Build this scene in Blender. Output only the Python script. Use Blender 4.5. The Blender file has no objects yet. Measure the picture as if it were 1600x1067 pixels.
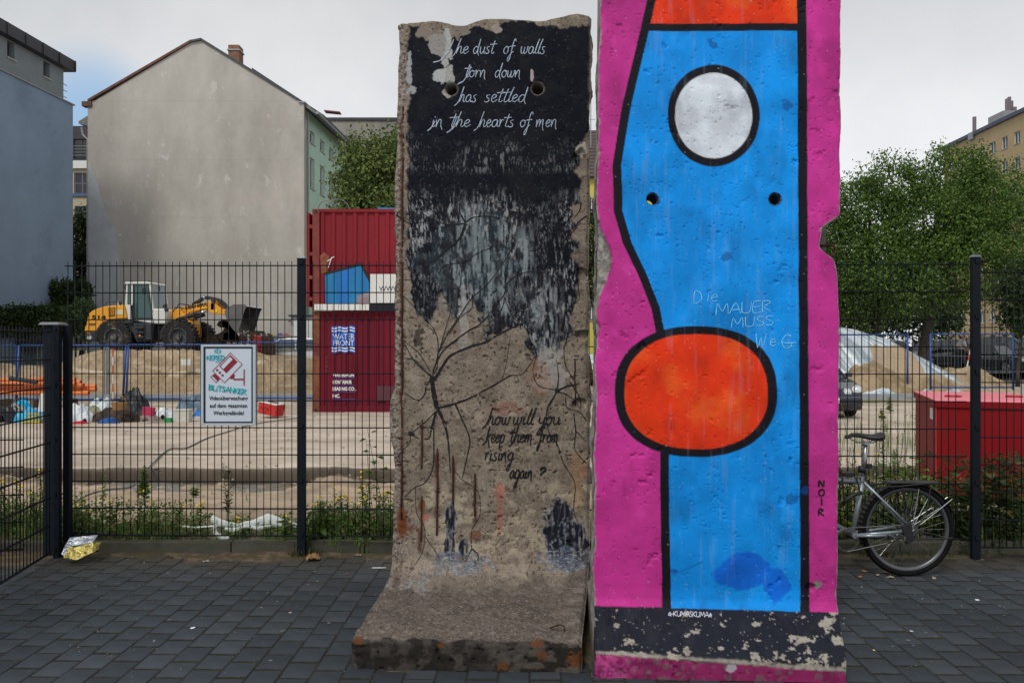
import bpy, math, random
import numpy as np
from mathutils import Vector, Matrix, Quaternion
random.seed(7); np.random.seed(7)
S = bpy.context.scene
COL = S.collection
R = math.radians
# ---------------------------------------------------------------- camera
EYE = 1.55; F = 28 / 36 * 1600; HX, HY = 800.0, 540.0
cam = bpy.data.cameras.new('camera'); co = bpy.data.objects.new('camera', cam); COL.objects.link(co)
cam.lens = 28; cam.sensor_width = 36; cam.clip_start = .05; cam.clip_end = 3000
cam.shift_y = 6.5 / 1600
co.location = (0, 0, EYE); co.rotation_euler = (R(90), 0, 0); S.camera = co
# ---------------------------------------------------------------- sky and sun
SUN_EL, SUN_AZ = R(50), R(-158)          # azimuth measured from +Y towards +X: behind the camera on the left
w = bpy.data.worlds.new('World'); S.world = w; w.use_nodes = True
nt = w.node_tree; nt.nodes.clear(); N = nt.nodes; L = nt.links
out = N.new('ShaderNodeOutputWorld'); bg = N.new('ShaderNodeBackground'); L.new(bg.outputs[0], out.inputs[0])
sky = N.new('ShaderNodeTexSky'); sky.sky_type = 'NISHITA'; sky.sun_disc = False
sky.sun_elevation = SUN_EL; sky.sun_rotation = SUN_AZ
tc = N.new('ShaderNodeTexCoord')
n1 = N.new('ShaderNodeTexNoise'); n1.inputs['Scale'].default_value = 2.2; n1.inputs['Detail'].default_value = 5; n1.inputs['Roughness'].default_value = .55
L.new(tc.outputs['Generated'], n1.inputs['Vector'])
# overcast deck: neutral grey white, softly mottled
rmp = N.new('ShaderNodeValToRGB'); rmp.color_ramp.elements[0].position = .3; rmp.color_ramp.elements[1].position = .7
rmp.color_ramp.elements[0].color = (6.3, 6.45, 6.65, 1); rmp.color_ramp.elements[1].color = (8.8, 8.85, 8.9, 1)
L.new(n1.outputs['Fac'], rmp.inputs[0])
# a torn gap low in the deck to the left, where the blue shows
vd = N.new('ShaderNodeVectorMath'); vd.operation = 'DOT_PRODUCT'
gap = Vector((math.tan(R(-28.5)), 1, .292)).normalized(); vd.inputs[1].default_value = gap
nrm = N.new('ShaderNodeVectorMath'); nrm.operation = 'NORMALIZE'; L.new(tc.outputs['Generated'], nrm.inputs[0]); L.new(nrm.outputs[0], vd.inputs[0])
ad = N.new('ShaderNodeMath'); ad.operation = 'MULTIPLY_ADD'; ad.inputs[1].default_value = .012; L.new(n1.outputs['Fac'], ad.inputs[0]); L.new(vd.outputs['Value'], ad.inputs[2])
mr = N.new('ShaderNodeMapRange'); mr.interpolation_type = 'SMOOTHSTEP'; mr.inputs['From Min'].default_value = 1.0018; mr.inputs['From Max'].default_value = 1.0066; mr.inputs['To Min'].default_value = 0; mr.inputs['To Max'].default_value = .8
L.new(ad.outputs[0], mr.inputs['Value'])
mx = N.new('ShaderNodeMix'); mx.data_type = 'RGBA'; L.new(mr.outputs[0], mx.inputs[0])
# the deck is brightest low down and greyer higher up
sxy = N.new('ShaderNodeSeparateXYZ'); L.new(nrm.outputs[0], sxy.inputs[0]); el = N.new('ShaderNodeMapRange'); el.interpolation_type = 'SMOOTHSTEP'
el.inputs['From Min'].default_value = .12; el.inputs['From Max'].default_value = .48; el.inputs['To Min'].default_value = 1.08; el.inputs['To Max'].default_value = .74; L.new(sxy.outputs['Z'], el.inputs['Value'])
sk = N.new('ShaderNodeVectorMath'); sk.operation = 'SCALE'; L.new(rmp.outputs[0], sk.inputs[0]); L.new(el.outputs[0], sk.inputs['Scale']); L.new(sk.outputs[0], mx.inputs[6])
blu = N.new('ShaderNodeMix'); blu.data_type = 'RGBA'; blu.inputs[0].default_value = .75; L.new(sky.outputs[0], blu.inputs[6]); blu.inputs[7].default_value = (2.2, 4.6, 7.6, 1)
L.new(blu.outputs[2], mx.inputs[7])
# a little of the clear sky always comes through the deck
mx2 = N.new('ShaderNodeMix'); mx2.data_type = 'RGBA'; mx2.inputs[0].default_value = .06; L.new(mx.outputs[2], mx2.inputs[6]); L.new(sky.outputs[0], mx2.inputs[7])
L.new(mx2.outputs[2], bg.inputs[0]); bg.inputs[1].default_value = .09
sun = bpy.data.lights.new('sun', 'SUN'); so = bpy.data.objects.new('sun', sun); COL.objects.link(so)
sun.energy = 1.7; sun.angle = R(16); sun.color = (1, .965, .91)
sd = Vector((math.sin(SUN_AZ) * math.cos(SUN_EL), math.cos(SUN_AZ) * math.cos(SUN_EL), math.sin(SUN_EL)))
so.rotation_euler = sd.to_track_quat('Z', 'Y').to_euler()
S.view_settings.view_transform = 'Standard'; S.view_settings.look = 'None'; S.view_settings.gamma = 1
S.view_settings.use_curve_mapping = False; S.view_settings.exposure = 0.3
# ---------------------------------------------------------------- numpy noise
def _h(ix, iy, s):
    n = (ix.astype(np.int64) * 374761393 + iy.astype(np.int64) * 668265263 + s * 2246822519) & 0xffffffff
    n = ((n ^ (n >> 13)) * 1274126177) & 0xffffffff
    n = ((n ^ (n >> 16)) * 2246822519) & 0xffffffff
    return ((n ^ (n >> 15)) & 0xffffff) / float(0xffffff)
def vn(x, y, s=0):
    x = np.asarray(x, float); y = np.asarray(y, float)
    ix = np.floor(x); iy = np.floor(y); fx = x - ix; fy = y - iy
    fx = fx * fx * (3 - 2 * fx); fy = fy * fy * (3 - 2 * fy)
    a = _h(ix, iy, s); b = _h(ix + 1, iy, s); c = _h(ix, iy + 1, s); d = _h(ix + 1, iy + 1, s)
    return (a + (b - a) * fx) * (1 - fy) + (c + (d - c) * fx) * fy
def fbm(x, y, s=0, o=4):
    t = 0; a = .5; n = 0
    for i in range(o):
        t = t + a * vn(np.asarray(x) * 2 ** i, np.asarray(y) * 2 ** i, s + i * 17); n += a; a *= .5
    return t / n
def sst(a, b, x): t = np.clip((x - a) / (b - a), 0, 1); return t * t * (3 - 2 * t)
def f1(x, y, s=0, o=3): return float(fbm(np.array([x]), np.array([y]), s, o)[0])
# ---------------------------------------------------------------- materials
MATS = {}
def mat(name, col, rough=.8, var=.12, scale=6., bump=.0, bscale=60., metal=0., col2=None, spec=.35, attr=None, coat=0., grime=None, stretch=None):
    """procedural surface: base colour mottled by two noises, fine relief, optional vertex paint (attr)"""
    if name in MATS: return MATS[name]
    m = bpy.data.materials.new(name); m.use_nodes = True; t = m.node_tree; n = t.nodes; l = t.links
    b = n['Principled BSDF']; b.inputs['Roughness'].default_value = rough; b.inputs['Metallic'].default_value = metal
    b.inputs['Specular IOR Level'].default_value = spec
    if coat: b.inputs['Coat Weight'].default_value = coat
    c = n.new('ShaderNodeTexCoord')
    vec = c.outputs['Object']
    if stretch:
        mp = n.new('ShaderNodeMapping'); mp.inputs['Scale'].default_value = stretch; l.new(vec, mp.inputs[0]); vec = mp.outputs[0]
    a = n.new('ShaderNodeTexNoise'); a.inputs['Scale'].default_value = scale; a.inputs['Detail'].default_value = 6; a.inputs['Roughness'].default_value = .65; l.new(vec, a.inputs[0])
    mr = n.new('ShaderNodeMapRange'); mr.inputs['From Min'].default_value = .3; mr.inputs['From Max'].default_value = .7
    mr.inputs['To Min'].default_value = 1 - var; mr.inputs['To Max'].default_value = 1 + var; l.new(a.outputs['Fac'], mr.inputs['Value'])
    if attr:
        at = n.new('ShaderNodeAttribute'); at.attribute_name = attr; src = at.outputs['Color']
    else:
        rg = n.new('ShaderNodeRGB'); rg.outputs[0].default_value = (*col, 1); src = rg.outputs[0]
    if col2 is not None:
        a2 = n.new('ShaderNodeTexNoise'); a2.inputs['Scale'].default_value = scale * .35; a2.inputs['Detail'].default_value = 8; a2.inputs['Roughness'].default_value = .7; l.new(vec, a2.inputs[0])
        m2 = n.new('ShaderNodeMapRange'); m2.inputs['From Min'].default_value = .42; m2.inputs['From Max'].default_value = .62; l.new(a2.outputs['Fac'], m2.inputs['Value'])
        mm = n.new('ShaderNodeMix'); mm.data_type = 'RGBA'; l.new(m2.outputs[0], mm.inputs[0]); l.new(src, mm.inputs[6]); mm.inputs[7].default_value = (*col2, 1); src = mm.outputs[2]
    if grime is not None:
        a3 = n.new('ShaderNodeTexNoise'); a3.inputs['Scale'].default_value = grime[1]; a3.inputs['Detail'].default_value = 9; a3.inputs['Roughness'].default_value = .75; l.new(vec, a3.inputs[0])
        m3 = n.new('ShaderNodeMapRange'); m3.inputs['From Min'].default_value = grime[2]; m3.inputs['From Max'].default_value = grime[2] + .08; l.new(a3.outputs['Fac'], m3.inputs['Value'])
        mm = n.new('ShaderNodeMix'); mm.data_type = 'RGBA'; l.new(m3.outputs[0], mm.inputs[0]); l.new(src, mm.inputs[6]); mm.inputs[7].default_value = (*grime[0], 1); src = mm.outputs[2]
    vm = n.new('ShaderNodeVectorMath'); vm.operation = 'SCALE'; l.new(src, vm.inputs[0]); l.new(mr.outputs[0], vm.inputs['Scale'])
    l.new(vm.outputs[0], b.inputs['Base Color'])
    if bump:
        a4 = n.new('ShaderNodeTexNoise'); a4.inputs['Scale'].default_value = bscale; a4.inputs['Detail'].default_value = 5; a4.inputs['Roughness'].default_value = .7; l.new(vec, a4.inputs[0])
        bp = n.new('ShaderNodeBump'); bp.inputs['Strength'].default_value = bump; bp.inputs['Distance'].default_value = .35 / bscale; l.new(a4.outputs['Fac'], bp.inputs['Height']); l.new(bp.outputs[0], b.inputs['Normal'])
    MATS[name] = m; return m
def leafmat(name, rough=.5, tr=.35):
    m = bpy.data.materials.new(name); m.use_nodes = True; t = m.node_tree; n = t.nodes; l = t.links
    b = n['Principled BSDF']; b.inputs['Roughness'].default_value = rough; b.inputs['Specular IOR Level'].default_value = .25
    at = n.new('ShaderNodeAttribute'); at.attribute_name = 'Col'; l.new(at.outputs['Color'], b.inputs['Base Color'])
    tl = n.new('ShaderNodeBsdfTranslucent'); l.new(at.outputs['Color'], tl.inputs[0])
    ms = n.new('ShaderNodeMixShader'); ms.inputs[0].default_value = tr; l.new(b.outputs[0], ms.inputs[1]); l.new(tl.outputs[0], ms.inputs[2])
    l.new(ms.outputs[0], n['Material Output'].inputs[0]); return m
def glass(name, col=(.03, .045, .05), rough=.06):
    m = bpy.data.materials.new(name); m.use_nodes = True; b = m.node_tree.nodes['Principled BSDF']
    b.inputs['Base Color'].default_value = (*col, 1); b.inputs['Roughness'].default_value = rough; b.inputs['Specular IOR Level'].default_value = .6; return m
LEAF = leafmat('leaf')
# ---------------------------------------------------------------- object helpers
def tag(o, label=None, cat=None, group=None, kind=None):
    if label: o['label'] = label
    if cat: o['category'] = cat
    if group: o['group'] = group
    if kind: o['kind'] = kind
    return o
def thing(name, label, cat, loc=(0, 0, 0), group=None):
    o = bpy.data.objects.new(name, None); o.empty_display_size = .1; COL.objects.link(o); o.location = loc
    return tag(o, label, cat, group)
def worldloc(p):
    v = Vector((0, 0, 0))
    while p is not None: v += p.location; p = p.parent
    return v
class MB:
    def __init__(s): s.v = []; s.f = []; s.c = []
    def add(s, vs, fs):
        b = len(s.v); s.v += [tuple(p) for p in vs]; s.f += [tuple(b + i for i in f) for f in fs]; return s
    def box(s, c, d, rz=0, rx=0, ry=0, top=1.0):
        M = Matrix.Rotation(rz, 3, 'Z') @ Matrix.Rotation(ry, 3, 'Y') @ Matrix.Rotation(rx, 3, 'X'); c = Vector(c); vs = []
        for z in (-1, 1):
            k = top if z > 0 else 1
            for x, y in ((-1, -1), (1, -1), (1, 1), (-1, 1)): vs.append(c + M @ Vector((x * d[0] / 2 * k, y * d[1] / 2 * k, z * d[2] / 2)))
        return s.add(vs, [(3, 2, 1, 0), (4, 5, 6, 7), (0, 1, 5, 4), (1, 2, 6, 5), (2, 3, 7, 6), (3, 0, 4, 7)])
    def tube(s, pts, r, n=6, cap=True):
        pts = [Vector(p) for p in pts]; rs = r if hasattr(r, '__len__') else [r] * len(pts); b = len(s.v); up = None
        for i, p in enumerate(pts):
            d = (pts[min(i + 1, len(pts) - 1)] - pts[max(i - 1, 0)])
            if d.length < 1e-9: d = Vector((0, 0, 1))
            d.normalize()
            if up is None: up = Vector((0, 0, 1)) if abs(d.z) < .9 else Vector((1, 0, 0))
            x = d.cross(up)
            if x.length < 1e-6: x = d.cross(Vector((1, .3, .2)))
            x.normalize(); y = x.cross(d).normalized(); up = y
            for k in range(n):
                a = 2 * math.pi * k / n; s.v.append(tuple(p + (x * math.cos(a) + y * math.sin(a)) * rs[i]))
        for i in range(len(pts) - 1):
            for k in range(n):
                k2 = (k + 1) % n; s.f.append((b + i * n + k, b + (i + 1) * n + k, b + (i + 1) * n + k2, b + i * n + k2))
        if cap: s.f.append(tuple(b + k for k in range(n))); s.f.append(tuple(b + (len(pts) - 1) * n + n - 1 - k for k in range(n)))
        return s
    def prism(s, poly, f0, f1):
        """poly 2D points; f0/f1 map a 2D point to the two end faces"""
        n = len(poly); a = [f0(p) for p in poly]; b = [f1(p) for p in poly]
        return s.add(a + b, [tuple(range(n)), tuple(range(2 * n - 1, n - 1, -1))] + [(i, i + n, (i + 1) % n + n, (i + 1) % n) for i in range(n)])
    def ring(s, c, ax, R0, r, n=32, m=8, sc=1.0):
        c = Vector(c); ax = Vector(ax).normalized(); x = ax.orthogonal().normalized(); y = ax.cross(x); b = len(s.v)
        for i in range(n):
            a = 2 * math.pi * i / n; d = x * math.cos(a) + y * math.sin(a)
            for k in range(m):
                t = 2 * math.pi * k / m; s.v.append(tuple(c + d * (R0 + r * math.cos(t)) + ax * r * sc * math.sin(t)))
        for i in range(n):
            for k in range(m): s.f.append((b + i * m + k, b + ((i + 1) % n) * m + k, b + ((i + 1) % n) * m + (k + 1) % m, b + i * m + (k + 1) % m))
        return s
    def lathe(s, c, ax, prof, n=24):
        c = Vector(c); ax = Vector(ax).normalized(); x = ax.orthogonal().normalized(); y = ax.cross(x); b = len(s.v); m = len(prof)
        for i in range(n):
            a = 2 * math.pi * i / n; d = x * math.cos(a) + y * math.sin(a)
            for (h, r) in prof: s.v.append(tuple(c + d * r + ax * h))
        for i in range(n):
            for k in range(m - 1): s.f.append((b + i * m + k, b + ((i + 1) % n) * m + k, b + ((i + 1) % n) * m + k + 1, b + i * m + k + 1))
        return s
    def build(s, name, m, parent=None, smooth=False, bevel=0, kind=None, label=None, seg=2):
        me = bpy.data.meshes.new(name); off = worldloc(parent) if parent else Vector((0, 0, 0))
        me.from_pydata([(p[0] - off.x, p[1] - off.y, p[2] - off.z) for p in s.v], [], s.f)
        if len(s.c) == len(s.v) and s.c:
            ca = me.color_attributes.new('Col', 'FLOAT_COLOR', 'POINT'); ca.data.foreach_set('color', np.array([(*c, 1) for c in s.c], dtype=np.float32).ravel())
        if smooth: me.shade_smooth()
        if m: me.materials.append(m)
        o = bpy.data.objects.new(name, me); COL.objects.link(o)
        if parent: o.parent = parent
        if bevel:
            bv = o.modifiers.new('bevel', 'BEVEL'); bv.width = bevel; bv.segments = seg; bv.limit_method = 'ANGLE'; bv.angle_limit = R(40)
        if kind: o['kind'] = kind
        if label: o['label'] = label
        return o
def grid_mesh(name, P, m, parent=None, cols=None, smooth=True, extra=None, kind=None, mask=None):
    """P: (rows, cols, 3) world positions"""
    r, c, _ = P.shape; V = P.reshape(-1, 3).astype(float); off = worldloc(parent) if parent else Vector((0, 0, 0)); V = V - np.array(off)
    i = np.arange(r * c).reshape(r, c); q = np.stack([i[:-1, :-1], i[:-1, 1:], i[1:, 1:], i[1:, :-1]], -1).reshape(-1, 4)
    if mask is not None: q = q[~(mask[q].any(1))]
    if extra is not None:
        V = np.vstack([V, extra[0] - np.array(off)]); q = np.vstack([q, extra[1]])
        if cols is not None: cols = np.vstack([cols.reshape(-1, 3), extra[2]])
    me = bpy.data.meshes.new(name); me.vertices.add(len(V)); me.vertices.foreach_set('co', V.astype(np.float32).ravel())
    me.loops.add(q.size); me.loops.foreach_set('vertex_index', q.ravel().astype(np.int32))
    me.polygons.add(len(q)); me.polygons.foreach_set('loop_start', np.arange(0, q.size, 4, dtype=np.int32)); me.polygons.foreach_set('loop_total', np.full(len(q), 4, np.int32))
    me.update(calc_edges=True); me.validate()
    if cols is not None:
        ca = me.color_attributes.new('Col', 'FLOAT_COLOR', 'POINT'); cc = np.ones((len(V), 4), np.float32); cc[:, :3] = cols.reshape(-1, 3); ca.data.foreach_set('color', cc.ravel())
    if smooth: me.shade_smooth()
    if m: me.materials.append(m)
    o = bpy.data.objects.new(name, me); COL.objects.link(o)
    if parent: o.parent = parent
    if kind: o['kind'] = kind
    return o
def P(px, py, Z): return Vector(((px - HX) * Z / F, Z, EYE - (py - HY) * Z / F))
def XX(px, Z): return (px - HX) * Z / F
def ZZ(py, Z): return EYE - (py - HY) * Z / F
def text(name, body, m, parent, origin, ux, uz, width, height=None, bold=0, kind=None, align='L', depth=0):
    """flat lettering: starts at origin, runs along ux, up along uz, scaled to width (and height of a capital)"""
    cu = bpy.data.curves.new(name, 'FONT'); cu.body = body; cu.size = 1; cu.offset = bold; cu.resolution_u = 3
    o = bpy.data.objects.new(name, cu); COL.objects.link(o); dg = bpy.context.evaluated_depsgraph_get()
    me = bpy.data.meshes.new_from_object(o.evaluated_get(dg)); bpy.data.objects.remove(o)
    n = len(me.vertices); a = np.zeros(n * 3); me.vertices.foreach_get('co', a); a = a.reshape(-1, 3)
    x0, x1 = a[:, 0].min(), a[:, 0].max(); k = width / (x1 - x0); kz = (height / .73) if height else k
    O = np.array(origin) - np.array(worldloc(parent) if parent else (0, 0, 0)); ux = np.array(Vector(ux).normalized()); uz = np.array(Vector(uz).normalized())
    b = O + (a[:, :1] - x0) * k * ux + a[:, 1:2] * kz * uz
    me.vertices.foreach_set('co', b.astype(np.float32).ravel()); me.materials.clear(); me.materials.append(m); me.update()
    o = bpy.data.objects.new(name, me); COL.objects.link(o)
    if parent: o.parent = parent
    return o
def copy_thing(o, loc, label=None, group=None):
    c = o.copy(); COL.objects.link(c); c.location = loc
    if label: c['label'] = label
    if group: c['group'] = group
    for ch in list(o.children):
        d = ch.copy(); COL.objects.link(d); d.parent = c
        for g in list(ch.children):
            e = g.copy(); COL.objects.link(e); e.parent = d
    return c
def smooth_pts(p, k=5):
    p = [tuple(q) for q in p]
    if len(p) < 3: 
        a, b = np.array(p[0]), np.array(p[-1]); return [tuple(a + (b - a) * t) for t in np.linspace(0, 1, k + 1)]
    q = [p[0]] + p + [p[-1]]; out = []
    for i in range(1, len(q) - 2):
        a, b, c, d = [np.array(x, float) for x in q[i - 1:i + 3]]
        for j in range(k):
            t = j / k; out.append(tuple(.5 * ((2 * b) + (-a + c) * t + (2 * a - 5 * b + 4 * c - d) * t * t + (-a + 3 * b - 3 * c + d) * t ** 3)))
    out.append(p[-1]); return out
GL = {  # hand-drawn script: advance, strokes (x height 1)
'a': (.95, [[(.75,.8),(.5,1),(.15,.75),(.05,.3),(.25,0),(.55,.2),(.75,.9),(.7,.3),(.8,.02),(1.0,.2)]]),
'd': (1.0, [[(.7,.8),(.45,1),(.12,.7),(.05,.3),(.22,0),(.5,.15),(.75,.9),(.95,2.3)],[(.95,2.3),(.75,1),(.7,.2),(.9,-.35)]]),
'e': (.75, [[(.08,.45),(.4,.55),(.6,.8),(.4,1),(.12,.7),(.08,.25),(.3,0),(.6,.2),(.75,.35)]]),
'f': (.7, [[(.85,1.9),(.72,2.3),(.5,1.8),(.3,.2),(.1,-1.0),(-.12,-1.2),(-.05,-.6),(.35,.1),(.6,.3)],[(.05,.95),(.8,1.08)]]),
'g': (.9, [[(.75,.8),(.45,1),(.12,.7),(.08,.25),(.3,0),(.6,.25),(.78,.95),(.6,-.2),(.35,-1.3),(.1,-1.5),(.1,-1),(.6,-.2),(.95,.3)]]),
'h': (.95, [[(-.6,-.6),(-.1,0),(.3,1.4),(.5,2.4)],[(.5,2.4),(.22,.9),(.1,0)],[(.12,.2),(.35,.85),(.6,1),(.68,.7),(.62,.2),(.75,0),(.95,.2)]]),
'i': (.5, [[(.2,.95),(.12,.3),(.2,0),(.5,.25)],[(.32,1.4),(.36,1.52)]]),
'k': (.85, [[(-.5,-.4),(.1,.3),(.42,2.3)],[(.42,2.3),(.15,.9),(.08,0)],[(.85,1.2),(.2,.5)],[(.2,.5),(.45,.2),(.65,-.8)]]),
'l': (.5, [[(.05,.1),(.35,1.2),(.6,2.3)],[(.6,2.3),(.25,1),(.15,.2),(.3,0),(.5,.2)]]),
'm': (1.35, [[(.05,.95),(.08,0)],[(.08,.2),(.3,.9),(.48,.95),(.5,.6),(.48,0)],[(.5,.3),(.72,.95),(.92,.95),(.95,.5),(.95,0),(1.1,-.6)]]),
'n': (.95, [[(.05,.95),(.08,0)],[(.08,.2),(.35,.95),(.6,.9),(.62,.4),(.65,0),(.8,-.4)]]),
'o': (.85, [[(.45,1),(.12,.7),(.08,.25),(.35,0),(.65,.3),(.65,.8),(.45,1),(.5,.85),(.85,.9)]]),
'p': (.85, [[(.1,.95),(.15,.3),(.0,-1)],[(.1,.4),(.4,1),(.7,.8),(.6,.2),(.3,0),(.1,.2)]]),
'r': (.7, [[(.1,1.05),(.12,.5),(.1,0)],[(.12,.4),(.35,.95),(.62,.9)]]),
's': (.72, [[(-.05,.12),(.2,-.02),(.48,.12),(.46,.42),(.22,.6),(.24,.9),(.58,.95)]]),
't': (.6, [[(.55,2.0),(.3,.8),(.2,.15),(.4,0),(.6,.2)],[(-.15,1.3),(.9,1.42)]]),
'u': (.9, [[(.1,.95),(.1,.2),(.3,0),(.55,.3),(.7,.95)],[(.7,.95),(.65,.2),(.75,0),(.95,.2)]]),
'w': (1.2, [[(.1,.95),(.1,.2),(.3,0),(.5,.3),(.6,.9)],[(.6,.9),(.55,.2),(.75,0),(1.0,.4),(1.05,.95),(1.2,.85)]]),
'y': (.9, [[(.1,.95),(.1,.35),(.3,.15),(.6,.4),(.75,.95)],[(.75,.95),(.55,-.2),(.25,-1.3),(.0,-1.5),(.05,-1),(.5,-.2),(.9,.2)]]),
'?': (.9, [[(.1,1.5),(.2,1.95),(.6,2.1),(.85,1.7),(.6,1.2),(.3,.8),(.3,.5)],[(.2,.05),(.3,.0)]]),
}
CAP = {  # plain capitals, height 1
'A': (.75, [[(0,0),(.35,1),(.7,0)],[(.12,.35),(.6,.38)]]), 'B': (.65, [[(0,0),(0,1),(.5,.85),(.1,.52),(.58,.25),(0,0)]]),
'C': (.7, [[(.6,.9),(.3,1),(.05,.6),(.1,.15),(.4,0),(.62,.12)]]), 'D': (.7, [[(0,0),(.02,1),(.45,.85),(.6,.4),(.35,.05),(0,0)]]),
'E': (.6, [[(.5,1),(0,.98),(0,0),(.52,0)],[(0,.5),(.4,.52)]]), 'G': (.8, [[(.6,.9),(.3,1),(.03,.5),(.3,0),(.62,.2),(.6,.45),(.3,.42)]]),
'I': (.25, [[(.08,0),(.08,1)]]), 'J': (.5, [[(.4,1),(.35,.2),(.1,0)],[(.0,1),(.6,1.15)]]), 'K': (.65, [[(0,0),(0,1)],[(.5,1),(0,.45)],[(.05,.5),(.6,0)]]), 'L': (.55, [[(0,1),(0,0),(.5,0)]]),
'M': (.9, [[(0,0),(.1,1),(.4,.3),(.7,1),(.8,0)]]), 'N': (.75, [[(0,0),(.02,1),(.55,0),(.6,1)]]), 'O': (.7, [[(.3,1),(.02,.6),(.1,.1),(.4,0),(.62,.4),(.5,.9),(.3,1)]]),
'R': (.7, [[(0,0),(0,1),(.5,.85),(.1,.48),(.6,0)]]), 'S': (.6, [[(.5,.9),(.2,1),(.05,.7),(.45,.35),(.4,.05),(0,.05)]]), 'T': (.65, [[(0,1),(.6,1.02)],[(.3,1),(.28,0)]]),
'U': (.75, [[(0,1),(.05,.15),(.35,0),(.58,.2),(.6,1)]]), 'W': (.95, [[(0,1),(.2,0),(.42,.7),(.62,0),(.85,1)]]), 'i': (.25, [[(.08,0),(.08,.6)],[(.08,.85),(.1,.9)]]),
'e': (.55, [[(.05,.35),(.4,.4),(.3,.65),(.05,.4),(.15,.02),(.45,.1)]]), '*': (.6, [[(0,.1),(.3,.8),(.5,.05),(0,.5),(.55,.55),(0,.1)]]), '-': (.4, [[(0,.4),(.3,.4)]]), ' ': (.5, []), '.': (.3, [[(.05,0),(.1,.05)]]),
}
def lay(word, font, x0, x1, base, h, slant=.25, rise=0.):
    """strokes of a word in y-down picture-like units, fitted between x0 and x1 on a baseline"""
    ky = (lambda v: 1 + (v - 1) * .78 if v > 1 else (v * .85 if v < 0 else v)) if font is GL else (lambda v: v)
    tot = sum(font[c][0] for c in word); k = (x1 - x0) / tot; x = 0; outp = []
    for c in word:
        a, st = font[c]
        for s_ in st:
            jit = lambda: random.uniform(-.02, .02)
            outp.append([(x0 + (x + px + jit()) * k + slant * ky(py) * h, base - (ky(py) + jit()) * h - rise * (x + px) * k) for px, py in s_])
        x += a
    return outp
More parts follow.
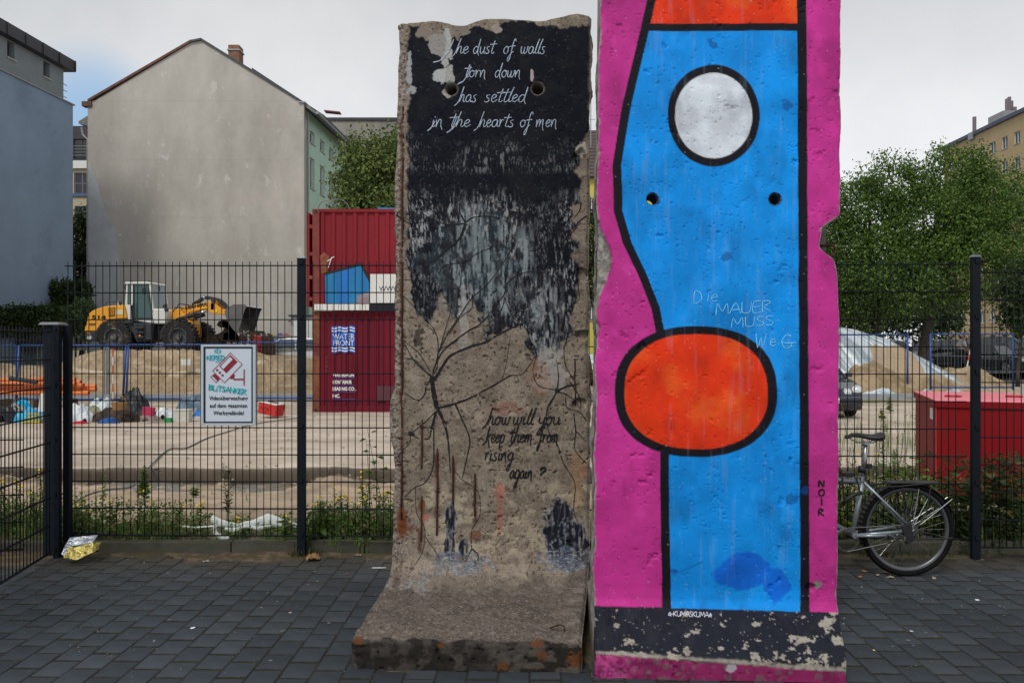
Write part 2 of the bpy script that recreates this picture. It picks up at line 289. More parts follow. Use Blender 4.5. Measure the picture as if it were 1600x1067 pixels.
# ================================================================ THE TWO WALL SEGMENTS
class Seg:
    def __init__(s, O, th, prof, back, W, cell, lean_x=0.):
        s.O = np.array(O); s.U = np.array([math.cos(th), -math.sin(th)]); s.V = np.array([-math.sin(th), -math.cos(th)]); s.W = W; s.lean = lean_x
        pr = np.array(prof, float); bk = np.array(back, float)
        d = np.r_[0, np.cumsum(np.hypot(*np.diff(pr, axis=0).T))]; n = int(d[-1] / cell) + 1; t = np.linspace(0, d[-1], n)
        s.pv = np.interp(t, d, pr[:, 0]); s.pz = np.interp(t, d, pr[:, 1]); s.t = t
        for _ in range(6): s.pv[1:-1] = (s.pv[:-2] + s.pv[1:-1] * 2 + s.pv[2:]) / 4; s.pz[1:-1] = (s.pz[:-2] + s.pz[1:-1] * 2 + s.pz[2:]) / 4
        s.bv = np.interp(t, d, bk[:, 0]); s.bz = np.interp(t, d, bk[:, 1]); s.n = n; s.m = int(W / cell) + 1
        nv = np.gradient(s.pz); nz = -np.gradient(s.pv); l = np.hypot(nv, nz); s.nv = -nv / l; s.nz = -nz / l
    def world(s, u, v, z):
        return np.stack([s.O[0] + u * s.U[0] + v * s.V[0] + s.lean * z, s.O[1] + u * s.U[1] + v * s.V[1], z], -1)
    def make(s, uL, uR, disp, topcut):
        t = np.linspace(0, 1, s.m)[None, :]; L_ = uL(s.pz, s.pv)[:, None]; R_ = uR(s.pz, s.pv)[:, None]
        s.u = L_ + (R_ - L_) * t; z = np.repeat(s.pz[:, None], s.m, 1); v = np.repeat(s.pv[:, None], s.m, 1)
        s.eL = s.u - L_; s.eR = R_ - s.u; s.z0 = z; s.v0 = v
        D = disp(s.u, z, v, s.eL, s.eR)
        v = v + D * s.nv[:, None]; z = z + D * s.nz[:, None]
        H = s.pz[0]; c = topcut(s.u[0])[None, :]; z = z - c * sst(H - .35, H, s.z0)
        s.v = v; s.z = z; s.Pf = s.world(s.u, v, z); return s
    def px(s):
        p = s.Pf; return HX + F * p[..., 0] / p[..., 1], HY - F * (p[..., 2] - EYE) / p[..., 1]
    def shell(s, cols, edgecol, m, name, parent, holes=(), through=0.2):
        """front sheet + ends + back + top, one closed body"""
        n, mm = s.n, s.m; V = []; Q = []; C = []; base = n * mm; idx = np.arange(base).reshape(n, mm); K = 5
        H = s.pz[0]
        bz = s.bz; back = {}
        for side, col in ((0, 0), (1, mm - 1)):
            u = s.u[:, col]; prev = idx[:, col]
            for k in range(1, K + 1):
                f = k / K; v = s.v[:, col] * (1 - f) + s.bv * f; z = s.z[:, col] * (1 - f) + bz * f - (0 if k < K else 0)
                rg = (fbm(z * 9, v * 9 + side * 7, 91, 4) - .5) * .05 * (1 if k < K else .3)
                uu = u + rg * (1 if side else -1)
                V.append(s.world(uu, v, z)); cc = edgecol(uu, z, v); C.append(cc)
                cur = base + sum(len(a) for a in V[:-1]) + np.arange(n)
                q = np.stack([prev[:-1], prev[1:], cur[1:], cur[:-1]], -1)
                Q.append(q if side else q[:, ::-1]); prev = cur
            back[side] = prev
        Q.append(np.stack([back[0][:-1], back[1][:-1], back[1][1:], back[0][1:]], -1)[:, ::-1])
        # top
        prev = idx[0]
        for k in range(1, 5):
            f = k / 4; v = s.v[0] * (1 - f) + s.bv[0] * f; z = s.z[0] + (fbm(s.u[0] * 14, v * 14, 5, 4) - .5) * .03 * (1 if k < 4 else 0)
            V.append(s.world(s.u[0], v, z)); C.append(edgecol(s.u[0], z, v)); cur = base + sum(len(a) for a in V[:-1]) + np.arange(mm)
            Q.append(np.stack([prev[:-1], cur[:-1], cur[1:], prev[1:]], -1)); prev = cur
        mask = np.zeros(base + sum(len(a) for a in V), bool)
        hv = []
        for (hu, hz, hr) in holes:
            mask[:base] |= (np.hypot(s.u - hu, s.z - hz) < hr).ravel()
        EX = (np.vstack(V), np.vstack(Q), np.vstack(C))
        if holes:   # the back sheet has to open as well: split into strips round the holes
            EX = (EX[0], np.vstack([q for i, q in enumerate(Q) if i != 2 * K]), EX[2])
            bk = MB(); us = [-s.W / 2]; zs = [0.0]
            for (hu, hz, hr) in holes: us += [hu - hr, hu + hr]; zs += [hz - hr, hz + hr]
            us = sorted(set(us + [s.W / 2])); zs = sorted(set(zs + [H]))
            bvz = lambda z: float(np.interp(z, s.bz[::-1], s.bv[::-1]))
            zs2 = sorted(set(zs + [.3, .2, .16, .1]))
            for a in range(len(us) - 1):
                for b in range(len(zs2) - 1):
                    uc = (us[a] + us[a + 1]) / 2; zc = (zs2[b] + zs2[b + 1]) / 2
                    if any(abs(uc - hu) < hr and abs(zc - hz) < hr for hu, hz, hr in holes): continue
                    if zs2[b + 1] <= .16: continue
                    q = [(us[a], zs2[b]), (us[a + 1], zs2[b]), (us[a + 1], zs2[b + 1]), (us[a], zs2[b + 1])]
                    bk.add([s.world(np.float64(x), bvz(z), np.float64(z)) for x, z in q], [(0, 1, 2, 3)])
            b1 = bk.build('back_face', conc_plain, parent)
        return grid_mesh(name, s.Pf, m, parent, cols=cols, extra=EX, mask=mask, smooth=True)
    def hit(s, px, py):
        d = np.array([(px - HX) / F, 1, (HY - py) / F]); v = 0.; t = 1
        for _ in range(5):
            t = (s.O @ s.V + v) / (d[:2] @ s.V); z = EYE + t * d[2]; v = float(np.interp(-z, -s.pz[:s.n], s.pv)) if z > .2 else 0.1
        p = t * d[:2] - s.O - np.array([s.lean * z, 0]); return float(p @ s.U), z
    def surf(s, u, z, off=.002):
        zi = np.interp(-np.asarray(z), -s.z0[:, 0], np.arange(s.n)); i = np.clip(np.round(zi).astype(int), 0, s.n - 1)
        L_ = s.u[i, 0]; R_ = s.u[i, -1]; j = np.clip(np.round((u - L_) / (R_ - L_) * (s.m - 1)).astype(int), 0, s.m - 1)
        v = s.v[i, j]; return s.world(np.asarray(u), v + off * s.nv[i], np.asarray(z) + off * s.nz[i])
    def ribbon(s, mb, pts, wpx, off=.002, sm=6, rag=.25):
        """paint stroke lying on the rough face; pts in picture coordinates traced from the real mural, wpx (start,end) width"""
        q = [s.hit(*p) for p in smooth_pts(pts, sm)]; n = len(q)
        if n < 2: return
        a = np.array(q); d = np.gradient(a, axis=0); l = np.hypot(d[:, 0], d[:, 1]) + 1e-9; nx = -d[:, 1] / l; nz = d[:, 0] / l
        k = 1 / 257.; w = np.linspace(wpx[0], wpx[1], n) * k * .5 * (1 + rag * (np.random.rand(n) - .5))
        lft = s.surf(a[:, 0] + nx * w, a[:, 1] + nz * w, off); rgt = s.surf(a[:, 0] - nx * w, a[:, 1] - nz * w, off)
        vs = [tuple(x) for p in zip(lft, rgt) for x in p]; mb.add(vs, [(2 * i, 2 * i + 1, 2 * i + 3, 2 * i + 2) for i in range(n - 1)])
conc_plain = mat('rough_concrete', (.2, .175, .15), .95, .3, 25, .6, 120, col2=(.13, .115, .1))
paint_mat = mat('painted_concrete', (1, 1, 1), .62, .08, 120, .22, 260, attr='Col', spec=.12)
weath_mat = mat('weathered_concrete', (1, 1, 1), .85, .28, 150, .6, 200, attr='Col', spec=.1)
def mixc(c, k, col):
    k = np.clip(k, 0, 1)[..., None]; return c * (1 - k) + np.array(col) * k
def blob(px, py, x, y, rx, ry, s, amp=.5, f=.06):
    d = np.hypot((px - x) / rx, (py - y) / ry) + (fbm(px * f, py * f, s, 5) - .5) * amp * 2
    return 1 - sst(.85, 1.02, d)
# ---- segment 1: dark weathered, with its long foot towards the camera
W1 = 1.2; H1 = 3.6
s1 = Seg((-.13, 4.83), .05, [(-.12, H1), (0, .42), (.012, .33), (.05, .24), (.12, .19), (.25, .172), (1.0, .14), (1.03, .125), (1.04, .0)],
         [(-.27, H1), (-.24, .42), (-.24, .33), (-.24, .24), (-.24, .2), (-.24, .15), (-.24, .05), (-.24, .04), (-.24, .0)], W1, .0043)
def uL1(z, v): return -.6 + (fbm(z * 5, z * 0, 3, 5) - .5) * .03 + .018 * sst(3.0, 3.6, z) - .02 * sst(1.3, 1.2, z) * sst(.9, 1.0, z) 
def uR1(z, v): return .6 + (fbm(z * 5, z * 0 + 9, 8, 5) - .5) * .022 - .085 * np.clip(v, 0, 1) * (z < .3) + .012 * sst(2.8, 3.4, z) 
def disp1(u, z, v, eL, eR):
    on_foot = (z < .26) & (v > .05)
    d = (fbm(u * 26, (z + v) * 26, 11, 4) - .5) * .010 + (fbm(u * 5, (z + v) * 5, 12, 3) - .5) * .014
    rough = np.where(z < 1.9, 1.0, .35); d = d * rough
    d += np.where(on_foot, (fbm(u * 12, v * 12, 14, 4) - .5) * .022, 0)
    pit = fbm(u * 45, (z + v) * 45, 15, 2); d -= .012 * sst(.74, .84, pit) * rough
    strip = 1 - sst(.055, .085, eL + (fbm(z * 7, u * 7, 16, 3) - .5) * .05); d -= strip * .016 * (z > .4); d += strip * (fbm(u * 40, z * 40, 17, 3) - .5) * .02
    for cx, cz, rx, rz_, dep in ((.56, 1.62, .05, .035, .03), (.55, 1.98, .04, .05, .03), (.54, 1.2, .05, .03, .025), (.54, 2.7, .05, .08, .03)):
        d -= dep * (1 - sst(.5, 1, np.hypot((u - cx) / rx, (z - cz) / rz_) + (fbm(u * 18, z * 18, 18, 4) - .5) * 1.6))
    d -= .018 * (1 - sst(0, .022, eL)) ** 2 + .022 * (1 - sst(0, .028, eR)) ** 2
    fr = (v > .93) & (z < .3); d -= np.where(fr, .012 * fbm(u * 9, z * 0, 19, 3) + .02 * sst(.6, .75, fbm(u * 6, v * 6 + z * 6, 20, 4)), 0)
    for hx, hz in ((-.37 + .13 - .13, 3.13), (.16, 3.13)):
        d -= 0
    return d
def top1(u): return .012 + .03 * fbm(u * 6, u * 0, 31, 4) + .035 * np.exp(-((u + .2) / .1) ** 2) * 1 + .02 * np.exp(-((u - .3) / .08) ** 2) - .022 * np.exp(-((u - .52) / .08) ** 2)
s1.make(uL1, uR1, disp1, top1)
hz1 = [s1.hit(705, 139), s1.hit(840, 138)]
for hu, hz in hz1:      # two blind bolt holes, sunk into the slab
    k = 1 - sst(.030, .036, np.hypot(s1.u - hu, s1.z0 - hz)); s1.v = s1.v - .11 * k
    k2 = 1 - sst(.036, .055, np.hypot(s1.u - hu, s1.z0 - hz) + (fbm(s1.u * 60, s1.z0 * 60, 41, 2) - .5) * .02); s1.v = s1.v - .012 * k2
s1.Pf = s1.world(s1.u, s1.v, s1.z)
px, py = s1.px(); foot = (s1.z0 < .26) & (s1.v0 > .05); frontf = (s1.v0 > .995) & (s1.z0 < .17)
g = fbm(px * .3, py * .3, 50, 3); g2 = fbm(px * .05, py * .05, 51, 5); g3 = fbm(px * .012, py * .012, 52, 4); st = fbm(px * .35, py * .03, 53, 4); fine = vn(px * .9, py * .9, 54)
c = np.ones(px.shape + (3,)) * np.array([.255, .215, .175])
c = mixc(c, sst(.45, .7, g2) * .7, (.17, .145, .125)); c = mixc(c, sst(.5, .75, g3) * .5, (.29, .26, .23))
c = mixc(c, sst(.60, .74, g) * .85, (.05, .042, .036)); c = mixc(c, sst(.52, .66, fbm(px * .11, py * .11, 57, 6)) * .22, (.13, .11, .09)); c = mixc(c, sst(.52, .7, fbm(px * .06, py * .06, 56, 6)) * .5, (.34, .30, .25)); c = mixc(c, sst(.74, .9, fine) * .5, (.42, .38, .32)); c = mixc(c, sst(.5, .62, fbm(px * .03, py * .05, 49, 7)) * .35, (.12, .10, .085)); c = mixc(c, sst(.72, .9, vn(px * .6, py * .6, 58)) * .6, (.09, .075, .065))
# flaked pale limewash low on the face
lime = sst(.47, .60, fbm(px * .06, py * .075, 60, 8) * .72 + .28 * fbm(px * .5, py * .5, 66, 3)) * sst(735, 770, py + (g2 - .5) * 90) * (1 - sst(862, 880, py)) * sst(640, 670, px)
c = mixc(c, lime * .72, (.42, .375, .29))
# navy-black paint, ragged lower border
bx = [600, 636, 650, 668, 690, 712, 735, 752, 778, 800, 818, 832, 848, 866, 882, 896, 910, 925]
by = [400, 425, 485, 520, 478, 500, 478, 505, 520, 508, 520, 560, 575, 560, 540, 500, 465, 380]
yb = np.interp(px, bx, by) + (fbm(px * .05, py * .05, 61, 5) - .5) * 70
navy = (1 - sst(-6, 5, py - yb)) * sst(634, 639, px + (fbm(py * .06, py * 0, 62, 5) - .5) * 16)
navy *= 1 - sst(-3, 4, px - np.interp(py, [0, 205, 225, 300, 330, 450, 560], [921, 920, 908, 904, 898, 902, 890]) + (fbm(py * .06, px * .03, 63, 5) - .5) * (6 + 26 * sst(190, 230, py)))
topb = np.interp(px, [620, 640, 655, 665, 690, 705, 718, 722, 745, 752, 770, 780, 790, 830, 845, 885, 922], [38, 40, 44, 62, 60, 58, 62, 48, 40, 42, 50, 40, 33, 34, 40, 44, 40]) + (fbm(px * .2, px * 0, 64, 3) - .5) * 8
navy *= sst(-1.5, 1.5, py - topb)
navyc = np.ones(px.shape + (3,)) * np.array([.007, .009, .016]); navyc = mixc(navyc, sst(.4, .7, g2) * .8, (.014, .015, .02)); navyc = mixc(navyc, sst(.74, .86, g) * .5, (.1, .12, .15))
c = c * (1 - navy[..., None]) + navyc * navy[..., None]
# scratches and pale drags over the navy
band = sst(208, 236, py + (fbm(px * .03, px * 0, 69, 3) - .5) * 26) * (1 - sst(262, 276, py)); low = sst(285, 330, py) * (1 - sst(500, 560, py - (px > 830) * 60)); bl = fbm(px * .018, py * .012, 70, 4)
scr = sst(.50, .64, fbm(px * .45, py * .09, 71, 4)) * sst(.38, .55, fbm(px * .12, py * .12, 72, 4))
k = (scr * (band * .4 * sst(.35, .6, bl) + low * sst(.38, .62, bl) * .75 + low * .15) + low * .4 * sst(.57, .72, fbm(px * .8, py * .25, 78, 4)) * sst(.4, .6, fbm(px * .03, py * .03, 79, 4)) + band * .3 * sst(.58, .72, fbm(px * .8, py * .2, 68, 4)) * sst(.48, .62, fbm(px * .025, py * .05, 67, 4))) * navy
c = mixc(c, k, (.34, .36, .39))
dragx = np.maximum.reduce([np.exp(-((px - x) / w_) ** 2) * sst(y0, y0 + 40, py) * (1 - sst(y1 - 30, y1, py)) for x, w_, y0, y1 in ((724, 15, 300, 500), (745, 10, 300, 480), (787, 14, 330, 510), (820, 13, 340, 480), (706, 12, 380, 500), (858, 16, 420, 590), (765, 10, 360, 520), (835, 10, 450, 520))])
c = mixc(c, dragx * sst(.35, .6, fbm(px * .3, py * .05, 74, 5)) * .8, (.30, .35, .38))
c = mixc(c, blob(px, py, 862, 585, 26, 46, 75, .6) * (1 - sst(595, 622, py)) * .75, (.36, .35, .34))
# teal haze of paint
c = mixc(c, blob(px, py, 745, 400, 75, 70, 76, .9) * .2, (.07, .13, .17)); c = mixc(c, navy * sst(.56, .68, fbm(px * .09, py * .05, 77, 5)) * sst(290, 330, py) * .8, (.012, .012, .018))
# bare knocked patches near the top left and round the holes
def chip(x, y, rx, ry, s, col, a=.6): 
    global c; c = mixc(c, blob(px, py, x, y, rx, ry, s, a, .12), col)
chip(697, 78, 9, 30, 80, (.38, .4, .4), .5); chip(683, 70, 16, 16, 81, (.27, .27, .27), 1.0); chip(690, 118, 16, 12, 82, (.42, .45, .47), .5); chip(703, 122, 7, 20, 83, (.36, .37, .36), .6)
chip(663, 52, 14, 10, 84, (.22, .19, .17)); chip(700, 146, 10, 8, 85, (.36, .34, .32)); chip(639, 110, 4, 26, 86, (.3, .33, .35), 1.2); chip(643, 142, 8, 6, 87, (.32, .34, .36), 1.0)
chip(908, 232, 8, 14, 88, (.4, .38, .35), .9); chip(904, 330, 10, 20, 89, (.24, .2, .17), .9); chip(831, 118, 2.5, 10, 90, (.4, .36, .36), .5); chip(773, 45, 9, 7, 91, (.3, .27, .25), .8)
chip(720, 50, 12, 8, 92, (.2, .18, .16), .8); chip(655, 535, 9, 16, 93, (.07, .06, .055), 1.4)
for hu, hz in hz1:
    rr = np.hypot(s1.u - hu, s1.z0 - hz); c = mixc(c, (1 - sst(.036, .05, rr)) * .8, (.2, .18, .16)); c = mixc(c, 1 - sst(.031, .034, rr), (.05, .045, .04))
# left strip: broken concrete
strip = 1 - sst(-1, 2, px - 631 - (fbm(py * .08, py * 0, 95, 4) - .5) * 10); strip = strip * (~foot)
sc = np.ones(px.shape + (3,)) * np.array([.23, .2, .175]); sc = mixc(sc, sst(.5, .62, fbm(px * .25, py * .25, 96, 4)) * .85, (.08, .065, .055)); sc = mixc(sc, sst(.6, .7, vn(px * .5, py * .5, 97)) * .6, (.40, .36, .33))
c = c * (1 - strip[..., None]) + sc * strip[..., None]
# rust runs down from the bared rebars
for x, y0, y1, w_ in ((628, 180, 838, 3.0), (659, 655, 735, 3), (683, 700, 838, 3.4), (708, 712, 790, 3.2), (742, 738, 822, 3), (659, 770, 850, 4), (628, 790, 845, 8), (655, 820, 870, 4)):
    kk = np.exp(-((px - x - (fbm(py * .05, py * 0 + x, 98, 3) - .5) * 5) / w_) ** 2) * sst(y0, y0 + 12, py) * (1 - sst(y1 - 12, y1, py)); c = mixc(c, kk * (.55 + .6 * g2), (.075, .022, .012))
for x, y, rx, ry, s_ in ((628, 815, 8, 25, 100), (640, 826, 20, 3, 101), (744, 835, 9, 8, 102), (660, 790, 5, 8, 103)): c = mixc(c, blob(px, py, x, y, rx, ry, s_, .6, .15) * .7, (.16, .055, .02))
# stains of colour
c = mixc(c, blob(px, py, 783, 765, 12, 12, 105, .9, .1) * .5, (.35, .07, .05)); c = mixc(c, blob(px, py, 781, 800, 5, 40, 106, .6, .1) * .5, (.38, .1, .08)); c = mixc(c, blob(px, py, 790, 637, 24, 10, 107, .9, .1) * .3, (.28, .06, .05)); c = mixc(c, blob(px, py, 665, 808, 5, 5, 108, .6) * .7, (.4, .1, .09))
c = mixc(c, blob(px, py, 842, 590, 20, 30, 109, .7) * .35, (.3, .13, .07)); c = mixc(c, blob(px, py, 900, 760, 12, 60, 110, .9) * .4, (.35, .2, .1)); c = mixc(c, blob(px, py, 912, 735, 4, 20, 111, .9) * .4, (.35, .08, .06))
c = mixc(c, blob(px, py, 724, 500, 7, 60, 112, .8) * .45, (.42, .42, .42))
# dark painted shapes at the bottom, smeared into blue and white
def smear(x, y, rx, ry, s, a=.35):
    global c
    b1_ = blob(px, py, x, y, rx * 1.12, ry * 1.06, s, a, .1); c = mixc(c, b1_ * sst(.45, .6, fbm(px * .3, py * .3, s + 1, 3)) * .8, (.35, .4, .48))
    b2_ = blob(px, py, x, y, rx, ry, s, a, .1); c = mixc(c, b2_ * (.35 + .65 * sst(.3, .55, fbm(px * .35, py * .06, s + 2, 4))), (.013, .016, .028))
smear(874, 832, 26, 50, 120); smear(893, 852, 28, 42, 123); smear(705, 812, 10, 34, 126); smear(703, 855, 10, 26, 129); smear(726, 858, 9, 18, 132, .5)
blue = blob(px, py, 722, 880, 48, 22, 135, .7, .07) + blob(px, py, 885, 872, 42, 22, 138, .6, .07); c = mixc(c, np.clip(blue, 0, 1) * sst(.3, .6, fbm(px * .15, py * .3, 139, 6)) * .75, (.10, .13, .19))
c = mixc(c, np.clip(blue, 0, 1) * sst(.56, .74, fbm(px * .25, py * .7, 140, 5)) * .6, (.42, .47, .54))
c = mixc(c, blob(px, py, 640, 915, 40, 14, 141, .8, .08) * sst(.48, .62, g) * .8, (.36, .41, .48)); c = mixc(c, blob(px, py, 690, 890, 50, 12, 142, .8, .08) * sst(.55, .7, g) * .6, (.36, .41, .48)); c = mixc(c, blob(px, py, 652, 932, 12, 5, 143, .6, .1) * .6, (.5, .54, .58))
# mottled darkening in the corner between face and foot, dark brown foot
c = mixc(c, (sst(850, 880, py + (g2 - .5) * 40) * (1 - foot)) * .35 * sst(.4, .6, g2), (.05, .042, .038))
fc = np.ones(px.shape + (3,)) * np.array([.14, .118, .105]); fu = s1.u * 30; fv = s1.v0 * 30
fc = mixc(fc, sst(.4, .7, fbm(fu * .3, fv * .45, 150, 5)) * .6, (.08, .067, .06)); fc = mixc(fc, sst(.62, .78, vn(fu * 4, fv * 4, 151)) * .55, (.27, .245, .225)); fc = mixc(fc, sst(.6, .75, fbm(fu * 2.5, fv * 2.5, 152, 2)) * .6, (.05, .042, .038))
fc = mixc(fc, sst(.5, .65, fbm(fu * .5, fv * .8, 153, 4)) * sst(.25, .6, s1.u) * .6, (.27, .25, .23))
kf = sst(.07, .2, s1.v0 + (g2 - .5) * .15) * foot; keep = np.clip(1 - blob(px, py, 720, 900, 140, 30, 155, .6, .05) * .7, 0, 1); c = c * (1 - (kf * keep)[..., None]) + fc * (kf * keep)[..., None]
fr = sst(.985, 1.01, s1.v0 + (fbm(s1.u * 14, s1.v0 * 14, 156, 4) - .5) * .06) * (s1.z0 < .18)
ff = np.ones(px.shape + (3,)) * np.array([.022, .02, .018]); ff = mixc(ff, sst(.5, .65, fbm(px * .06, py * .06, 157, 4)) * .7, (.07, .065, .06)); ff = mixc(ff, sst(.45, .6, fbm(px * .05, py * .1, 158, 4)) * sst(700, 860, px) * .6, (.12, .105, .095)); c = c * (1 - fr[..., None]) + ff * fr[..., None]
for x, y, rx, ry, s_ in ((558, 1000, 12, 6, 160), (838, 1005, 12, 8, 161), (846, 1022, 10, 8, 162), (900, 1030, 14, 14, 163), (688, 1008, 6, 4, 164), (785, 1040, 8, 7, 165)): c = mixc(c, blob(px, py, x, y, rx, ry, s_, .8, .12) * .75, (.13, .05, .018))
c1 = np.clip(c * np.array([.82, .79, .76]), .003, .8)
def edge1(u, z, v):
    x = fbm(z * 20, v * 20, 170, 4); return mixc(np.ones(np.shape(z) + (3,)) * np.array([.2, .175, .155]), sst(.4, .65, x) * .8, (.09, .078, .07))
wall1 = thing('wall_segment', 'weathered concrete wall slab, navy black above and bare below, with long concrete foot', 'wall slab', (-.13, 4.83, 0), group='freestanding concrete wall slabs')
s1.shell(c1, edge1, weath_mat, 'concrete_slab', wall1)
# rebars laid bare in their grooves
rust = mat('rust', (.042, .016, .010), .9, .4, 60, .7, 200, col2=(.03, .014, .01))
for (x0, y0, x1, y1, r_) in ((629, 165, 627, 812, .006), (660, 655, 659, 732, .005), (684, 700, 683, 836, .006), (708, 712, 708, 788, .006), (742, 740, 742, 806, .006), (659, 775, 658, 845, .005), (898, 560, 899, 634, .005)):
    a = s1.hit(x0, y0); b = s1.hit(x1, y1); pts = []
    for t_ in np.linspace(0, 1, 14):
        u_ = a[0] + (b[0] - a[0]) * t_ + random.uniform(-.002, .002); z_ = a[1] + (b[1] - a[1]) * t_; pts.append(s1.surf(u_, z_, .002 + random.uniform(-.003, .002)))
    MB().tube(pts, r_, 6).build('rebar', rust, wall1, smooth=True)
a = s1.hit(629, 390); MB().tube([s1.surf(*s1.hit(627, 328), .01), s1.surf(*s1.hit(622, 333), .02), s1.surf(*s1.hit(618, 336), .0)], .004, 6).build('rebar', rust, wall1, smooth=True)
q = s1.world(np.float64(.36), .86, np.float64(.15)); MB().tube([q, q + np.array([.05, -.01, .02]), q + np.array([.07, -.02, .018]), q + np.array([.072, -.035, .0])], .004, 6).build('rebar_stub', rust, wall1, smooth=True)
# painted branching lines
ink = mat('black_paint', (.004, .004, .006), .8, .3, 40, .2, 200)
chalk = mat('chalk_paint', (.30, .36, .44), .8, .45, 90, .3, 300)
nb = MB()
T2 = lambda p: (600 + p[0] / 3.138, 300 + p[1] / 3.138); T3 = lambda p: (600 + p[0] / 3.138, 580 + p[1] / 3.138)
B2 = [([(235,900),(240,950),(245,985),(260,1062)],18,22),([(235,905),(205,880),(150,830),(95,735)],9,3),([(205,882),(160,830),(130,818),(95,815)],6,3),([(228,880),(180,800),(150,770),(95,728)],5,2.5),([(238,895),(262,850),(258,700),(180,600),(95,510)],6,2.5),([(258,700),(225,665),(190,640)],4,2),([(240,890),(265,800),(300,680),(330,560),(320,460)],5,2.5),([(262,800),(310,700),(370,610),(430,520),(500,460),(570,370),(625,285)],6,3),([(240,880),(290,780),(400,690),(480,640),(560,540),(590,500),(610,440),(690,395),(790,395)],7,5),([(245,925),(290,850),(330,800),(420,760),(500,735),(560,700),(640,660),(705,640)],14,6),([(590,515),(575,580),(520,640)],4,2.5),([(590,515),(620,590),(660,645)],4,4),([(270,770),(340,740),(400,690),(490,650)],4,2),([(262,1058),(370,1030),(440,1000),(560,935),(620,900),(680,890),(745,800)],10,3),([(580,915),(600,840),(620,700)],3,2),([(230,920),(208,950),(200,990),(165,1020),(95,980)],9,3),([(748,800),(730,880),(760,950),(850,970)],3,4),([(850,972),(855,900),(845,820)],7,2.5),([(850,972),(900,950),(940,940),(890,850),(882,760)],8,3),([(850,980),(890,990),(930,1020),(960,1062)],6,3),([(850,972),(825,1020),(800,1062)],8,4),([(750,802),(735,760),(718,730)],6,7),([(400,150),(370,90),(380,0)],10,3),([(400,150),(440,125),(520,120),(570,135)],8,3),([(400,155),(310,160),(230,130),(160,90)],7,3),([(400,155),(370,230),(290,300),(240,340),(190,350)],16,4),([(390,170),(378,230),(368,285)],8,3),([(55,110),(130,155),(220,140)],6,2.5),([(270,400),(300,360),(400,340),(460,300),(560,262)],5,2.5),([(1005,110),(950,150),(935,185),(860,260)],6,3),([(965,50),(960,90),(930,130)],8,3),([(950,455),(955,490),(960,520)],6,3),([(720,290),(760,280),(830,270)],7,3),([(170,440),(100,430),(60,460)],3,2),([(320,700),(370,620),(430,570),(432,520)],3,5),([(600,520),(560,610)],3,3),([(520,700),(520,640),(530,600)],3,3),([(880,770),(900,700),(880,620),(920,560)],5,3)]
B3 = [([(235,30),(245,110),(262,182)],19,26),([(262,180),(290,240),(310,310),(320,400),(325,500)],18,3),([(262,190),(245,250),(245,330),(240,470),(200,545),(150,570),(95,620)],8,3),([(255,195),(235,270),(225,320),(200,338)],9,3),([(255,195),(200,250),(135,305),(128,345),(90,390),(50,430)],5,3),([(120,302),(135,305),(150,312)],20,16),([(135,310),(175,330)],7,3),([(262,180),(350,160)],14,8),([(350,160),(380,230),(420,330),(405,430),(385,520)],9,4),([(340,480),(385,530),(460,590),(470,700),(430,780),(430,870)],3,4),([(430,868),(460,900),(460,930)],7,3),([(430,870),(410,910)],6,3),([(155,570),(160,690),(200,770),(190,880),(150,950)],3,3),([(200,800),(230,850),(270,910)],3,3),([(850,100),(800,185),(805,290),(850,360),(880,450),(935,550),(930,680),(960,760)],6,3),([(838,98),(850,96),(862,98)],20,18),([(850,98),(900,75),(960,60)],6,3),([(890,130),(900,180),(960,200),(992,245)],5,4),([(930,210),(940,300),(935,380),(992,452)],6,3),([(910,50),(960,130),(965,190)],6,3),([(940,290),(985,340)],4,3)]
for pts, a_, b_ in B2: s1.ribbon(nb, [T2(p) for p in pts], (a_ / 3.138, b_ / 3.138), sm=8, rag=.5)
for pts, a_, b_ in B3: s1.ribbon(nb, [T3(p) for p in pts], (a_ / 3.138, b_ / 3.138), sm=8, rag=.5)
nb.build('branching_lines', ink, wall1, kind='stuff')
def script(words, base, h, m, name, wd, sl=.12):
    mb = MB()
    for wtxt, x0, x1 in words:
        for stp in lay(wtxt, GL, x0, x1, base, h, sl): s1.ribbon(mb, stp, (wd, wd * .75), .0035, 5, .35)
    mb.build(name, m, wall1, kind='stuff')
script([('he', 712, 732), ('dust', 739, 772), ('of', 786, 803), ('walls', 813, 852)], 84.5, 11.3, chalk, 'lettering_line', 1.4)
mbT = MB(); s1.ribbon(mbT, [(677, 98), (688, 95), (699, 84), (706, 70), (709, 62)], (1.9, 1.2), .0035); mbT.build('lettering_swash', chalk, wall1)
script([('torn', 726, 760), ('down', 773, 814)], 121.5, 11, chalk, 'lettering_line', 1.4)
mbT = MB(); s1.ribbon(mbT, [(715, 132), (724, 127), (731, 117), (736, 104)], (1.9, 1.2), .0035); mbT.build('lettering_swash', chalk, wall1)
script([('has', 717, 745), ('settled', 757, 823)], 160, 11.5, chalk, 'lettering_line', 1.4)
script([('in', 674, 693), ('the', 703, 735), ('hearts', 748, 803), ('of', 812, 829), ('men', 837, 871)], 199, 11.5, chalk, 'lettering_line', 1.4)
mbT = MB(); s1.ribbon(mbT, [(668, 205), (674, 200), (680, 190)], (1.9, 1.2), .0035); s1.ribbon(mbT, [(698, 208), (706, 202), (713, 186)], (1.9, 1.2), .0035); mbT.build('lettering_swash', chalk, wall1)
script([('how', 761, 797), ('will', 801, 834), ('you', 841, 875)], 663, 12.5, ink, 'lettering_line', 2.4)
script([('keep', 759, 788), ('them', 796, 833), ('from', 841, 873)], 691, 12.5, ink, 'lettering_line', 2.4)
script([('rising', 757, 802)], 719, 12.5, ink, 'lettering_line', 2.4)
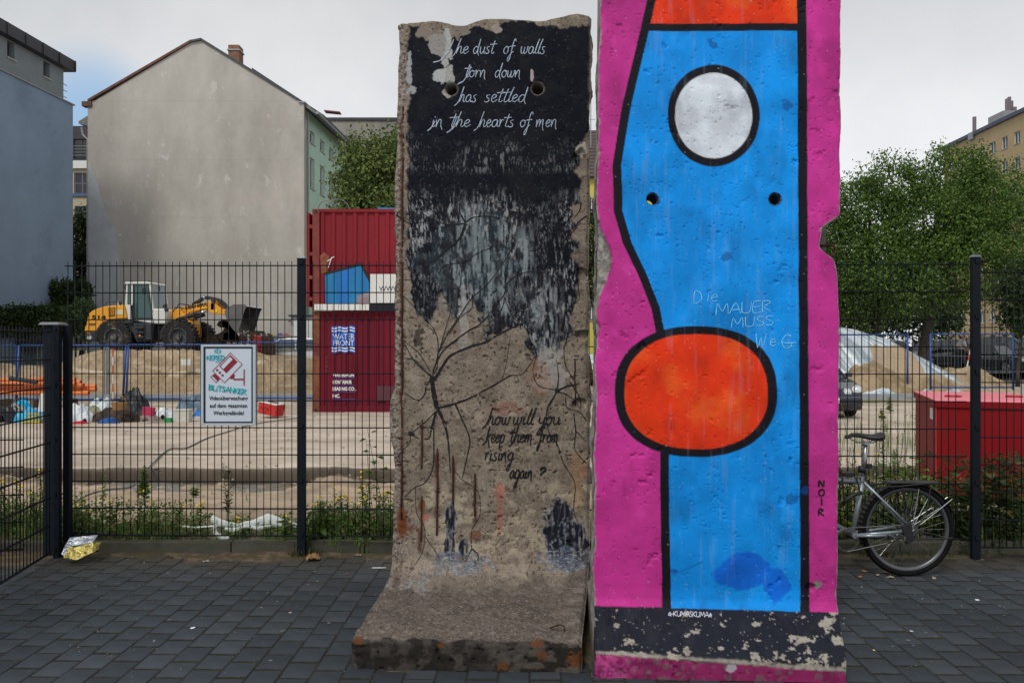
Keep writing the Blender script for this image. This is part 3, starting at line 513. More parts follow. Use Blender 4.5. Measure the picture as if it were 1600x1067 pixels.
script([('again', 796, 832)], 747, 12, ink, 'lettering_line', 2.6); script([('?', 841, 850)], 748, 9.5, ink, 'lettering_mark', 3.6, .2)
# ---- segment 2: brightly painted, thick toe at the front, foot running back
W2 = 1.2
s2 = Seg((1.0, 3.95), .05, [(-.05, 3.6), (0, .34), (.008, .29), (.03, .255), (.235, .105), (.25, .09), (.262, .0)],
         [(-.24, 3.6), (-.22, .34), (-.22, .31), (-.22, .3), (-.22, .12), (-.22, .1), (-.22, .0)], W2, .0046, lean_x=.012)
def pxz(y): return ZZ(y, 3.97)
def uL2(z, v):
    n_ = (fbm(z * 7, z * 0, 203, 5) - .5) * .022
    for y, d_, hh in ((398, .0, .1),): n_ = n_ + d_ * np.exp(-((z - pxz(y)) / hh) ** 2)
    return -.6 + n_
def uR2(z, v):
    return .6 + (fbm(z * 6, z * 0 + 4, 205, 5) - .5) * .016 - .085 * np.exp(-((z - pxz(372)) / .085) ** 4) - .02 * np.exp(-((z - pxz(400)) / .1) ** 2) - .045 * np.clip(v, 0, .3) / .26 * (z < .3)
EL2 = lambda y: np.interp(y, [-200, 340, 362, 385, 402, 425, 455, 480, 500, 512, 530, 900, 1100], [0, 0, 6, 17, 22, 19, 9, 3, 1, 5, 0, 0, 0])  # chipped-off width at the left edge
def disp2(u, z, v, eL, eR):
    d = (fbm(u * 20, (z + v) * 20, 211, 4) - .5) * .0022 + (fbm(u * 4, (z + v) * 4, 212, 3) - .5) * .007
    pit = fbm(u * 60, (z + v) * 60, 213, 2); reg = fbm(u * 6, z * 6, 214, 3)
    d -= .006 * sst(.80, .90, pit) + .006 * sst(.90, .95, vn(u * 110, (z + v) * 110, 218)) * (reg > .5)
    d -= .008 * sst(.68, .8, fbm(u * 22, z * 30, 215, 3)) * sst(.55, .66, reg)
    y = HY - (z - EYE) * 313; ch = EL2(y) / 313.; k = 1 - sst(-.008, .008, eL - ch + (fbm(z * 30, u * 30, 216, 3) - .5) * .012); k = k * (ch > .002)
    d -= k * (.035 + .03 * (fbm(u * 25, z * 25, 217, 3) - .5))
    d -= .010 * (1 - sst(0, .014, eL)) ** 2 + .010 * (1 - sst(0, .014, eR)) ** 2
    d -= .03 * (1 - sst(.5, 1, np.hypot((u - .47) / .03, (z - pxz(913)) / .022)))
    low = (z < .26); bl_ = 1 - sst(-.38, -.25, u + (fbm(z * 10, v * 10, 219, 3) - .5) * .1); d += np.where(low, (fbm(u * 18, (z + v) * 18, 220, 4) - .5) * (.008 + .03 * bl_), 0)
    return d
s2.make(uL2, uR2, disp2, lambda u: .02 * fbm(u * 6, u * 0, 231, 3))
h2 = [s2.hit(1019, 311) + (.028,), s2.hit(1211, 311) + (.028,)]
px, py = s2.px(); n2 = fbm(px * .05, py * .05, 300, 5); n3 = fbm(px * .012, py * .008, 301, 4); nf = vn(px * .7, py * .7, 302)
wob = (fbm(px * .02, py * .02, 303, 3) - .5) * 6 + (fbm(px * .15, py * .15, 307, 3) - .5) * 1.6
pink = np.ones(px.shape + (3,)) * np.array([.46, .030, .235]); pink = mixc(pink, sst(.35, .7, n3) * .5, (.36, .022, .175)); pink = mixc(pink, sst(.6, .8, n2) * .3, (.55, .06, .32))
bluec = np.ones(px.shape + (3,)) * np.array([.003, .235, .68]); bluec = mixc(bluec, sst(.35, .7, n3) * .5, (.004, .19, .58)); bluec = mixc(bluec, sst(.58, .8, fbm(px * .06, py * .02, 304, 4)) * .3, (.03, .3, .75))
orng = np.ones(px.shape + (3,)) * np.array([.62, .034, .006]); orng = mixc(orng, sst(.48, .72, fbm(px * .02, py * .02, 305, 4)) * .6, (.66, .10, .014)); orng = mixc(orng, sst(.4, .7, n2) * .3, (.5, .02, .005))
whit = np.ones(px.shape + (3,)) * np.array([.55, .60, .66]); whit = mixc(whit, sst(.45, .7, fbm(px * .03, py * .05, 306, 4)) * .5, (.4, .42, .45))
blk = np.ones(px.shape + (3,)) * np.array([.006, .006, .010])
# plain geometric panel: colour field with a sweeping black border, a ringed disc and a ringed oval
xl = np.interp(py, [-150, 0, 60, 160, 260, 330, 380, 430, 480, 540, 1000], [1036, 1018, 1004, 980, 964, 966, 980, 1004, 1024, 1036, 1042]); xr = np.interp(py, [-150, 1000], [1252, 1258])
for a_ in range(1): pass
xl = xl + wob * .3; xr = xr + wob * .3
bx_ = [(1008, 1256)]
inside = sst(-.8, .8, px - xl) * sst(-.8, .8, xr - px)
def over(cc, k, col): return cc * (1 - k[..., None]) + col * k[..., None]
c = pink.copy(); c = over(c, inside, bluec)
top = inside * (1 - sst(-1, 1, py - 46 + wob * .3)); c = over(c, top, orng)
line = np.maximum(1 - sst(6.2, 7.6, np.abs(px - xl)), 1 - sst(6.6, 8, np.abs(px - xr))); line = np.maximum(line, inside * (1 - sst(5.2, 6.6, np.abs(py - 43 + wob * .4)))); c = over(c, line, blk)
def ringed(x, y, rx, ry, p_, wd, col):
    global c
    d_ = (np.abs((px - x) / rx) ** p_ + np.abs((py - y) / ry) ** p_) ** (1 / p_); e = (d_ - 1) * min(rx, ry) + wob * .4
    c = over(c, 1 - sst(-.8, .8, e), blk); c = over(c, 1 - sst(-.8, .8, e + wd), col)
ringed(1115, 181, 72, 80, 2.0, 11.5, whit); ringed(1088, 612, 127, 102, 2.3, 12, orng)
# deeper blue spill
sp = np.clip(blob(px, py, 1160, 893, 44, 32, 310, .35, .05) + blob(px, py, 1214, 912, 20, 32, 311, .4, .06), 0, 1) * inside * (1 - line); c = mixc(c, sp * .85, (.004, .10, .56))
# drips, scuffs, pits
c = mixc(c, sst(.60, .8, fbm(px * .2, py * .015, 312, 4)) * inside * (1 - line) * .12, (.25, .3, .4)); c = c * (1 + (fbm(px * .03, py * .03, 315, 6) - .5)[..., None] * .5) * (1 - .22 * sst(.55, .75, fbm(px * .02, py * .012, 316, 6)))[..., None]
pits = sst(.86, .93, fbm(px * .30, py * .30, 313, 2)); c = mixc(c, pits * .75, (.012, .012, .03)); c = mixc(c, sst(.965, .985, vn(px * .55, py * .55, 314)) * .6, (.35, .33, .34))
for x, y, r_, s_ in ((1135, 401, 8, 320), (1116, 70, 7, 321), (1230, 165, 9, 322), (1238, 780, 10, 323), (1258, 765, 7, 324), (1110, 65, 5, 325), (1052, 893, 5, 326)): c = mixc(c, blob(px, py, x, y, r_, r_ * .8, s_, 1., .2) * .6, (.004, .05, .2))
c = mixc(c, np.clip(1 - np.abs(py - (895 - (px - 1058) * .45)) / 1.6, 0, 1) * ((px > 1058) & (px < 1098)) * .7, (.004, .04, .2))
# chipped left edge, worn edges
ch = EL2(py); e_px = s2.eL * 313; k = (1 - sst(-1.5, 1.5, e_px - ch + (fbm(py * .1, px * .1, 216, 3) - .5) * 4)) * (ch > .6)
grey = np.ones(px.shape + (3,)) * np.array([.26, .245, .225]); grey = mixc(grey, sst(.45, .65, fbm(px * .15, py * .15, 331, 4)) * .7, (.12, .11, .1)); c = over(c, k, grey)
wear = np.maximum(1 - sst(.5, 3.2, e_px + (fbm(py * .12, px * .1, 332, 4) - .5) * 6), 1 - sst(.3, 2.2, s2.eR * 313 + (fbm(py * .12, px * .1, 333, 4) - .5) * 7)); c = over(c, wear * .85, grey)
nr = (1 - sst(1, 3, s2.eR * 313 - 3)) * (np.abs(py - 350) < 12); c = over(c, nr, grey); c = over(c, 1 - sst(.6, 1, np.hypot((px - 1276) / 9, (py - 913) / 7) + (n2 - .5) * .5), grey * .7)
# bottom: black band flaking off bare concrete, then dark pink toe
band0 = 946 + (px - 925) * .028 + (fbm(px * .1, px * 0, 340, 3) - .5) * 2; kb = sst(-1, 1, py - band0)
bb = np.ones(px.shape + (3,)) * np.array([.012, .014, .022]); bb = mixc(bb, sst(.5, .8, n2) * .3, (.03, .035, .045))
fl = fbm(px * .055, py * .08, 341, 7) * .8 + .2 * fbm(px * .3, py * .3, 349, 3); yy = (py - band0) / (1016 + (px - 925) * .07 - band0); thr = .685 - .10 * sst(.55, 1.0, yy) - .13 * sst(1190, 1310, px) - .04 * (1 - sst(930, 1010, px)); flake = sst(thr, thr + .02, fl) + sst(.82, .86, fbm(px * .35, py * .35, 342, 2)) * .8
cnc = np.ones(px.shape + (3,)) * np.array([.30, .275, .235]); cnc = mixc(cnc, sst(.45, .7, fbm(px * .2, py * .2, 343, 4)) * .6, (.17, .155, .135)); bb = over(bb, np.clip(flake, 0, 1), cnc)
edge = 1 - sst(.0, .07, np.abs(yy - 1.03) + (fbm(px * .08, py * .08, 344, 4) - .5) * .08); bb = over(bb, edge * .9, cnc)
c = over(c, kb, bb)
toe = sst(1.05, 1.1, yy + (fbm(px * .1, py * .1, 345, 4) - .5) * .05); tc_ = np.ones(px.shape + (3,)) * np.array([.20, .016, .085]); tc_ = mixc(tc_, sst(.45, .7, n2) * .5, (.09, .012, .045)); tc_ = mixc(tc_, sst(.60, .68, fbm(px * .12, py * .12, 346, 5)) * .7, (.1, .085, .075)); tc_ = mixc(tc_, (1 - sst(960, 1010, px)) * sst(.4, .6, fbm(px * .2, py * .2, 347, 3)) * .6, (.42, .06, .24)); tc_ = mixc(tc_, blob(px, py, 1142, 1043, 8, 8, 348, .6, .1), (.32, .28, .33))
c = over(c, toe, tc_)
c2 = np.clip(c * 1.0, .002, .85)
def edge2(u, z, v):
    x = fbm(z * 20, v * 20, 350, 4); return mixc(np.ones(np.shape(z) + (3,)) * np.array([.27, .25, .23]), sst(.4, .65, x) * .7, (.13, .12, .11))
wall2 = thing('wall_segment', 'tall concrete wall slab painted pink, blue and orange with thick black outlines', 'wall slab', (1.0, 3.95, 0), group='freestanding concrete wall slabs')
s2.shell(c2, edge2, paint_mat, 'concrete_slab', wall2, holes=h2)
for (hu, hz, hr) in h2:     # lining of the through holes
    mb = MB(); a = s2.world(np.float64(hu), .0 + float(np.interp(-hz, -s2.pz, s2.pv)), np.float64(hz)); b = s2.world(np.float64(hu), -.235, np.float64(hz)); ax = Vector(b - a)
    mb.lathe(a, ax, [(-.001, hr + .006), (.004, hr), (ax.length, hr)], 20); mb.build('hole_lining', mat('hole_lining', (.02, .03, .06), .8, .4, 40, .4, 120), wall2, smooth=True)
# rear foot
ft = MB(); pr = [(-.2, .0), (-.2, .3), (-.3, .2), (-1.05, .13), (-1.1, .0)]
ft.prism(pr, lambda p: s2.world(np.float64(-.6), p[0], np.float64(p[1])), lambda p: s2.world(np.float64(.6), p[0], np.float64(p[1]))); ft.build('rear_foot', conc_plain, wall2, bevel=.01)
# bent lifting loop out of the right edge
q = Vector(s2.world(np.float64(.55), -.12, np.float64(pxz(398)))); ring = [q + Vector((.0, 0, .028)) + Vector((.03 + .035 * math.sin(a_), 0, .0 + .03 * math.cos(a_) - .0)) for a_ in np.linspace(-.6, 2.9, 12)]
MB().tube([q + Vector((-.06, 0, .05))] + ring, .0075, 8).build('lifting_loop', rust, wall2, smooth=True)
def marks(words, name, m, wd, seg=s2, parent=wall2):
    mb = MB()
    for wtxt, x0, x1, base, h, rise in words:
        for stp in lay(wtxt, CAP, x0, x1, base, h, .05, rise): seg.ribbon(mb, stp, (wd, wd * .8), .003, 3, .5)
    return mb.build(name, m, parent, kind='stuff')
lchalk = mat('pale_chalk', (.16, .52, .80), .9, .5, 200, .3, 300)
marks([('D', 1084, 1098, 474, 19, 0), ('ie', 1104, 1124, 471, 17, 0)], 'chalk_lettering', lchalk, 1.0)
marks([('MAUER', 1118, 1208, 492, 17, .06)], 'chalk_lettering', lchalk, 1.0); marks([('MUSS', 1142, 1210, 512, 15, .06)], 'chalk_lettering', lchalk, 1.0); marks([('W', 1180, 1198, 543, 22, 0), ('e', 1202, 1214, 541, 18, 0), ('G', 1220, 1240, 545, 22, 0)], 'chalk_lettering', lchalk, 1.0)
mb = MB(); s2.ribbon(mb, [(1222, 535), (1232, 536), (1243, 535)], (1, 1), .003); mb.build('chalk_stroke', lchalk, wall2)
for ch_, y in (('N', 760), ('O', 774), ('I', 788.5), ('R', 805)):
    marks([(ch_, 1279 + (3 if ch_ == 'I' else 0), 1289 + (-2 if ch_ == 'I' else 0), y, 10, 0)], 'painted_letter', ink, 2.3)
wchalk = mat('white_chalk', (.5, .5, .6), .9, .5, 200, .3, 300)
marks([('*-KUMASKUMA*', 1044, 1112, 962, 8, -.03)], 'scratched_lettering', wchalk, .8)
# ================================================================ GROUND
sand_mat = mat('sandy_ground', (.36, .30, .235), .95, .16, 1.2, .6, 30, attr='Col', spec=.1)
dirt_mat = mat('dug_sand', (1, 1, 1), .95, .25, 8, .8, 40, attr='Col', spec=.05)
def terrain(name, xs, ys, zf, cf, m, kind='structure', label=None, cat=None):
    X, Y = np.meshgrid(np.array(xs), np.array(ys)); Z = zf(X, Y); C = cf(X, Y, Z); o = grid_mesh(name, np.stack([X, Y, Z], -1)[:, ::-1], m, cols=C[:, ::-1].reshape(-1, 3)); o['kind'] = kind; return o
far = MB(); far.add([(-500, 2, -.30), (500, 2, -.30), (500, 900, -.30), (-500, 900, -.30)], [(0, 1, 2, 3)]); far.build('ground', mat('far_ground', (.16, .15, .13), .95, .25, .4, .3, 4), kind='structure')
def site_z(X, Y):
    n = fbm(X * .6, Y * .6, 400, 4) - .5; nn = fbm(X * 4, Y * 4, 401, 4) - .5
    edge = 10.75 + (fbm(X * 1.2, X * 0, 402, 4) - .5) * .45 + (fbm(X * 7, X * 0, 409, 4) - .5) * .22
    z = np.interp(Y, [5.9, 6.6, 7.4, 8.6, 9.8, 10.7], [.05, .05, .02, -.12, -.26, -.34]) + nn * .04 + n * .05
    rub = fbm(X * 5, Y * 5, 403, 4)
    z = z + np.where((Y > 10.2) & (Y < 10.9), (rub - .45) * .22 * (1 - np.abs(Y - 10.55) / .35), 0)
    lump = np.clip(fbm(X * .9, X * 0 + 3, 419, 5) - .42, 0, 1) * 1.1 + np.clip(fbm(X * 5, Y * 5, 420, 4) - .55, 0, 1) * .5; z = z + lump * .36 * sst(9.9, 10.5, Y)
    k = sst(edge - .03, edge + .04, Y); z = z * (1 - k) + (-.10 - .05 * sst(10.8, 20, Y) + n * .03 * sst(11, 14, Y) + nn * .01) * k
    z = z + .35 * sst(33, 40, Y) * sst(8, 16, X) - .0
    return z
def site_c(X, Y, Z):
    c = np.ones(X.shape + (3,)) * np.array([.49, .42, .345]); slab = sst(10.8, 10.95, Y)
    n = fbm(X * .5, Y * 1.4, 410, 5); c = mixc(c, sst(.5, .62, n) * .45, (.33, .275, .215)); c = mixc(c, sst(.62, .7, fbm(X * .9, Y * 4, 411, 4)) * slab * .5, (.3, .26, .22))
    c = mixc(c, sst(.55, .75, fbm(X * 3, Y * 3, 412, 4)) * .35, (.46, .40, .34))
    near = 1 - sst(10.6, 10.85, Y); c = mixc(c, near * .75, (.36, .275, .19)); c = mixc(c, near * sst(.45, .6, fbm(X * 4, Y * 4, 413, 5)) * .5, (.24, .18, .12))
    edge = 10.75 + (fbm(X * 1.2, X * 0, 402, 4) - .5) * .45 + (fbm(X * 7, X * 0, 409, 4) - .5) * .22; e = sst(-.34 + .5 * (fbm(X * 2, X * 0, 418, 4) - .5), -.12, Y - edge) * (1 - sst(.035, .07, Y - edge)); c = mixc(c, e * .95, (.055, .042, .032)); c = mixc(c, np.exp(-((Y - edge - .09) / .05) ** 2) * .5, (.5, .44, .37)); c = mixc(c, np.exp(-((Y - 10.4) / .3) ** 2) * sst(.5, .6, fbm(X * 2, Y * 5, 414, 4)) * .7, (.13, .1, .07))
    soil = 1 - sst(6.5, 7.6, Y + (n - .5) * 1.2); c = mixc(c, soil * .75, (.11, .09, .055))
    c = mixc(c, sst(21, 24, Y) * sst(.4, .6, n) * .6, (.3, .25, .18))
    g = sst(.56, .64, fbm(X * .7, Y * .7, 415, 5)) * sst(20.5, 22, Y) * (1 - sst(25, 26, Y)); c = mixc(c, g * .7, (.12, .15, .05))
    for ph, a_ in ((0, .05), (1.7, .05), (4.4, -.12), (6.1, -.12)): c = mixc(c, np.exp(-((Y - (13.2 + ph + a_ * X + .25 * np.sin(X * .5 + ph))) / .16) ** 2) * sst(.38, .6, fbm(X * .8, Y * 2, 416, 5)) * .5, (.27, .225, .175))
    c = mixc(c, sst(.60, .72, fbm(X * .35, Y * .9, 417, 6)) * slab * .4, (.26, .22, .17))
    c = mixc(c, sst(34, 37, Y) * .8, (.1, .1, .1))
    return c
ys = np.r_[np.linspace(6.06, 10.2, 150), np.linspace(10.22, 11.1, 60), np.linspace(11.2, 26, 160), np.linspace(26.3, 75, 70)]
terrain('building_site_ground', np.r_[np.linspace(-26, -9, 120), np.linspace(-8.95, 9, 900), np.linspace(9.1, 34, 160)], ys, site_z, site_c, sand_mat)
# ---- pavement: individual concrete pavers, joints recessed
PA = .016
base = MB(); base.add([(-14, .2, -.0045), (14, .2, -.0045), (14, 6.05, -.0045), (-14, 6.05, -.0045)], [(0, 1, 2, 3)])
pave = base.build('pavement', mat('joint_sand', (.022, .020, .014), .98, .4, 30, .8, 200, grime=((.03, .05, .015), 4, .58)), kind='structure')
def pavermat(name, c):
    m = mat(name, c, .8, .16, 5, .35, 320, col2=(c[0] * 1.2, c[1] * 1.2, c[2] * 1.18), spec=.22)
    t = m.node_tree; n = t.nodes; l = t.links; b = n['Principled BSDF']; src = b.inputs['Base Color'].links[0].from_socket
    g = n.new('ShaderNodeNewGeometry'); sx = n.new('ShaderNodeSeparateXYZ'); l.new(g.outputs['Position'], sx.inputs[0])
    nz = n.new('ShaderNodeTexNoise'); nz.inputs['Scale'].default_value = 2.2; nz.inputs['Detail'].default_value = 9; nz.inputs['Roughness'].default_value = .75; l.new(g.outputs['Position'], nz.inputs[0])
    ma = n.new('ShaderNodeMath'); ma.operation = 'MULTIPLY_ADD'; ma.inputs[1].default_value = 1.5; l.new(nz.outputs['Fac'], ma.inputs[0]); l.new(sx.outputs['Y'], ma.inputs[2])
    mr = n.new('ShaderNodeMapRange'); mr.inputs['From Min'].default_value = 5.95; mr.inputs['From Max'].default_value = 6.75; mr.inputs['To Max'].default_value = .85; l.new(ma.outputs[0], mr.inputs['Value'])
    mm = n.new('ShaderNodeMix'); mm.data_type = 'RGBA'; l.new(mr.outputs[0], mm.inputs[0]); l.new(src, mm.inputs[6]); mm.inputs[7].default_value = (.062, .05, .034, 1)
    n3 = n.new('ShaderNodeTexNoise'); n3.inputs['Scale'].default_value = .9; n3.inputs['Detail'].default_value = 5; l.new(g.outputs['Position'], n3.inputs[0])
    m3 = n.new('ShaderNodeMapRange'); m3.inputs['From Min'].default_value = .35; m3.inputs['From Max'].default_value = .65; m3.inputs['To Min'].default_value = .82; m3.inputs['To Max'].default_value = 1.15; l.new(n3.outputs['Fac'], m3.inputs['Value'])
    sc_ = n.new('ShaderNodeVectorMath'); sc_.operation = 'SCALE'; l.new(mm.outputs[2], sc_.inputs[0]); l.new(m3.outputs[0], sc_.inputs['Scale']); l.new(sc_.outputs[0], b.inputs['Base Color'])
    return m
PM = [pavermat('paver_grey', (.032, .040, .050)), pavermat('paver_slate', (.027, .034, .043)), pavermat('paver_pale', (.038, .046, .056))]
PW, PL = .147, .188
def paver_mesh(k):
    mb = MB(); g = .0042; b = .0030; w_, l_ = PW / 2 - g, PL / 2 - g * 1.75
    o = [(-w_, -l_), (w_, -l_), (w_, l_), (-w_, l_)]; i = [(-w_ + b, -l_ + b), (w_ - b, -l_ + b), (w_ - b, l_ - b), (-w_ + b, l_ - b)]
    vs = [(x, y, -.03) for x, y in o] + [(x, y, -b) for x, y in o] + [(x, y, 0) for x, y in i]
    fs = [(8, 9, 10, 11)] + [(a, (a + 1) % 4, 4 + (a + 1) % 4, 4 + a) for a in range(4)] + [(4 + a, 4 + (a + 1) % 4, 8 + (a + 1) % 4, 8 + a) for a in range(4)]
    return vs, fs
pvs, pfs = paver_mesh(0); pmes = []
for m_ in PM:
    me = bpy.data.meshes.new('paver'); me.from_pydata(pvs, [], pfs); me.materials.append(m_); me.materials.append(MATS['joint_sand']); me.polygons.foreach_set('material_index', [0] + [1, 0] * 4); pmes.append(me)
cells = []
ca_, sa_ = math.cos(PA), math.sin(PA)
for i in range(-60, 61):
    for j in range(0, 34):
        lx, ly = i * PW, 5.86 - (j + .5 + (.5 if i % 2 else 0)) * PL; x, y = lx * ca_ + ly * sa_ - .05, -lx * sa_ + ly * ca_
        if y > 6.02 or y < .3: continue
        cells.append((x, y, i, j))
def seen(x, y):
    if y < 3.55 or abs(x) > .66 * y: return False
    r = x / y
    for s_, u0, u1 in ((s1, -.62, .56), (s2, -.62, .62)):
        d = np.array([x, y]) - s_.O; u, v = d @ s_.U, d @ s_.V
        if u0 < u < u1 and -.3 < v < 1.05 * (s_ is s1): return False
    if y > 3.9 and (925 - 800) / F < r < (1305 - 800) / F: return False
    if y > 4.7 and (545 - 800) / F < r < .12: return False
    return True
vis = sorted([c_ for c_ in cells if seen(c_[0], c_[1])], key=lambda c_: c_[1])[:296]; vs_ = set((c_[2], c_[3]) for c_ in vis)
rest = [MB(), MB(), MB()]
for x, y, i, j in cells:
    k = random.choice((0, 0, 0, 1, 1, 2)); dz = random.uniform(-.0022, .0016); a_ = -PA + random.uniform(-.006, .006); tx, ty = random.uniform(-.008, .008), random.uniform(-.008, .008)
    if (i, j) in vs_:
        o = bpy.data.objects.new('paver', pmes[k]); COL.objects.link(o); o.parent = pave; o.location = (x, y, dz); o.rotation_euler = (tx, ty, a_)
    else:
        M = Matrix.Translation((x, y, dz)) @ Matrix.Rotation(a_, 4, 'Z') @ Matrix.Rotation(tx, 4, 'X') @ Matrix.Rotation(ty, 4, 'Y'); rest[k].add([M @ Vector(v) for v in pvs], pfs)
for r_, m_ in zip(rest, PM):
    o = r_.build('further_pavers', m_, pave, kind='stuff'); o.data.materials.append(MATS['joint_sand']); o.data.polygons.foreach_set('material_index', ([0] + [1, 0] * 4) * (len(r_.f) // 9))
# trodden-in gum, grit and crumbs on the paving
gm_ = MB(); random.seed(77)
for _ in range(26):
    x, y = random.uniform(-3.2, 3.4), random.uniform(3.4, 5.6); r = random.uniform(.006, .014); gm_.add([(x + r * math.cos(a) * random.uniform(.8, 1.1), y + r * math.sin(a) * random.uniform(.8, 1.1), .0035) for a in np.linspace(0, 2 * math.pi, 9)[:-1]], [tuple(range(8))])
gm_.build('gum_spots', mat('gum', (.13, .135, .13), .9, .2, 20), pave, kind='stuff')
gr_ = MB()
for _ in range(900):
    y = 3.3 + 2.6 * random.random() ** .6; x = random.uniform(-.7, .7) * y; r = random.uniform(.0012, .0034) * (2.2 if random.random() < .05 else 1); c_ = Vector((x, y, .002)); gr_.add([c_ + Vector((r, 0, 0)), c_ + Vector((0, r, 0)), c_ + Vector((-r, 0, 0)), c_ + Vector((0, -r, 0)), c_ + Vector((0, 0, r))], [(0, 1, 4), (1, 2, 4), (2, 3, 4), (3, 0, 4)])
gr_.build('grit', mat('grit', (.28, .25, .21), .9, .6, 1), pave, kind='stuff')
# ---- kerb of long edging stones
kerbm = mat('kerb_stone', (.060, .058, .045), .95, .25, 8, .6, 90, col2=(.05, .052, .035), grime=((.025, .035, .012), 6, .6))
kb_ = MB(); kb_.box((0, 6.02, -.06), (28, .05, .12)); kerb = kb_.build('kerb', mat('kerb_bed', (.05, .045, .035), .95), kind='structure')
x = -9.1
while x < 9:
    l_ = .993; MB().box((x + .5, 5.985 + random.uniform(-.004, .004), .018 + random.uniform(-.004, .004)), (l_, .075, .135), rz=random.uniform(-.004, .004)).build('kerb_stone', kerbm, kerb, bevel=.008); x += 1.0
# loose soil and sand washed over the paving along the kerb
np.random.seed(3)
def soil_z(X, Y):
    n = fbm(X * 2.2, Y * 5, 450, 6); near = sst(5.45, 5.95, Y) + .5 * sst(-3.0, -3.6, X) * sst(4.3, 5.2, Y); f_ = 0
    for s_, u0, u1, v1 in ((s1, -.6, .53, 1.04), (s2, -.6, .6, .26)):
        dx, dy = X - s_.O[0], Y - s_.O[1]; u, v = dx * s_.U[0] + dy * s_.U[1], dx * s_.V[0] + dy * s_.V[1]; d = np.hypot(np.maximum(np.maximum(u0 - u, u - u1), 0), np.maximum(v - v1, 0)); f_ = f_ + .62 * (1 - sst(.0, .09, d)) * (v > -1)  # dark soil skirt round the slab feet, added to stand in for contact shadow
    near = near + f_; return -.0135 + .032 * np.clip(near * 1.0 - .42 + (n - .5) * 1.5, -.6, .9) + (fbm(X * 30, Y * 30, 451, 3) - .5) * .006
def soil_c(X, Y, Z): c = np.ones(X.shape + (3,)) * np.array([.075, .06, .04]); c = mixc(c, sst(.5, .65, fbm(X * 20, Y * 20, 452, 4)) * .6, (.15, .115, .08)); return mixc(c, sst(.55, .7, fbm(X * 3, Y * 3, 453, 4)) * .5, (.04, .04, .022))
terrain('soil_and_contact_shade', np.linspace(-4.4, 5.0, 800), np.linspace(3.5, 5.955, 240), soil_z, soil_c, mat('soil_and_contact_shade', (1, 1, 1), .95, .3, 60, .6, 150, attr='Col', spec=.05), kind='stuff')
# ================================================================ VEGETATION TOOLS
def leafcloud(mb, pts, nper, rad, size, cols, flat=0., aspect=.55, droop=0.):
    """many small leaf faces round each point"""
    pts = np.array(pts); n = len(pts) * nper; c = np.repeat(pts, nper, 0) + np.random.normal(0, 1, (n, 3)) * rad * np.array([1, 1, .8])
    d = np.random.normal(0, 1, (n, 3)); d[:, 2] -= droop; d /= np.linalg.norm(d, axis=1)[:, None]; e = np.cross(d, np.random.normal(0, 1, (n, 3))); e /= np.linalg.norm(e, axis=1)[:, None] + 1e-9
    s_ = size * np.random.uniform(.6, 1.35, (n, 1)); a = c - d * s_ * .5; b = c + e * s_ * aspect * .5; t = c + d * s_ * .5; f = c - e * s_ * aspect * .5
    base = len(mb.v); V = np.stack([a, b, t, f], 1).reshape(-1, 3); mb.v += [tuple(v) for v in V]; mb.f += [(base + 4 * i, base + 4 * i + 1, base + 4 * i + 2, base + 4 * i + 3) for i in range(n)]
    cc = np.array(cols)[np.random.randint(0, len(cols), len(pts))]; cc = np.repeat(cc, nper, 0) * np.random.uniform(.72, 1.28, (n, 1)); mb.c += [tuple(v) for v in np.repeat(cc, 4, 0)]
def lobes_pts(lobes, n, seed):
    rs = np.random.RandomState(seed); out_ = []; vol = np.array([l[3] * l[4] * l[5] for l in lobes]) ** .72; vol /= vol.sum()
    for _ in range(n):
        l = lobes[rs.choice(len(lobes), p=vol)]; d = rs.normal(0, 1, 3); d /= np.linalg.norm(d); r = rs.uniform(.42, 1.0) ** .42 * (1 + .16 * rs.normal()); out_.append((l[0] + d[0] * l[3] * r, l[1] + d[1] * l[4] * r, l[2] + d[2] * l[5] * r))
    return out_
barkm = mat('bark', (.06, .048, .036), .95, .35, 12, .9, 30, col2=(.03, .026, .02))
G1 = [(.085, .16, .028), (.11, .19, .036), (.065, .125, .024), (.14, .22, .045), (.045, .09, .018)]
G2 = [(.03, .055, .016), (.04, .07, .018), (.022, .042, .012), (.05, .085, .02)]
G3 = [(.14, .19, .05), (.18, .23, .065), (.10, .145, .04), (.065, .10, .028)]
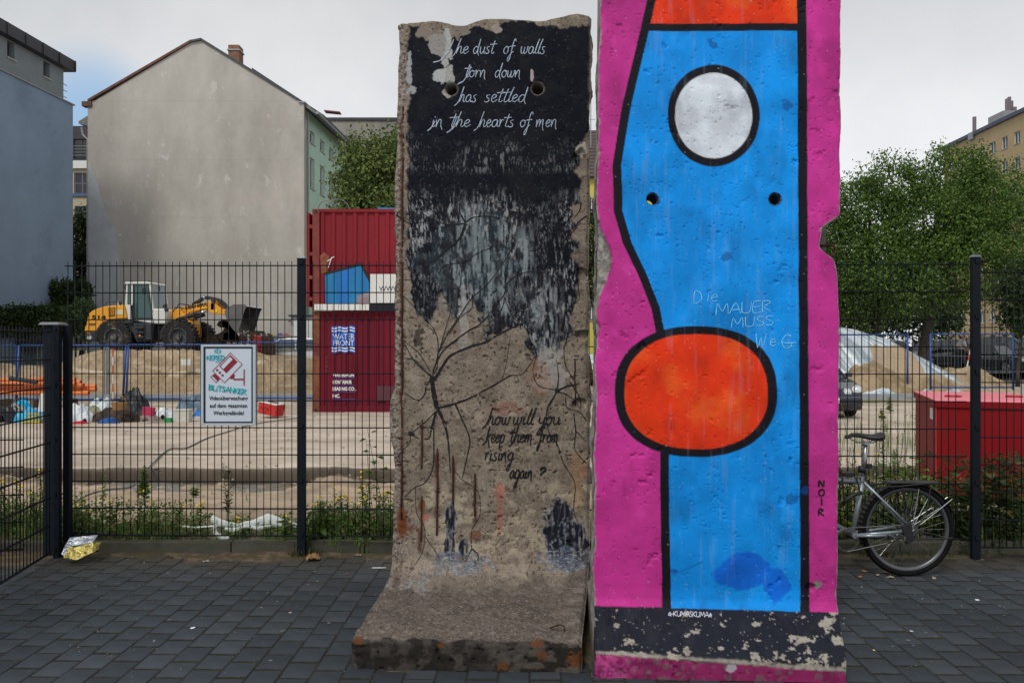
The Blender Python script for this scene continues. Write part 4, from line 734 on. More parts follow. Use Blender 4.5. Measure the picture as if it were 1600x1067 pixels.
def tree(name, label, base, lobes, ncl, nper, size, cols, seed, trunk_r=.18, group=None, rad=.24, cat='tree', forks=None):
    t = thing(name, label, cat, base, group); random.seed(seed); np.random.seed(seed)
    # small side lobes break the outline up
    L2_ = list(lobes)
    for l in lobes:
        for _ in range(7):
            a = random.uniform(0, 2 * math.pi); e = random.uniform(-.3, 1.2); k = random.uniform(.8, 1.05); L2_.append((l[0] + math.cos(a) * math.cos(e) * l[3] * k * 1.08, l[1] + math.sin(a) * math.cos(e) * l[4] * k, l[2] + math.sin(e) * l[5] * k, l[3] * .28, l[4] * .28, l[5] * .26))
    pts = lobes_pts(L2_, ncl, seed); mb = MB(); leafcloud(mb, pts, nper, rad, size, cols, droop=.3); mb.build('crown', LEAF, t, kind='stuff')
    zt = max(l[2] for l in lobes); b = Vector(base); tb = MB(); cx = sum(l[0] for l in lobes) / len(lobes); top = Vector((b.x + (cx - b.x) * .4, b.y, zt)); mid = b.lerp(top, .45) + Vector((.12, 0, 0))
    tb.tube([b - Vector((0, 0, .3)), b + Vector((0, 0, .4)), mid, top], [trunk_r * 1.4, trunk_r, trunk_r * .75, trunk_r * .25], 9); tb.build('trunk', barkm, t, smooth=True)
    for i in range(forks or 9):
        l = L2_[random.randrange(len(L2_))]; s_ = b.lerp(top, random.uniform(.35, .8)); e = Vector((l[0], l[1], l[2])); q = s_.lerp(e, .5) + Vector((0, 0, -.2)); MB().tube([s_, q, e], [trunk_r * .45, trunk_r * .3, trunk_r * .08], 6).build('limb', barkm, t, smooth=True)
    return t
def lob(px, py, Z, rpx, rpy, rd=None):
    k = Z / F; return (XX(px, Z), Z, ZZ(py, Z), rpx * k, (rd or rpx * .8) * k, rpy * k)
# two broad trees on the right
tree('street_tree', 'loose green deciduous tree just right of the pink wall slab', (XX(1368, 37), 37, .1), [lob(1352, 330, 37, 48, 62), lob(1400, 300, 36.5, 42, 52), lob(1322, 395, 37, 40, 55), lob(1385, 420, 36, 60, 62), lob(1340, 480, 37, 50, 38), lob(1295, 440, 38, 30, 60), lob(1300, 360, 37.5, 26, 60), lob(1330, 450, 36.5, 45, 45)], 2700, 17, .14, G1, 31, .2, 'street trees beyond the building site')
tree('street_tree', 'taller and broader deciduous tree in front of the yellow apartment block', (XX(1440, 36), 36, .1), [lob(1492, 285, 36, 52, 50), lob(1455, 360, 35.5, 62, 75), lob(1530, 330, 36, 52, 62), lob(1580, 380, 36.5, 50, 62), lob(1500, 420, 35.5, 75, 60), lob(1420, 445, 35, 45, 50), lob(1590, 300, 37, 25, 30)], 3300, 17, .14, G1, 32, .26, 'street trees beyond the building site', forks=12)
tree('street_tree', 'dense olive green tree rising behind the red shipping containers', (XX(590, 29), 29, -.15), [lob(600, 260, 29, 50, 48), lob(570, 290, 28.5, 40, 55), lob(640, 300, 29, 60, 70), lob(620, 350, 29, 80, 60), lob(655, 240, 29.5, 40, 40), lob(556, 325, 28, 30, 40)], 2100, 14, .15, G3, 33, .2)
tree('street_tree', 'dark tree squeezed between the blue grey wall and the bare gable', (XX(126, 44), 44, -.1), [lob(126, 372, 44, 20, 40), lob(124, 430, 43, 24, 40), lob(128, 480, 43, 22, 40)], 900, 12, .17, G2, 34, .14)
tree('street_tree', 'slender young tree at the right edge before the yellow block', (XX(1590, 33), 33, .1), [lob(1588, 470, 33, 26, 34), lob(1604, 440, 33, 22, 30), lob(1600, 500, 33, 22, 22)], 500, 13, .15, G2, 35, .07)
tree('street_tree', 'green tree showing in the narrow gap between the two wall slabs', (XX(932, 38), 38, 0), [lob(932, 385, 38, 26, 50), lob(928, 440, 38, 22, 30)], 400, 13, .17, G2, 36, .12)
def shrub(name, label, cat, lobes, ncl, nper, size, cols, seed, rad=.12, group=None, stems=6):
    b = (lobes[0][0], lobes[0][1], -.15); t = thing(name, label, cat, b, group); np.random.seed(seed); random.seed(seed)
    mb = MB(); leafcloud(mb, lobes_pts(lobes, ncl, seed), nper, rad, size, cols); mb.build('foliage', LEAF, t, kind='stuff')
    sb = MB()
    for l in lobes[:stems]: sb.tube([(l[0], l[1], -.3), (l[0] + .05, l[1], l[2])], [.04, .015], 5)
    sb.build('stems', barkm, t, kind='stuff'); return t
tree('street_tree', 'dark tree mass standing low behind the left of the two big trees', (XX(1330, 52), 52, .3), [lob(1300, 470, 52, 40, 60), lob(1345, 480, 52, 40, 60), lob(1390, 475, 53, 45, 60), lob(1440, 490, 54, 45, 50), lob(1475, 500, 55, 20, 45)], 1300, 12, .28, G2, 37, .2, rad=.4)
shrub('hedge', 'dark ivy hedge block at the foot of the blue grey house', 'hedge', [lob(x, 470 + (y - 470), 36.5, 9, 14) for x in range(80, 138, 9) for y in (455, 478, 500)], 800, 14, .16, G2, 41, .1, stems=3)
shrub('hedge', 'low dark hedge running along the blue grey house wall', 'hedge', [lob(x, 500 + random.randint(-4, 4), 33, 11, 19) for x in range(-40, 84, 12)], 800, 14, .16, G2, 42, .14, stems=4)
shrub('bush', 'pale green bush beside the rear of the wheel loader', 'bush', [lob(118, 498, 35, 20, 18), lob(132, 485, 35, 14, 16), lob(105, 512, 35, 14, 14), lob(136, 510, 35, 14, 20)], 420, 13, .13, [(.08, .14, .05), (.1, .17, .06), (.05, .09, .03)], 43, .1)
# ================================================================ BUILDINGS
def opening_wall(mb, O, ux, W_, H_, ops, dep=.16, z0=0.):
    """rectangular wall with real openings; ops: (u0,u1,z0,z1). Normal is ux x z (towards viewer), reveals go back by dep"""
    O = Vector(O); ux = Vector(ux).normalized(); up = Vector((0, 0, 1)); nin = up.cross(ux) * -1 * -1; nin = -(ux.cross(up))
    us = sorted(set([0, W_] + [o for a in ops for o in a[:2]])); zs = sorted(set([z0, H_] + [o for a in ops for o in a[2:4]])); Q = lambda u, z, d=0: O + ux * u + up * z + nin * d
    for i in range(len(us) - 1):
        for j in range(len(zs) - 1):
            uc, zc = (us[i] + us[i + 1]) / 2, (zs[j] + zs[j + 1]) / 2
            if any(a[0] < uc < a[1] and a[2] < zc < a[3] for a in ops): continue
            mb.add([Q(us[i], zs[j]), Q(us[i + 1], zs[j]), Q(us[i + 1], zs[j + 1]), Q(us[i], zs[j + 1])], [(0, 1, 2, 3)])
    for a in ops:
        c_ = [(a[0], a[2]), (a[1], a[2]), (a[1], a[3]), (a[0], a[3])]
        for k in range(4): p, q = c_[k], c_[(k + 1) % 4]; mb.add([Q(*p), Q(*q), Q(*q, dep), Q(*p, dep)], [(0, 1, 2, 3)])
    return Q
framem = mat('window_frame', (.62, .62, .60), .5, .05); darkframe = mat('dark_window_frame', (.05, .05, .055), .5, .1); wglass = glass('window_glass', (.035, .05, .06)); sillm = mat('window_sill', (.35, .34, .33), .6, .1)
def window(t, Q, a, fr, dep=.13, mull=True, sill=True, bars=()):
    w_ = MB(); f = .06; u0, u1, z0, z1 = a
    def bar(p, q, r, s_): 
        vs = [Q(p, r, dep - .05), Q(q, r, dep - .05), Q(q, s_, dep - .05), Q(p, s_, dep - .05), Q(p, r, dep + .02), Q(q, r, dep + .02), Q(q, s_, dep + .02), Q(p, s_, dep + .02)]; w_.add(vs, [(0, 1, 2, 3), (7, 6, 5, 4), (0, 4, 5, 1), (1, 5, 6, 2), (2, 6, 7, 3), (3, 7, 4, 0)])
    bar(u0, u1, z0, z0 + f); bar(u0, u1, z1 - f, z1); bar(u0, u0 + f, z0 + f, z1 - f); bar(u1 - f, u1, z0 + f, z1 - f)
    if mull: um = (u0 + u1) / 2; bar(um - .03, um + .03, z0 + f, z1 - f)
    for zb in bars: bar(u0 + f, u1 - f, zb - .025, zb + .025)
    wo = w_.build('window', fr, t); p = MB(); p.add([Q(u0 + .02, z0 + .02, dep), Q(u1 - .02, z0 + .02, dep), Q(u1 - .02, z1 - .02, dep), Q(u0 + .02, z1 - .02, dep)], [(0, 1, 2, 3)]); p.build('pane', wglass, wo)
    if sill:
        s_ = MB(); s_.add([Q(u0 - .05, z0 - .06, -.06), Q(u1 + .05, z0 - .06, -.06), Q(u1 + .05, z0 - .002, -.06), Q(u0 - .05, z0 - .002, -.06), Q(u0 - .05, z0 - .06, .05), Q(u1 + .05, z0 - .06, .05), Q(u1 + .05, z0 - .002, .05), Q(u0 - .05, z0 - .002, .05)], [(0, 1, 2, 3), (7, 6, 5, 4), (0, 4, 5, 1), (1, 5, 6, 2), (2, 6, 7, 3), (3, 7, 4, 0)]); s_.build('sill', sillm, wo)
# --- bare gable house
plaster = mat('gable_plaster', (.44, .415, .375), .95, .14, .5, .6, 30, col2=(.345, .322, .29), grime=((.52, .50, .47), 1.5, .57), stretch=(1, 1, .55))
gb = thing('tenement_house', 'tall house with a blank grey plaster gable and pale green side wall', 'house', (XX(305, 42), 42, -.2))
prof = [(137, 560), (137, 166), (141, 160), (149, 157), (299, 67), (315, 64), (464, 156), (467, 161), (475, 161), (475.5, 560)]
gp = [(XX(x, 42), ZZ(y, 42)) for x, y in prof]; DX = .057
# gable wall as a finely divided sheet so its face is gently uneven
gw = MB(); gw.prism(gp[:-1] + [gp[-1]], lambda p: (p[0], 42, p[1]), lambda p: (p[0], 42.4, p[1])); gw.build('gable_wall', plaster, gb)
pp = [(139, 556), (139, 262), (142, 260), (146, 272), (153, 288), (156, 302), (161, 318), (164, 330), (172, 342), (178, 355), (182, 372), (185, 395), (187, 420), (187, 445), (190, 500), (192, 556)]
MB().prism([(XX(x, 42), ZZ(y, 42)) for x, y in pp], lambda p: (p[0], 41.985, p[1]), lambda p: (p[0], 42.01, p[1])).build('plaster_patch', mat('patch_plaster', (.40, .425, .445), .95, .12, 1.2, .4, 30, col2=(.46, .475, .48)), gb)
MB().box((XX(187.5, 41.97), 41.97, ZZ(368, 42)), (.12, .03, .07)).build('wall_plate', framem, gb)
for y_ in (158, 250, 340): MB().box(((XX(470, 42) + XX(142, 42)) / 2, 41.999, ZZ(y_, 42)), (10.9, .006, .02)).build('plaster_seam', plaster, gb)
greenp = mat('pale_green_render', (.42, .58, .50), .9, .07, .8, .3, 30, grime=((.34, .46, .40), .9, .62))
ang = math.atan(DX); xg = XX(475.5, 42); ops = []
for t0 in (1.43, 3.3, 5.1):
    for z0, z1 in ((12.55, 13.2), (10.1, 11.75), (7.0, 8.6), (3.9, 5.5), (.8, 2.4)): ops.append((t0 - .42, t0 + .42, z0 + .2, z1 + .2))
gm = MB(); Qg = opening_wall(gm, (xg, 42.4, -.2), (DX, 1, 0), 8.2, 14.1 + .2, [(a[0] - .4, a[1] - .4, a[2], a[3]) for a in ops], .2); gm.build('green_side_wall', greenp, gb)
for a in ops: window(gb, Qg, (a[0] - .4, a[1] - .4, a[2], a[3]), framem, .18, mull=(a[3] - a[2]) > 1)
MB().tube([(xg + .08, 42.5, 0), (xg + .08, 42.5, 13.9)], .05, 8).build('downpipe', mat('zinc', (.25, .27, .28), .5, .15, metal=.3), gb)
MB().tube([(xg + DX * 8.4 + .1, 50.4, 0), (xg + DX * 8.4 + .1, 50.4, 13.8)], .06, 8).build('downpipe', MATS['zinc'], gb)
rdark = mat('roof_covering', (.07, .075, .085), .85, .25, 4, .5, 30); rred = mat('verge_tiles', (.13, .07, .05), .9, .3, 5, .6, 20); zinc = MATS['zinc']
rid = (XX(307, 42), ZZ(63, 42))
def slope(n, m, pts, y0, y1, th):
    mb = MB(); mb.prism(pts + [(p[0], p[1] + th) for p in reversed(pts)], lambda p: (p[0], y0, p[1]), lambda p: (p[0] + DX * (y1 - 42), y1, p[1])); return mb.build(n, m, gb)
slope('roof', rred, [(gp[2][0] - .1, gp[2][1] + .0), (gp[4][0], gp[4][1])], 41.9, 50.5, .13)
slope('roof_ridge', rdark, [(gp[4][0], gp[4][1]), (gp[5][0], gp[5][1] + .005)], 41.88, 50.5, .1)
slope('roof', rdark, [(gp[5][0] + .002, gp[5][1]), (gp[6][0], gp[6][1])], 41.9, 50.5, .11)
slope('parapet_cap', zinc, [(gp[7][0], gp[7][1] - .02), (gp[8][0] + .08, gp[8][1] - .02)], 41.9, 43.0, .07)
MB().box((gp[1][0] - .02, 42.1, gp[1][1] + .1), (.5, .4, .25)).build('corner_bricks', rred, gb)
ev = MB(); ev.prism([(-.05, 0), (.55, -.42), (.55, -.3), (-.05, .14)], lambda p: (xg + .1 + p[0], 42.05, 14.15 + p[1]), lambda p: (xg + .1 + p[0] + DX * 8.9, 50.9, 14.15 + p[1])); ev.build('eaves', mat('eaves', (.16, .17, .165), .7, .15), gb)
MB().tube([(xg + .68, 42.0, 13.82), (xg + .68 + DX * 9, 51, 13.82)], .075, 8).build('gutter', zinc, gb)
MB().prism([(.7, -.38), (-3.2, 2.2), (-3.2, 2.3), (.7, -.26)], lambda p: (xg + .1 + p[0], 43.0, 14.25 + p[1]), lambda p: (xg + .1 + p[0] + DX * 8, 50.9, 14.25 + p[1])).build('roof', rdark, gb)
ev = MB(); xl_ = gp[0][0]; ev.prism([(.05, .1), (-.5, -.25), (-.5, -.36), (.05, -.5)], lambda p: (xl_ + p[0], 42.03, gp[1][1] - .55 + p[1]), lambda p: (xl_ + p[0], 50.9, gp[1][1] - .55 + p[1])); ev.build('eaves', mat('eaves', (.16, .17, .165)), gb)
MB().tube([(xl_ - .38, 42.1, gp[1][1] - 1.1), (xl_ - .3, 42.1, gp[1][1] - 1.5), (xl_ - .05, 42.1, gp[1][1] - 1.75), (xl_ - .05, 42.1, 2)], .06, 8).build('downpipe', zinc, gb)
MB().box(((gp[0][0] + xg) / 2, 46.4, 6.8), (abs(xg - gp[0][0]) - 1.4, 7.9, 14.0)).build('rear_body', plaster, gb)
brickm = mat('chimney_brick', (.24, .12, .07), .9, .3, 14, .6, 30, col2=(.15, .08, .06))
ch_ = MB(); cx_ = XX(363.5, 44); ch_.box((cx_, 44.5, ZZ(90, 44)), (.6, .7, 1.5)); co_ = ch_.build('chimney', brickm, gb); MB().box((cx_, 44.5, ZZ(80, 44) + .12), (.7, .8, .08)).build('chimney_cap', zinc, co_)
MB().box((XX(520, 46), 46, ZZ(176, 46)), (.9, .5, .06), ry=.1).build('roof_hatch', mat('hatch', (.2, .08, .07), .6), gb)
# --- blue grey house on the left
lb = thing('modern_house', 'blue grey rendered house with dark flat roof storey, cut by left frame edge', 'house', (-24, 31, -.2))
blueg = mat('blue_grey_render', (.20, .27, .375), .9, .09, .6, .35, 60, grime=((.175, .235, .33), .5, .55)); greyr = mat('grey_render', (.19, .22, .24), .9, .08, 2, .3, 60); dmet = mat('dark_roof_metal', (.035, .036, .045), .5, .2, 3)
LX = lambda Z: -20.95 - (38 - Z) * .07
lw = MB(); Ql = opening_wall(lw, (LX(22), 22, -.2), (.07, 1, 0), 16.04, 13.2, []); lw.build('side_wall', blueg, lb)
MB().prism([(LX(22), 22), (LX(38), 38.02), (-34, 38.02), (-34, 22)], lambda p: (p[0] - .02, p[1], -.2), lambda p: (p[0] - .02, p[1], 12.95)).build('body', blueg, lb)
tk = lambda px: [Z for Z in np.linspace(24, 40, 1600) if XX(px, Z) > LX(Z) - .25][:1]
def zat(px): 
    Z = np.linspace(24, 40, 3200); return float(Z[np.argmin(np.abs((px - 800) * Z / F - (-20.95 - (38 - Z) * .07 - .25)))])
ops = []
for x0, x1, zt, zb in ((12, 23.5, 66, 92), (68.5, 78.5, 98, 122)):
    za, zb_ = zat(x0), zat(x1); zm = (za + zb_) / 2; ops.append((za - 22, zb_ - 22, ZZ(zb, zm) + .2 - 12.9, ZZ(zt, zm) + .2 - 12.9))
up_ = MB(); Qu = opening_wall(up_, (LX(22) - .25, 22, 12.7), (.07, 1, 0), zat(100) - 22, 1.95, ops, .35); up_.build('upper_storey', greyr, lb)
ops[0] and [window(lb, Qu, a, darkframe, .3, mull=False, sill=True) for a in ops]
zc = zat(100); MB().prism([(LX(22) - .27, 22), (LX(zc) - .27, zc - .02), (-34, zc - .02), (-34, 22)], lambda p: (p[0] - .5, p[1], 12.9), lambda p: (p[0] - .5, p[1], 14.7)).build('upper_body', greyr, lb)
MB().prism([(LX(22) + .12, 21.5), (LX(zc) + .12, zc + .35), (-34, zc + .35), (-34, 21.5)], lambda p: (p[0], p[1], 14.6), lambda p: (p[0], p[1], 15.12)).build('roof', dmet, lb)
for Z_ in np.arange(24.2, zc + .4, 1.15): MB().box((LX(Z_) + .13, Z_, 14.86), (.04, .05, .5)).build('roof_seam', dmet, lb)
MB().prism([(LX(22) + .07, 21.9), (LX(38) + .07, 38.08), (LX(38) - .3, 38.08), (LX(22) - .3, 21.9)], lambda p: (p[0], p[1], 13.0), lambda p: (p[0], p[1], 13.06)).build('ledge_flashing', zinc, lb)
for i in range(4): MB().tube([(LX(37) - .5, zc + .1, 13.2 + i * .3), (LX(37) - .5, zc + .75, 13.2 + i * .3)], .02, 5).build('ladder_rung', zinc, lb)
# --- house seen in the slot between them
sb_ = thing('rear_house', 'flat roofed modern house glimpsed between the blue grey wall and gable', 'house', (-32, 58, -.2)); xo = XX(90, 58); Wd = 5.0; kz = lambda y: ZZ(y, 58) + .2
mb = MB(); ops = [(1.25, 2.35, kz(330) - .4, kz(322)), (1.2, 2.35, kz(303), kz(270)), (1.15, 2.4, kz(248), kz(217)), (2.6, 3.7, kz(303), kz(270)), (2.6, 3.7, kz(248), kz(217)), (2.6, 3.7, kz(330) - .4, kz(322))]
Qs = opening_wall(mb, (xo, 58, -.2), (1, 0, 0), Wd, kz(252), ops[:2] + ops[3:4] + ops[5:]); mb.build('wall', mat('cream_render', (.38, .34, .24), .9, .1), sb_)
mb = MB(); Qs2 = opening_wall(mb, (xo, 58.02, -.2), (1, 0, 0), Wd, kz(197), [ops[2], ops[4]], z0=kz(252)); mb.build('dark_top_storey', dmet, sb_)
MB().box((xo + Wd / 2, 57.9, (ZZ(252, 58) + ZZ(264, 58)) / 2), (Wd, .2, ZZ(252, 58) - ZZ(264, 58))).build('balcony_slab', framem, sb_); MB().box((xo + Wd / 2, 57.93, ZZ(305, 58)), (Wd, .1, .22)).build('blue_sill_band', mat('blue_band', (.06, .1, .2), .5), sb_)
for a in ops: window(sb_, Qs if a[3] < kz(260) else Qs2, a, mat('grey_frame', (.16, .18, .2), .5), bars=[(a[2] + a[3]) / 2], sill=False)
for k in range(4): MB().tube([(xo + .6, 57.85, ZZ(248, 58) + .2 + k * .22), (xo + 4.2, 57.85, ZZ(248, 58) + .2 + k * .22)], .02, 5).build('railing_bar', zinc, sb_)
MB().box((xo + Wd / 2, 62, 8.7), (Wd, 7.8, 17.7)).build('body', dmet, sb_)
# --- concrete block behind the green house
cb = thing('concrete_block', 'grey windowless concrete block with rain stains behind the green house', 'building', (XX(560, 75), 75, 0)); cm = mat('stained_concrete', (.30, .285, .25), .95, .2, .35, .4, 12, col2=(.16, .155, .14), stretch=(1, 1, .22))
MB().box((XX(600, 75), 79, 11.3), (16, 8, 22.9)).build('wall', cm, cb); MB().box((XX(600, 75), 79, 22.85), (16.3, 8.3, .25)).build('roof_edge', dmet, cb)
# --- tiled yellow house in the gap between the slabs
yb_ = thing('tiled_house', 'yellow house with steep dark tiled roof, seen between the two slabs', 'house', (8, 45, 0)); yel = mat('yellow_render', (.52, .46, .10), .9, .08, 1, .3, 30)
mb = MB(); ops = [(u, u + 1.1, z, z + 1.5) for u in (2.8, 5.45, 7.4, 9.6, 11.8, 14) for z in (3.2, 6.2, 8.6)]; Qy = opening_wall(mb, (-1.5, 45, -.2), (1, 0, 0), 18.2, 11.3, ops); mb.build('wall', yel, yb_)
for a in ops: window(yb_, Qy, a, framem)
MB().prism([(44.7, 11.0), (49.5, 14.9), (54, 11.0)], lambda p: (-1.7, p[0], p[1]), lambda p: (16.9, p[0], p[1])).build('roof', mat('roof_tiles', (.085, .065, .06), .9, .35, 6, 1, 20, stretch=(1, 1, 4)), yb_)
for i in range(14):
    yv, zv = 44.7 + i * 4.8 / 14, 11.0 + i * 3.9 / 14; MB().box((7.6, yv + .12, zv + .14), (18.6, .36, .05), rx=.68).build('roof_tile_course', MATS['roof_tiles'], yb_)
MB().box((7.6, 49.5, 5.4), (18.0, 8, 10.8)).build('body', yel, yb_)
MB().tube([(4.55, 46, 13.0), (4.55, 46, 15.8)], .03, 5).build('aerial', zinc, yb_); MB().tube([(4.3, 46, 14.6), (4.8, 46, 14.6)], .02, 5).build('aerial_bar', zinc, yb_)
# --- yellow apartment block on the right, receding
ab = thing('apartment_block', 'long ochre apartment block with white windows and roof antennas on right', 'building', (58, 95, 0)); ocr = mat('ochre_render', (.40, .31, .18), .9, .06, .5, .2, 20)
AX = 58.0; KX = .056; ydir = Vector((KX, -1, 0)).normalized(); L0 = Vector((AX + KX * -12, 124, 0))
# wall runs from far (Y=124) to near (Y=72): ux points towards the viewer so the face looks to -X
ux_ = Vector((-.02, -1, 0)).normalized(); Wt = 37; HT = 27.9; cols_ = []; ops = []
for i in range(15):
    for f_ in range(9): ops.append((1.2 + i * 2.38, 2.35 + i * 2.38, 1.4 + f_ * 2.9, 2.8 + f_ * 2.9))
mb = MB(); Qa = opening_wall(mb, (AX, 107, 0), ux_, Wt, HT, ops, .2); mb.build('wall', ocr, ab)
for a in ops: window(ab, Qa, a, framem, .15) if a[3] > 2.9 else None
MB().prism([(.3, HT - .1), (-11, HT - .1), (-11, HT + .35), (.3, HT + .35)], lambda p: (AX - p[0] + .0, 107.5, p[1]), lambda p: (AX - p[0] - .02 * Wt, 107 - Wt - .3, p[1])).build('roof', mat('blue_roof_edge', (.05, .06, .10), .5, .1), ab)
MB().prism([(0, 0), (-11, 0), (-11, HT - .15), (0, HT - .15)], lambda p: (AX + .45 - p[0], 107, p[1]), lambda p: (AX + .45 - p[0] - .02 * Wt, 107 - Wt + .2, p[1])).build('body', ocr, ab)
am = mat('antenna', (.16, .13, .15), .6, .2)
def ant(px, y0, y1, Z, r): MB().tube([(XX(px, Z), Z, ZZ(y1, Z)), (XX(px, Z), Z, ZZ(y0, Z))], r, 6).build('antenna', am, ab)
ant(1522.5, 183, 212, 100, .22); ant(1523, 205, 216, 100, .1); ant(1573, 155, 184, 94, .18); ant(1577, 152, 184, 94, .2); ant(1581, 158, 184, 94, .16)
MB().box((XX(1583.5, 94), 94, ZZ(174, 94)), (.5, .5, .9)).build('antenna_box', am, ab); MB().box((XX(1570, 95), 95, ZZ(186, 95)), (2.2, 3, 1.1)).build('roof_cabinet', zinc, ab); MB().box((XX(1522, 100), 100, ZZ(213, 100)), (1, 1, .9)).build('roof_cabinet', zinc, ab); MB().box((XX(1559, 97), 97, ZZ(190, 97)), (.9, .6, .4)).build('roof_cabinet', am, ab)
# ================================================================ EARTH MOUNDS
np.random.seed(5); random.seed(5)
def mound_z(X, Y):
    cz = np.interp(X, [-24, -19, -17.2, -16, -15.2, -13, -11, -9.6, -8.7, -7.9, -7.2, -6.7], [.55, .9, .75, 1.05, 1.36, 1.38, 1.36, 1.34, 1.15, .85, .3, -.3])
    n = fbm(X * .8, Y * .8, 500, 5) - .5; nn = fbm(X * 4, Y * 4, 501, 4) - .5
    k = sst(27.0 + n * .9, 28.9 + n * .5, Y); back = 1 - sst(35.5, 38.5, Y)
    dip = 1 - .13 * sst(29.3, 30.2, Y)
    z = -.2 + (cz + .2) * k * back * dip + nn * .16 * k * back * (1 - sst(29.3, 30, Y) * .7) + n * .15 * k * (1 - k) * 4
    return np.where(Y < 26.9, -.4, z)
def mound_c(X, Y, Z):
    c = np.ones(X.shape + (3,)) * np.array([.33, .25, .16]); c = mixc(c, sst(.45, .6, fbm(X * 2.5, Y * 1.2, 503, 5)) * .6, (.24, .175, .105)); c = mixc(c, sst(.55, .7, fbm(X * 1.2, Y * 5, 504, 4)) * .5, (.46, .37, .26)); c = mixc(c, sst(.6, .8, fbm(X * 10, Y * 10, 505, 3)) * .5, (.13, .095, .06))
    c = mixc(c, (np.abs(Z - .75 - .25 * np.sin(X * .6)) < .06) * sst(.45, .6, fbm(X * 1.1, X * 0, 506, 3)) * .6, (.6, .52, .4)); return c
terrain('earth_mound', np.linspace(-26, -6.4, 330), np.r_[np.linspace(26.8, 30.5, 110), np.linspace(30.6, 39, 40)], mound_z, mound_c, dirt_mat)
# tarpaulin covered heap on the right
def tarp_z(X, Y):
    cz = np.interp(X, [3, 7, 10, 12.3, 13.4, 14.6, 16.0, 17.2, 18.0], [1.2, 2.1, 2.35, 2.3, 2.15, 1.75, 1.0, .3, -.3]); n = fbm(X * .8, Y * .8, 510, 4) - .5
    k = sst(27.9, 31.0, Y + n * .5); b = 1 - sst(32, 35, Y); fold = (fbm(X * 5 + Y * 4.5, Y * .5, 511, 4) - .5) * .16
    return np.where(Y < 27.8, -.5, -.2 + (cz + .2) * k * b + fold * k * b)
def tarp_c(X, Y, Z):
    c = np.ones(X.shape + (3,)) * np.array([.42, .48, .52]); c = mixc(c, sst(.46, .6, fbm(X * 5 + Y * 4.5, Y * .6, 512, 4)) * .75, (.17, .22, .25)); c = mixc(c, sst(.62, .72, fbm(X * 6 + Y * 5, Y * .8, 513, 4)) * .8, (.78, .82, .85))
    px_ = HX + X / Y * F; py_ = HY - (Z - EYE) / Y * F; nn = fbm(X * 2, Y * 2, 514, 5) - .5
    ex = ((X > 13.4 + nn * .8) & (X < 15.2 + nn) & (Z < 1.55 + nn * .5)); dirt = np.array([.33, .25, .16]); c = mixc(c, ex * 1.0, dirt); c = mixc(c, (Y > 31.1 + nn * .8) * 1.0, dirt); c = mixc(c, ((Z < .35 + nn * .9) & (X > 11)) * .85, dirt); c = mixc(c, ((X > 16.3 + nn) & (nn > -.05)) * 1.0, dirt); return c
terrain('tarpaulin_heap', np.linspace(3, 18.2, 300), np.linspace(27.7, 35.2, 150), tarp_z, tarp_c, mat('tarpaulin', (1, 1, 1), .4, .12, 10, .25, 30, attr='Col', spec=.4))
def pile(name, kind, cx, cy, z0, rx, ry, h, cols, m, seed, n=48, pw=1.3, label=None, cat=None, rough=.25, fq=3., parent=None, group=None, ridged=False):
    u = np.linspace(-1, 1, n); X, Y = np.meshgrid(u, u); r = np.hypot(X, Y); a = fbm(X * fq + seed, Y * fq, seed, 5) - .5; b = fbm(X * fq * 3, Y * fq * 3, seed + 5, 3) - .5
    if ridged: a = .5 - np.abs(fbm(X * fq + seed, Y * fq * .8, seed, 4) - .5) * 6; a = np.clip(a, -.8, .6)
    Zm = np.clip(1 - (r * (1 + (fbm(X * 1.3, Y * 1.3, seed + 3, 2) - .5) * .8)) ** 2, -.25, 1); Zz = z0 + h * (np.sign(Zm) * np.abs(Zm) ** pw + a * rough * 2 * np.clip(Zm + .25, 0, 1) + b * rough * .6 * np.clip(Zm + .25, 0, 1)) - .0
    cc = np.array(cols); k = sst(.4, .6, fbm(X * 4, Y * 4, seed + 9, 4)); C = cc[0] * (1 - k[..., None]) + cc[-1] * k[..., None]
    o = grid_mesh(name, np.stack([cx + X * rx, cy + Y * ry, Zz], -1)[:, ::-1], m, parent, cols=C[:, ::-1].reshape(-1, 3))
    if kind: o['kind'] = kind
    if label: tag(o, label, cat, group)
    return o
SANDC = [(.33, .25, .16), (.24, .18, .11)]
pile('sand_heap', 'structure', XX(1365, 27), 27, -.2, 1.7, 1.0, 1.15, SANDC, dirt_mat, 21)
pile('sand_heap', 'structure', XX(1440, 28), 28, -.2, 1.6, 1.0, .75, SANDC, dirt_mat, 22)
pile('sand_heap', 'structure', XX(465, 26.5), 26.5, -.2, 1.5, 1.0, .55, SANDC, dirt_mat, 23)
pile('sand_heap', 'structure', XX(1500, 31), 31, -.2, 2.2, 1.2, .9, SANDC, dirt_mat, 24)
crumple = mat('crumpled_plastic', (1, 1, 1), .4, .15, 12, .4, 25, attr='Col', spec=.4); fabric = mat('loose_fabric', (1, 1, 1), .9, .2, 14, .5, 40, attr='Col', spec=.1)
for i, (x_, y_, r_) in enumerate(((1375, 600, 40), (1318, 596, 20), (1450, 596, 26), (1490, 600, 22))):
    Z_ = 26.2 + (i % 2) * .4; pile('tarpaulin_scrap', None, XX(x_, Z_), Z_, -.18, r_ * Z_ / F, .4, .28, [(.5, .56, .6), (.28, .34, .38)], crumple, 60 + i, label=('crumpled silver tarpaulin edge lying %s' % ('before the small sand heap', 'beside the dark parked car', 'under the blue fence gap', 'at the far foot of the tarpaulin heap')[i]), cat='tarpaulin', rough=.5)
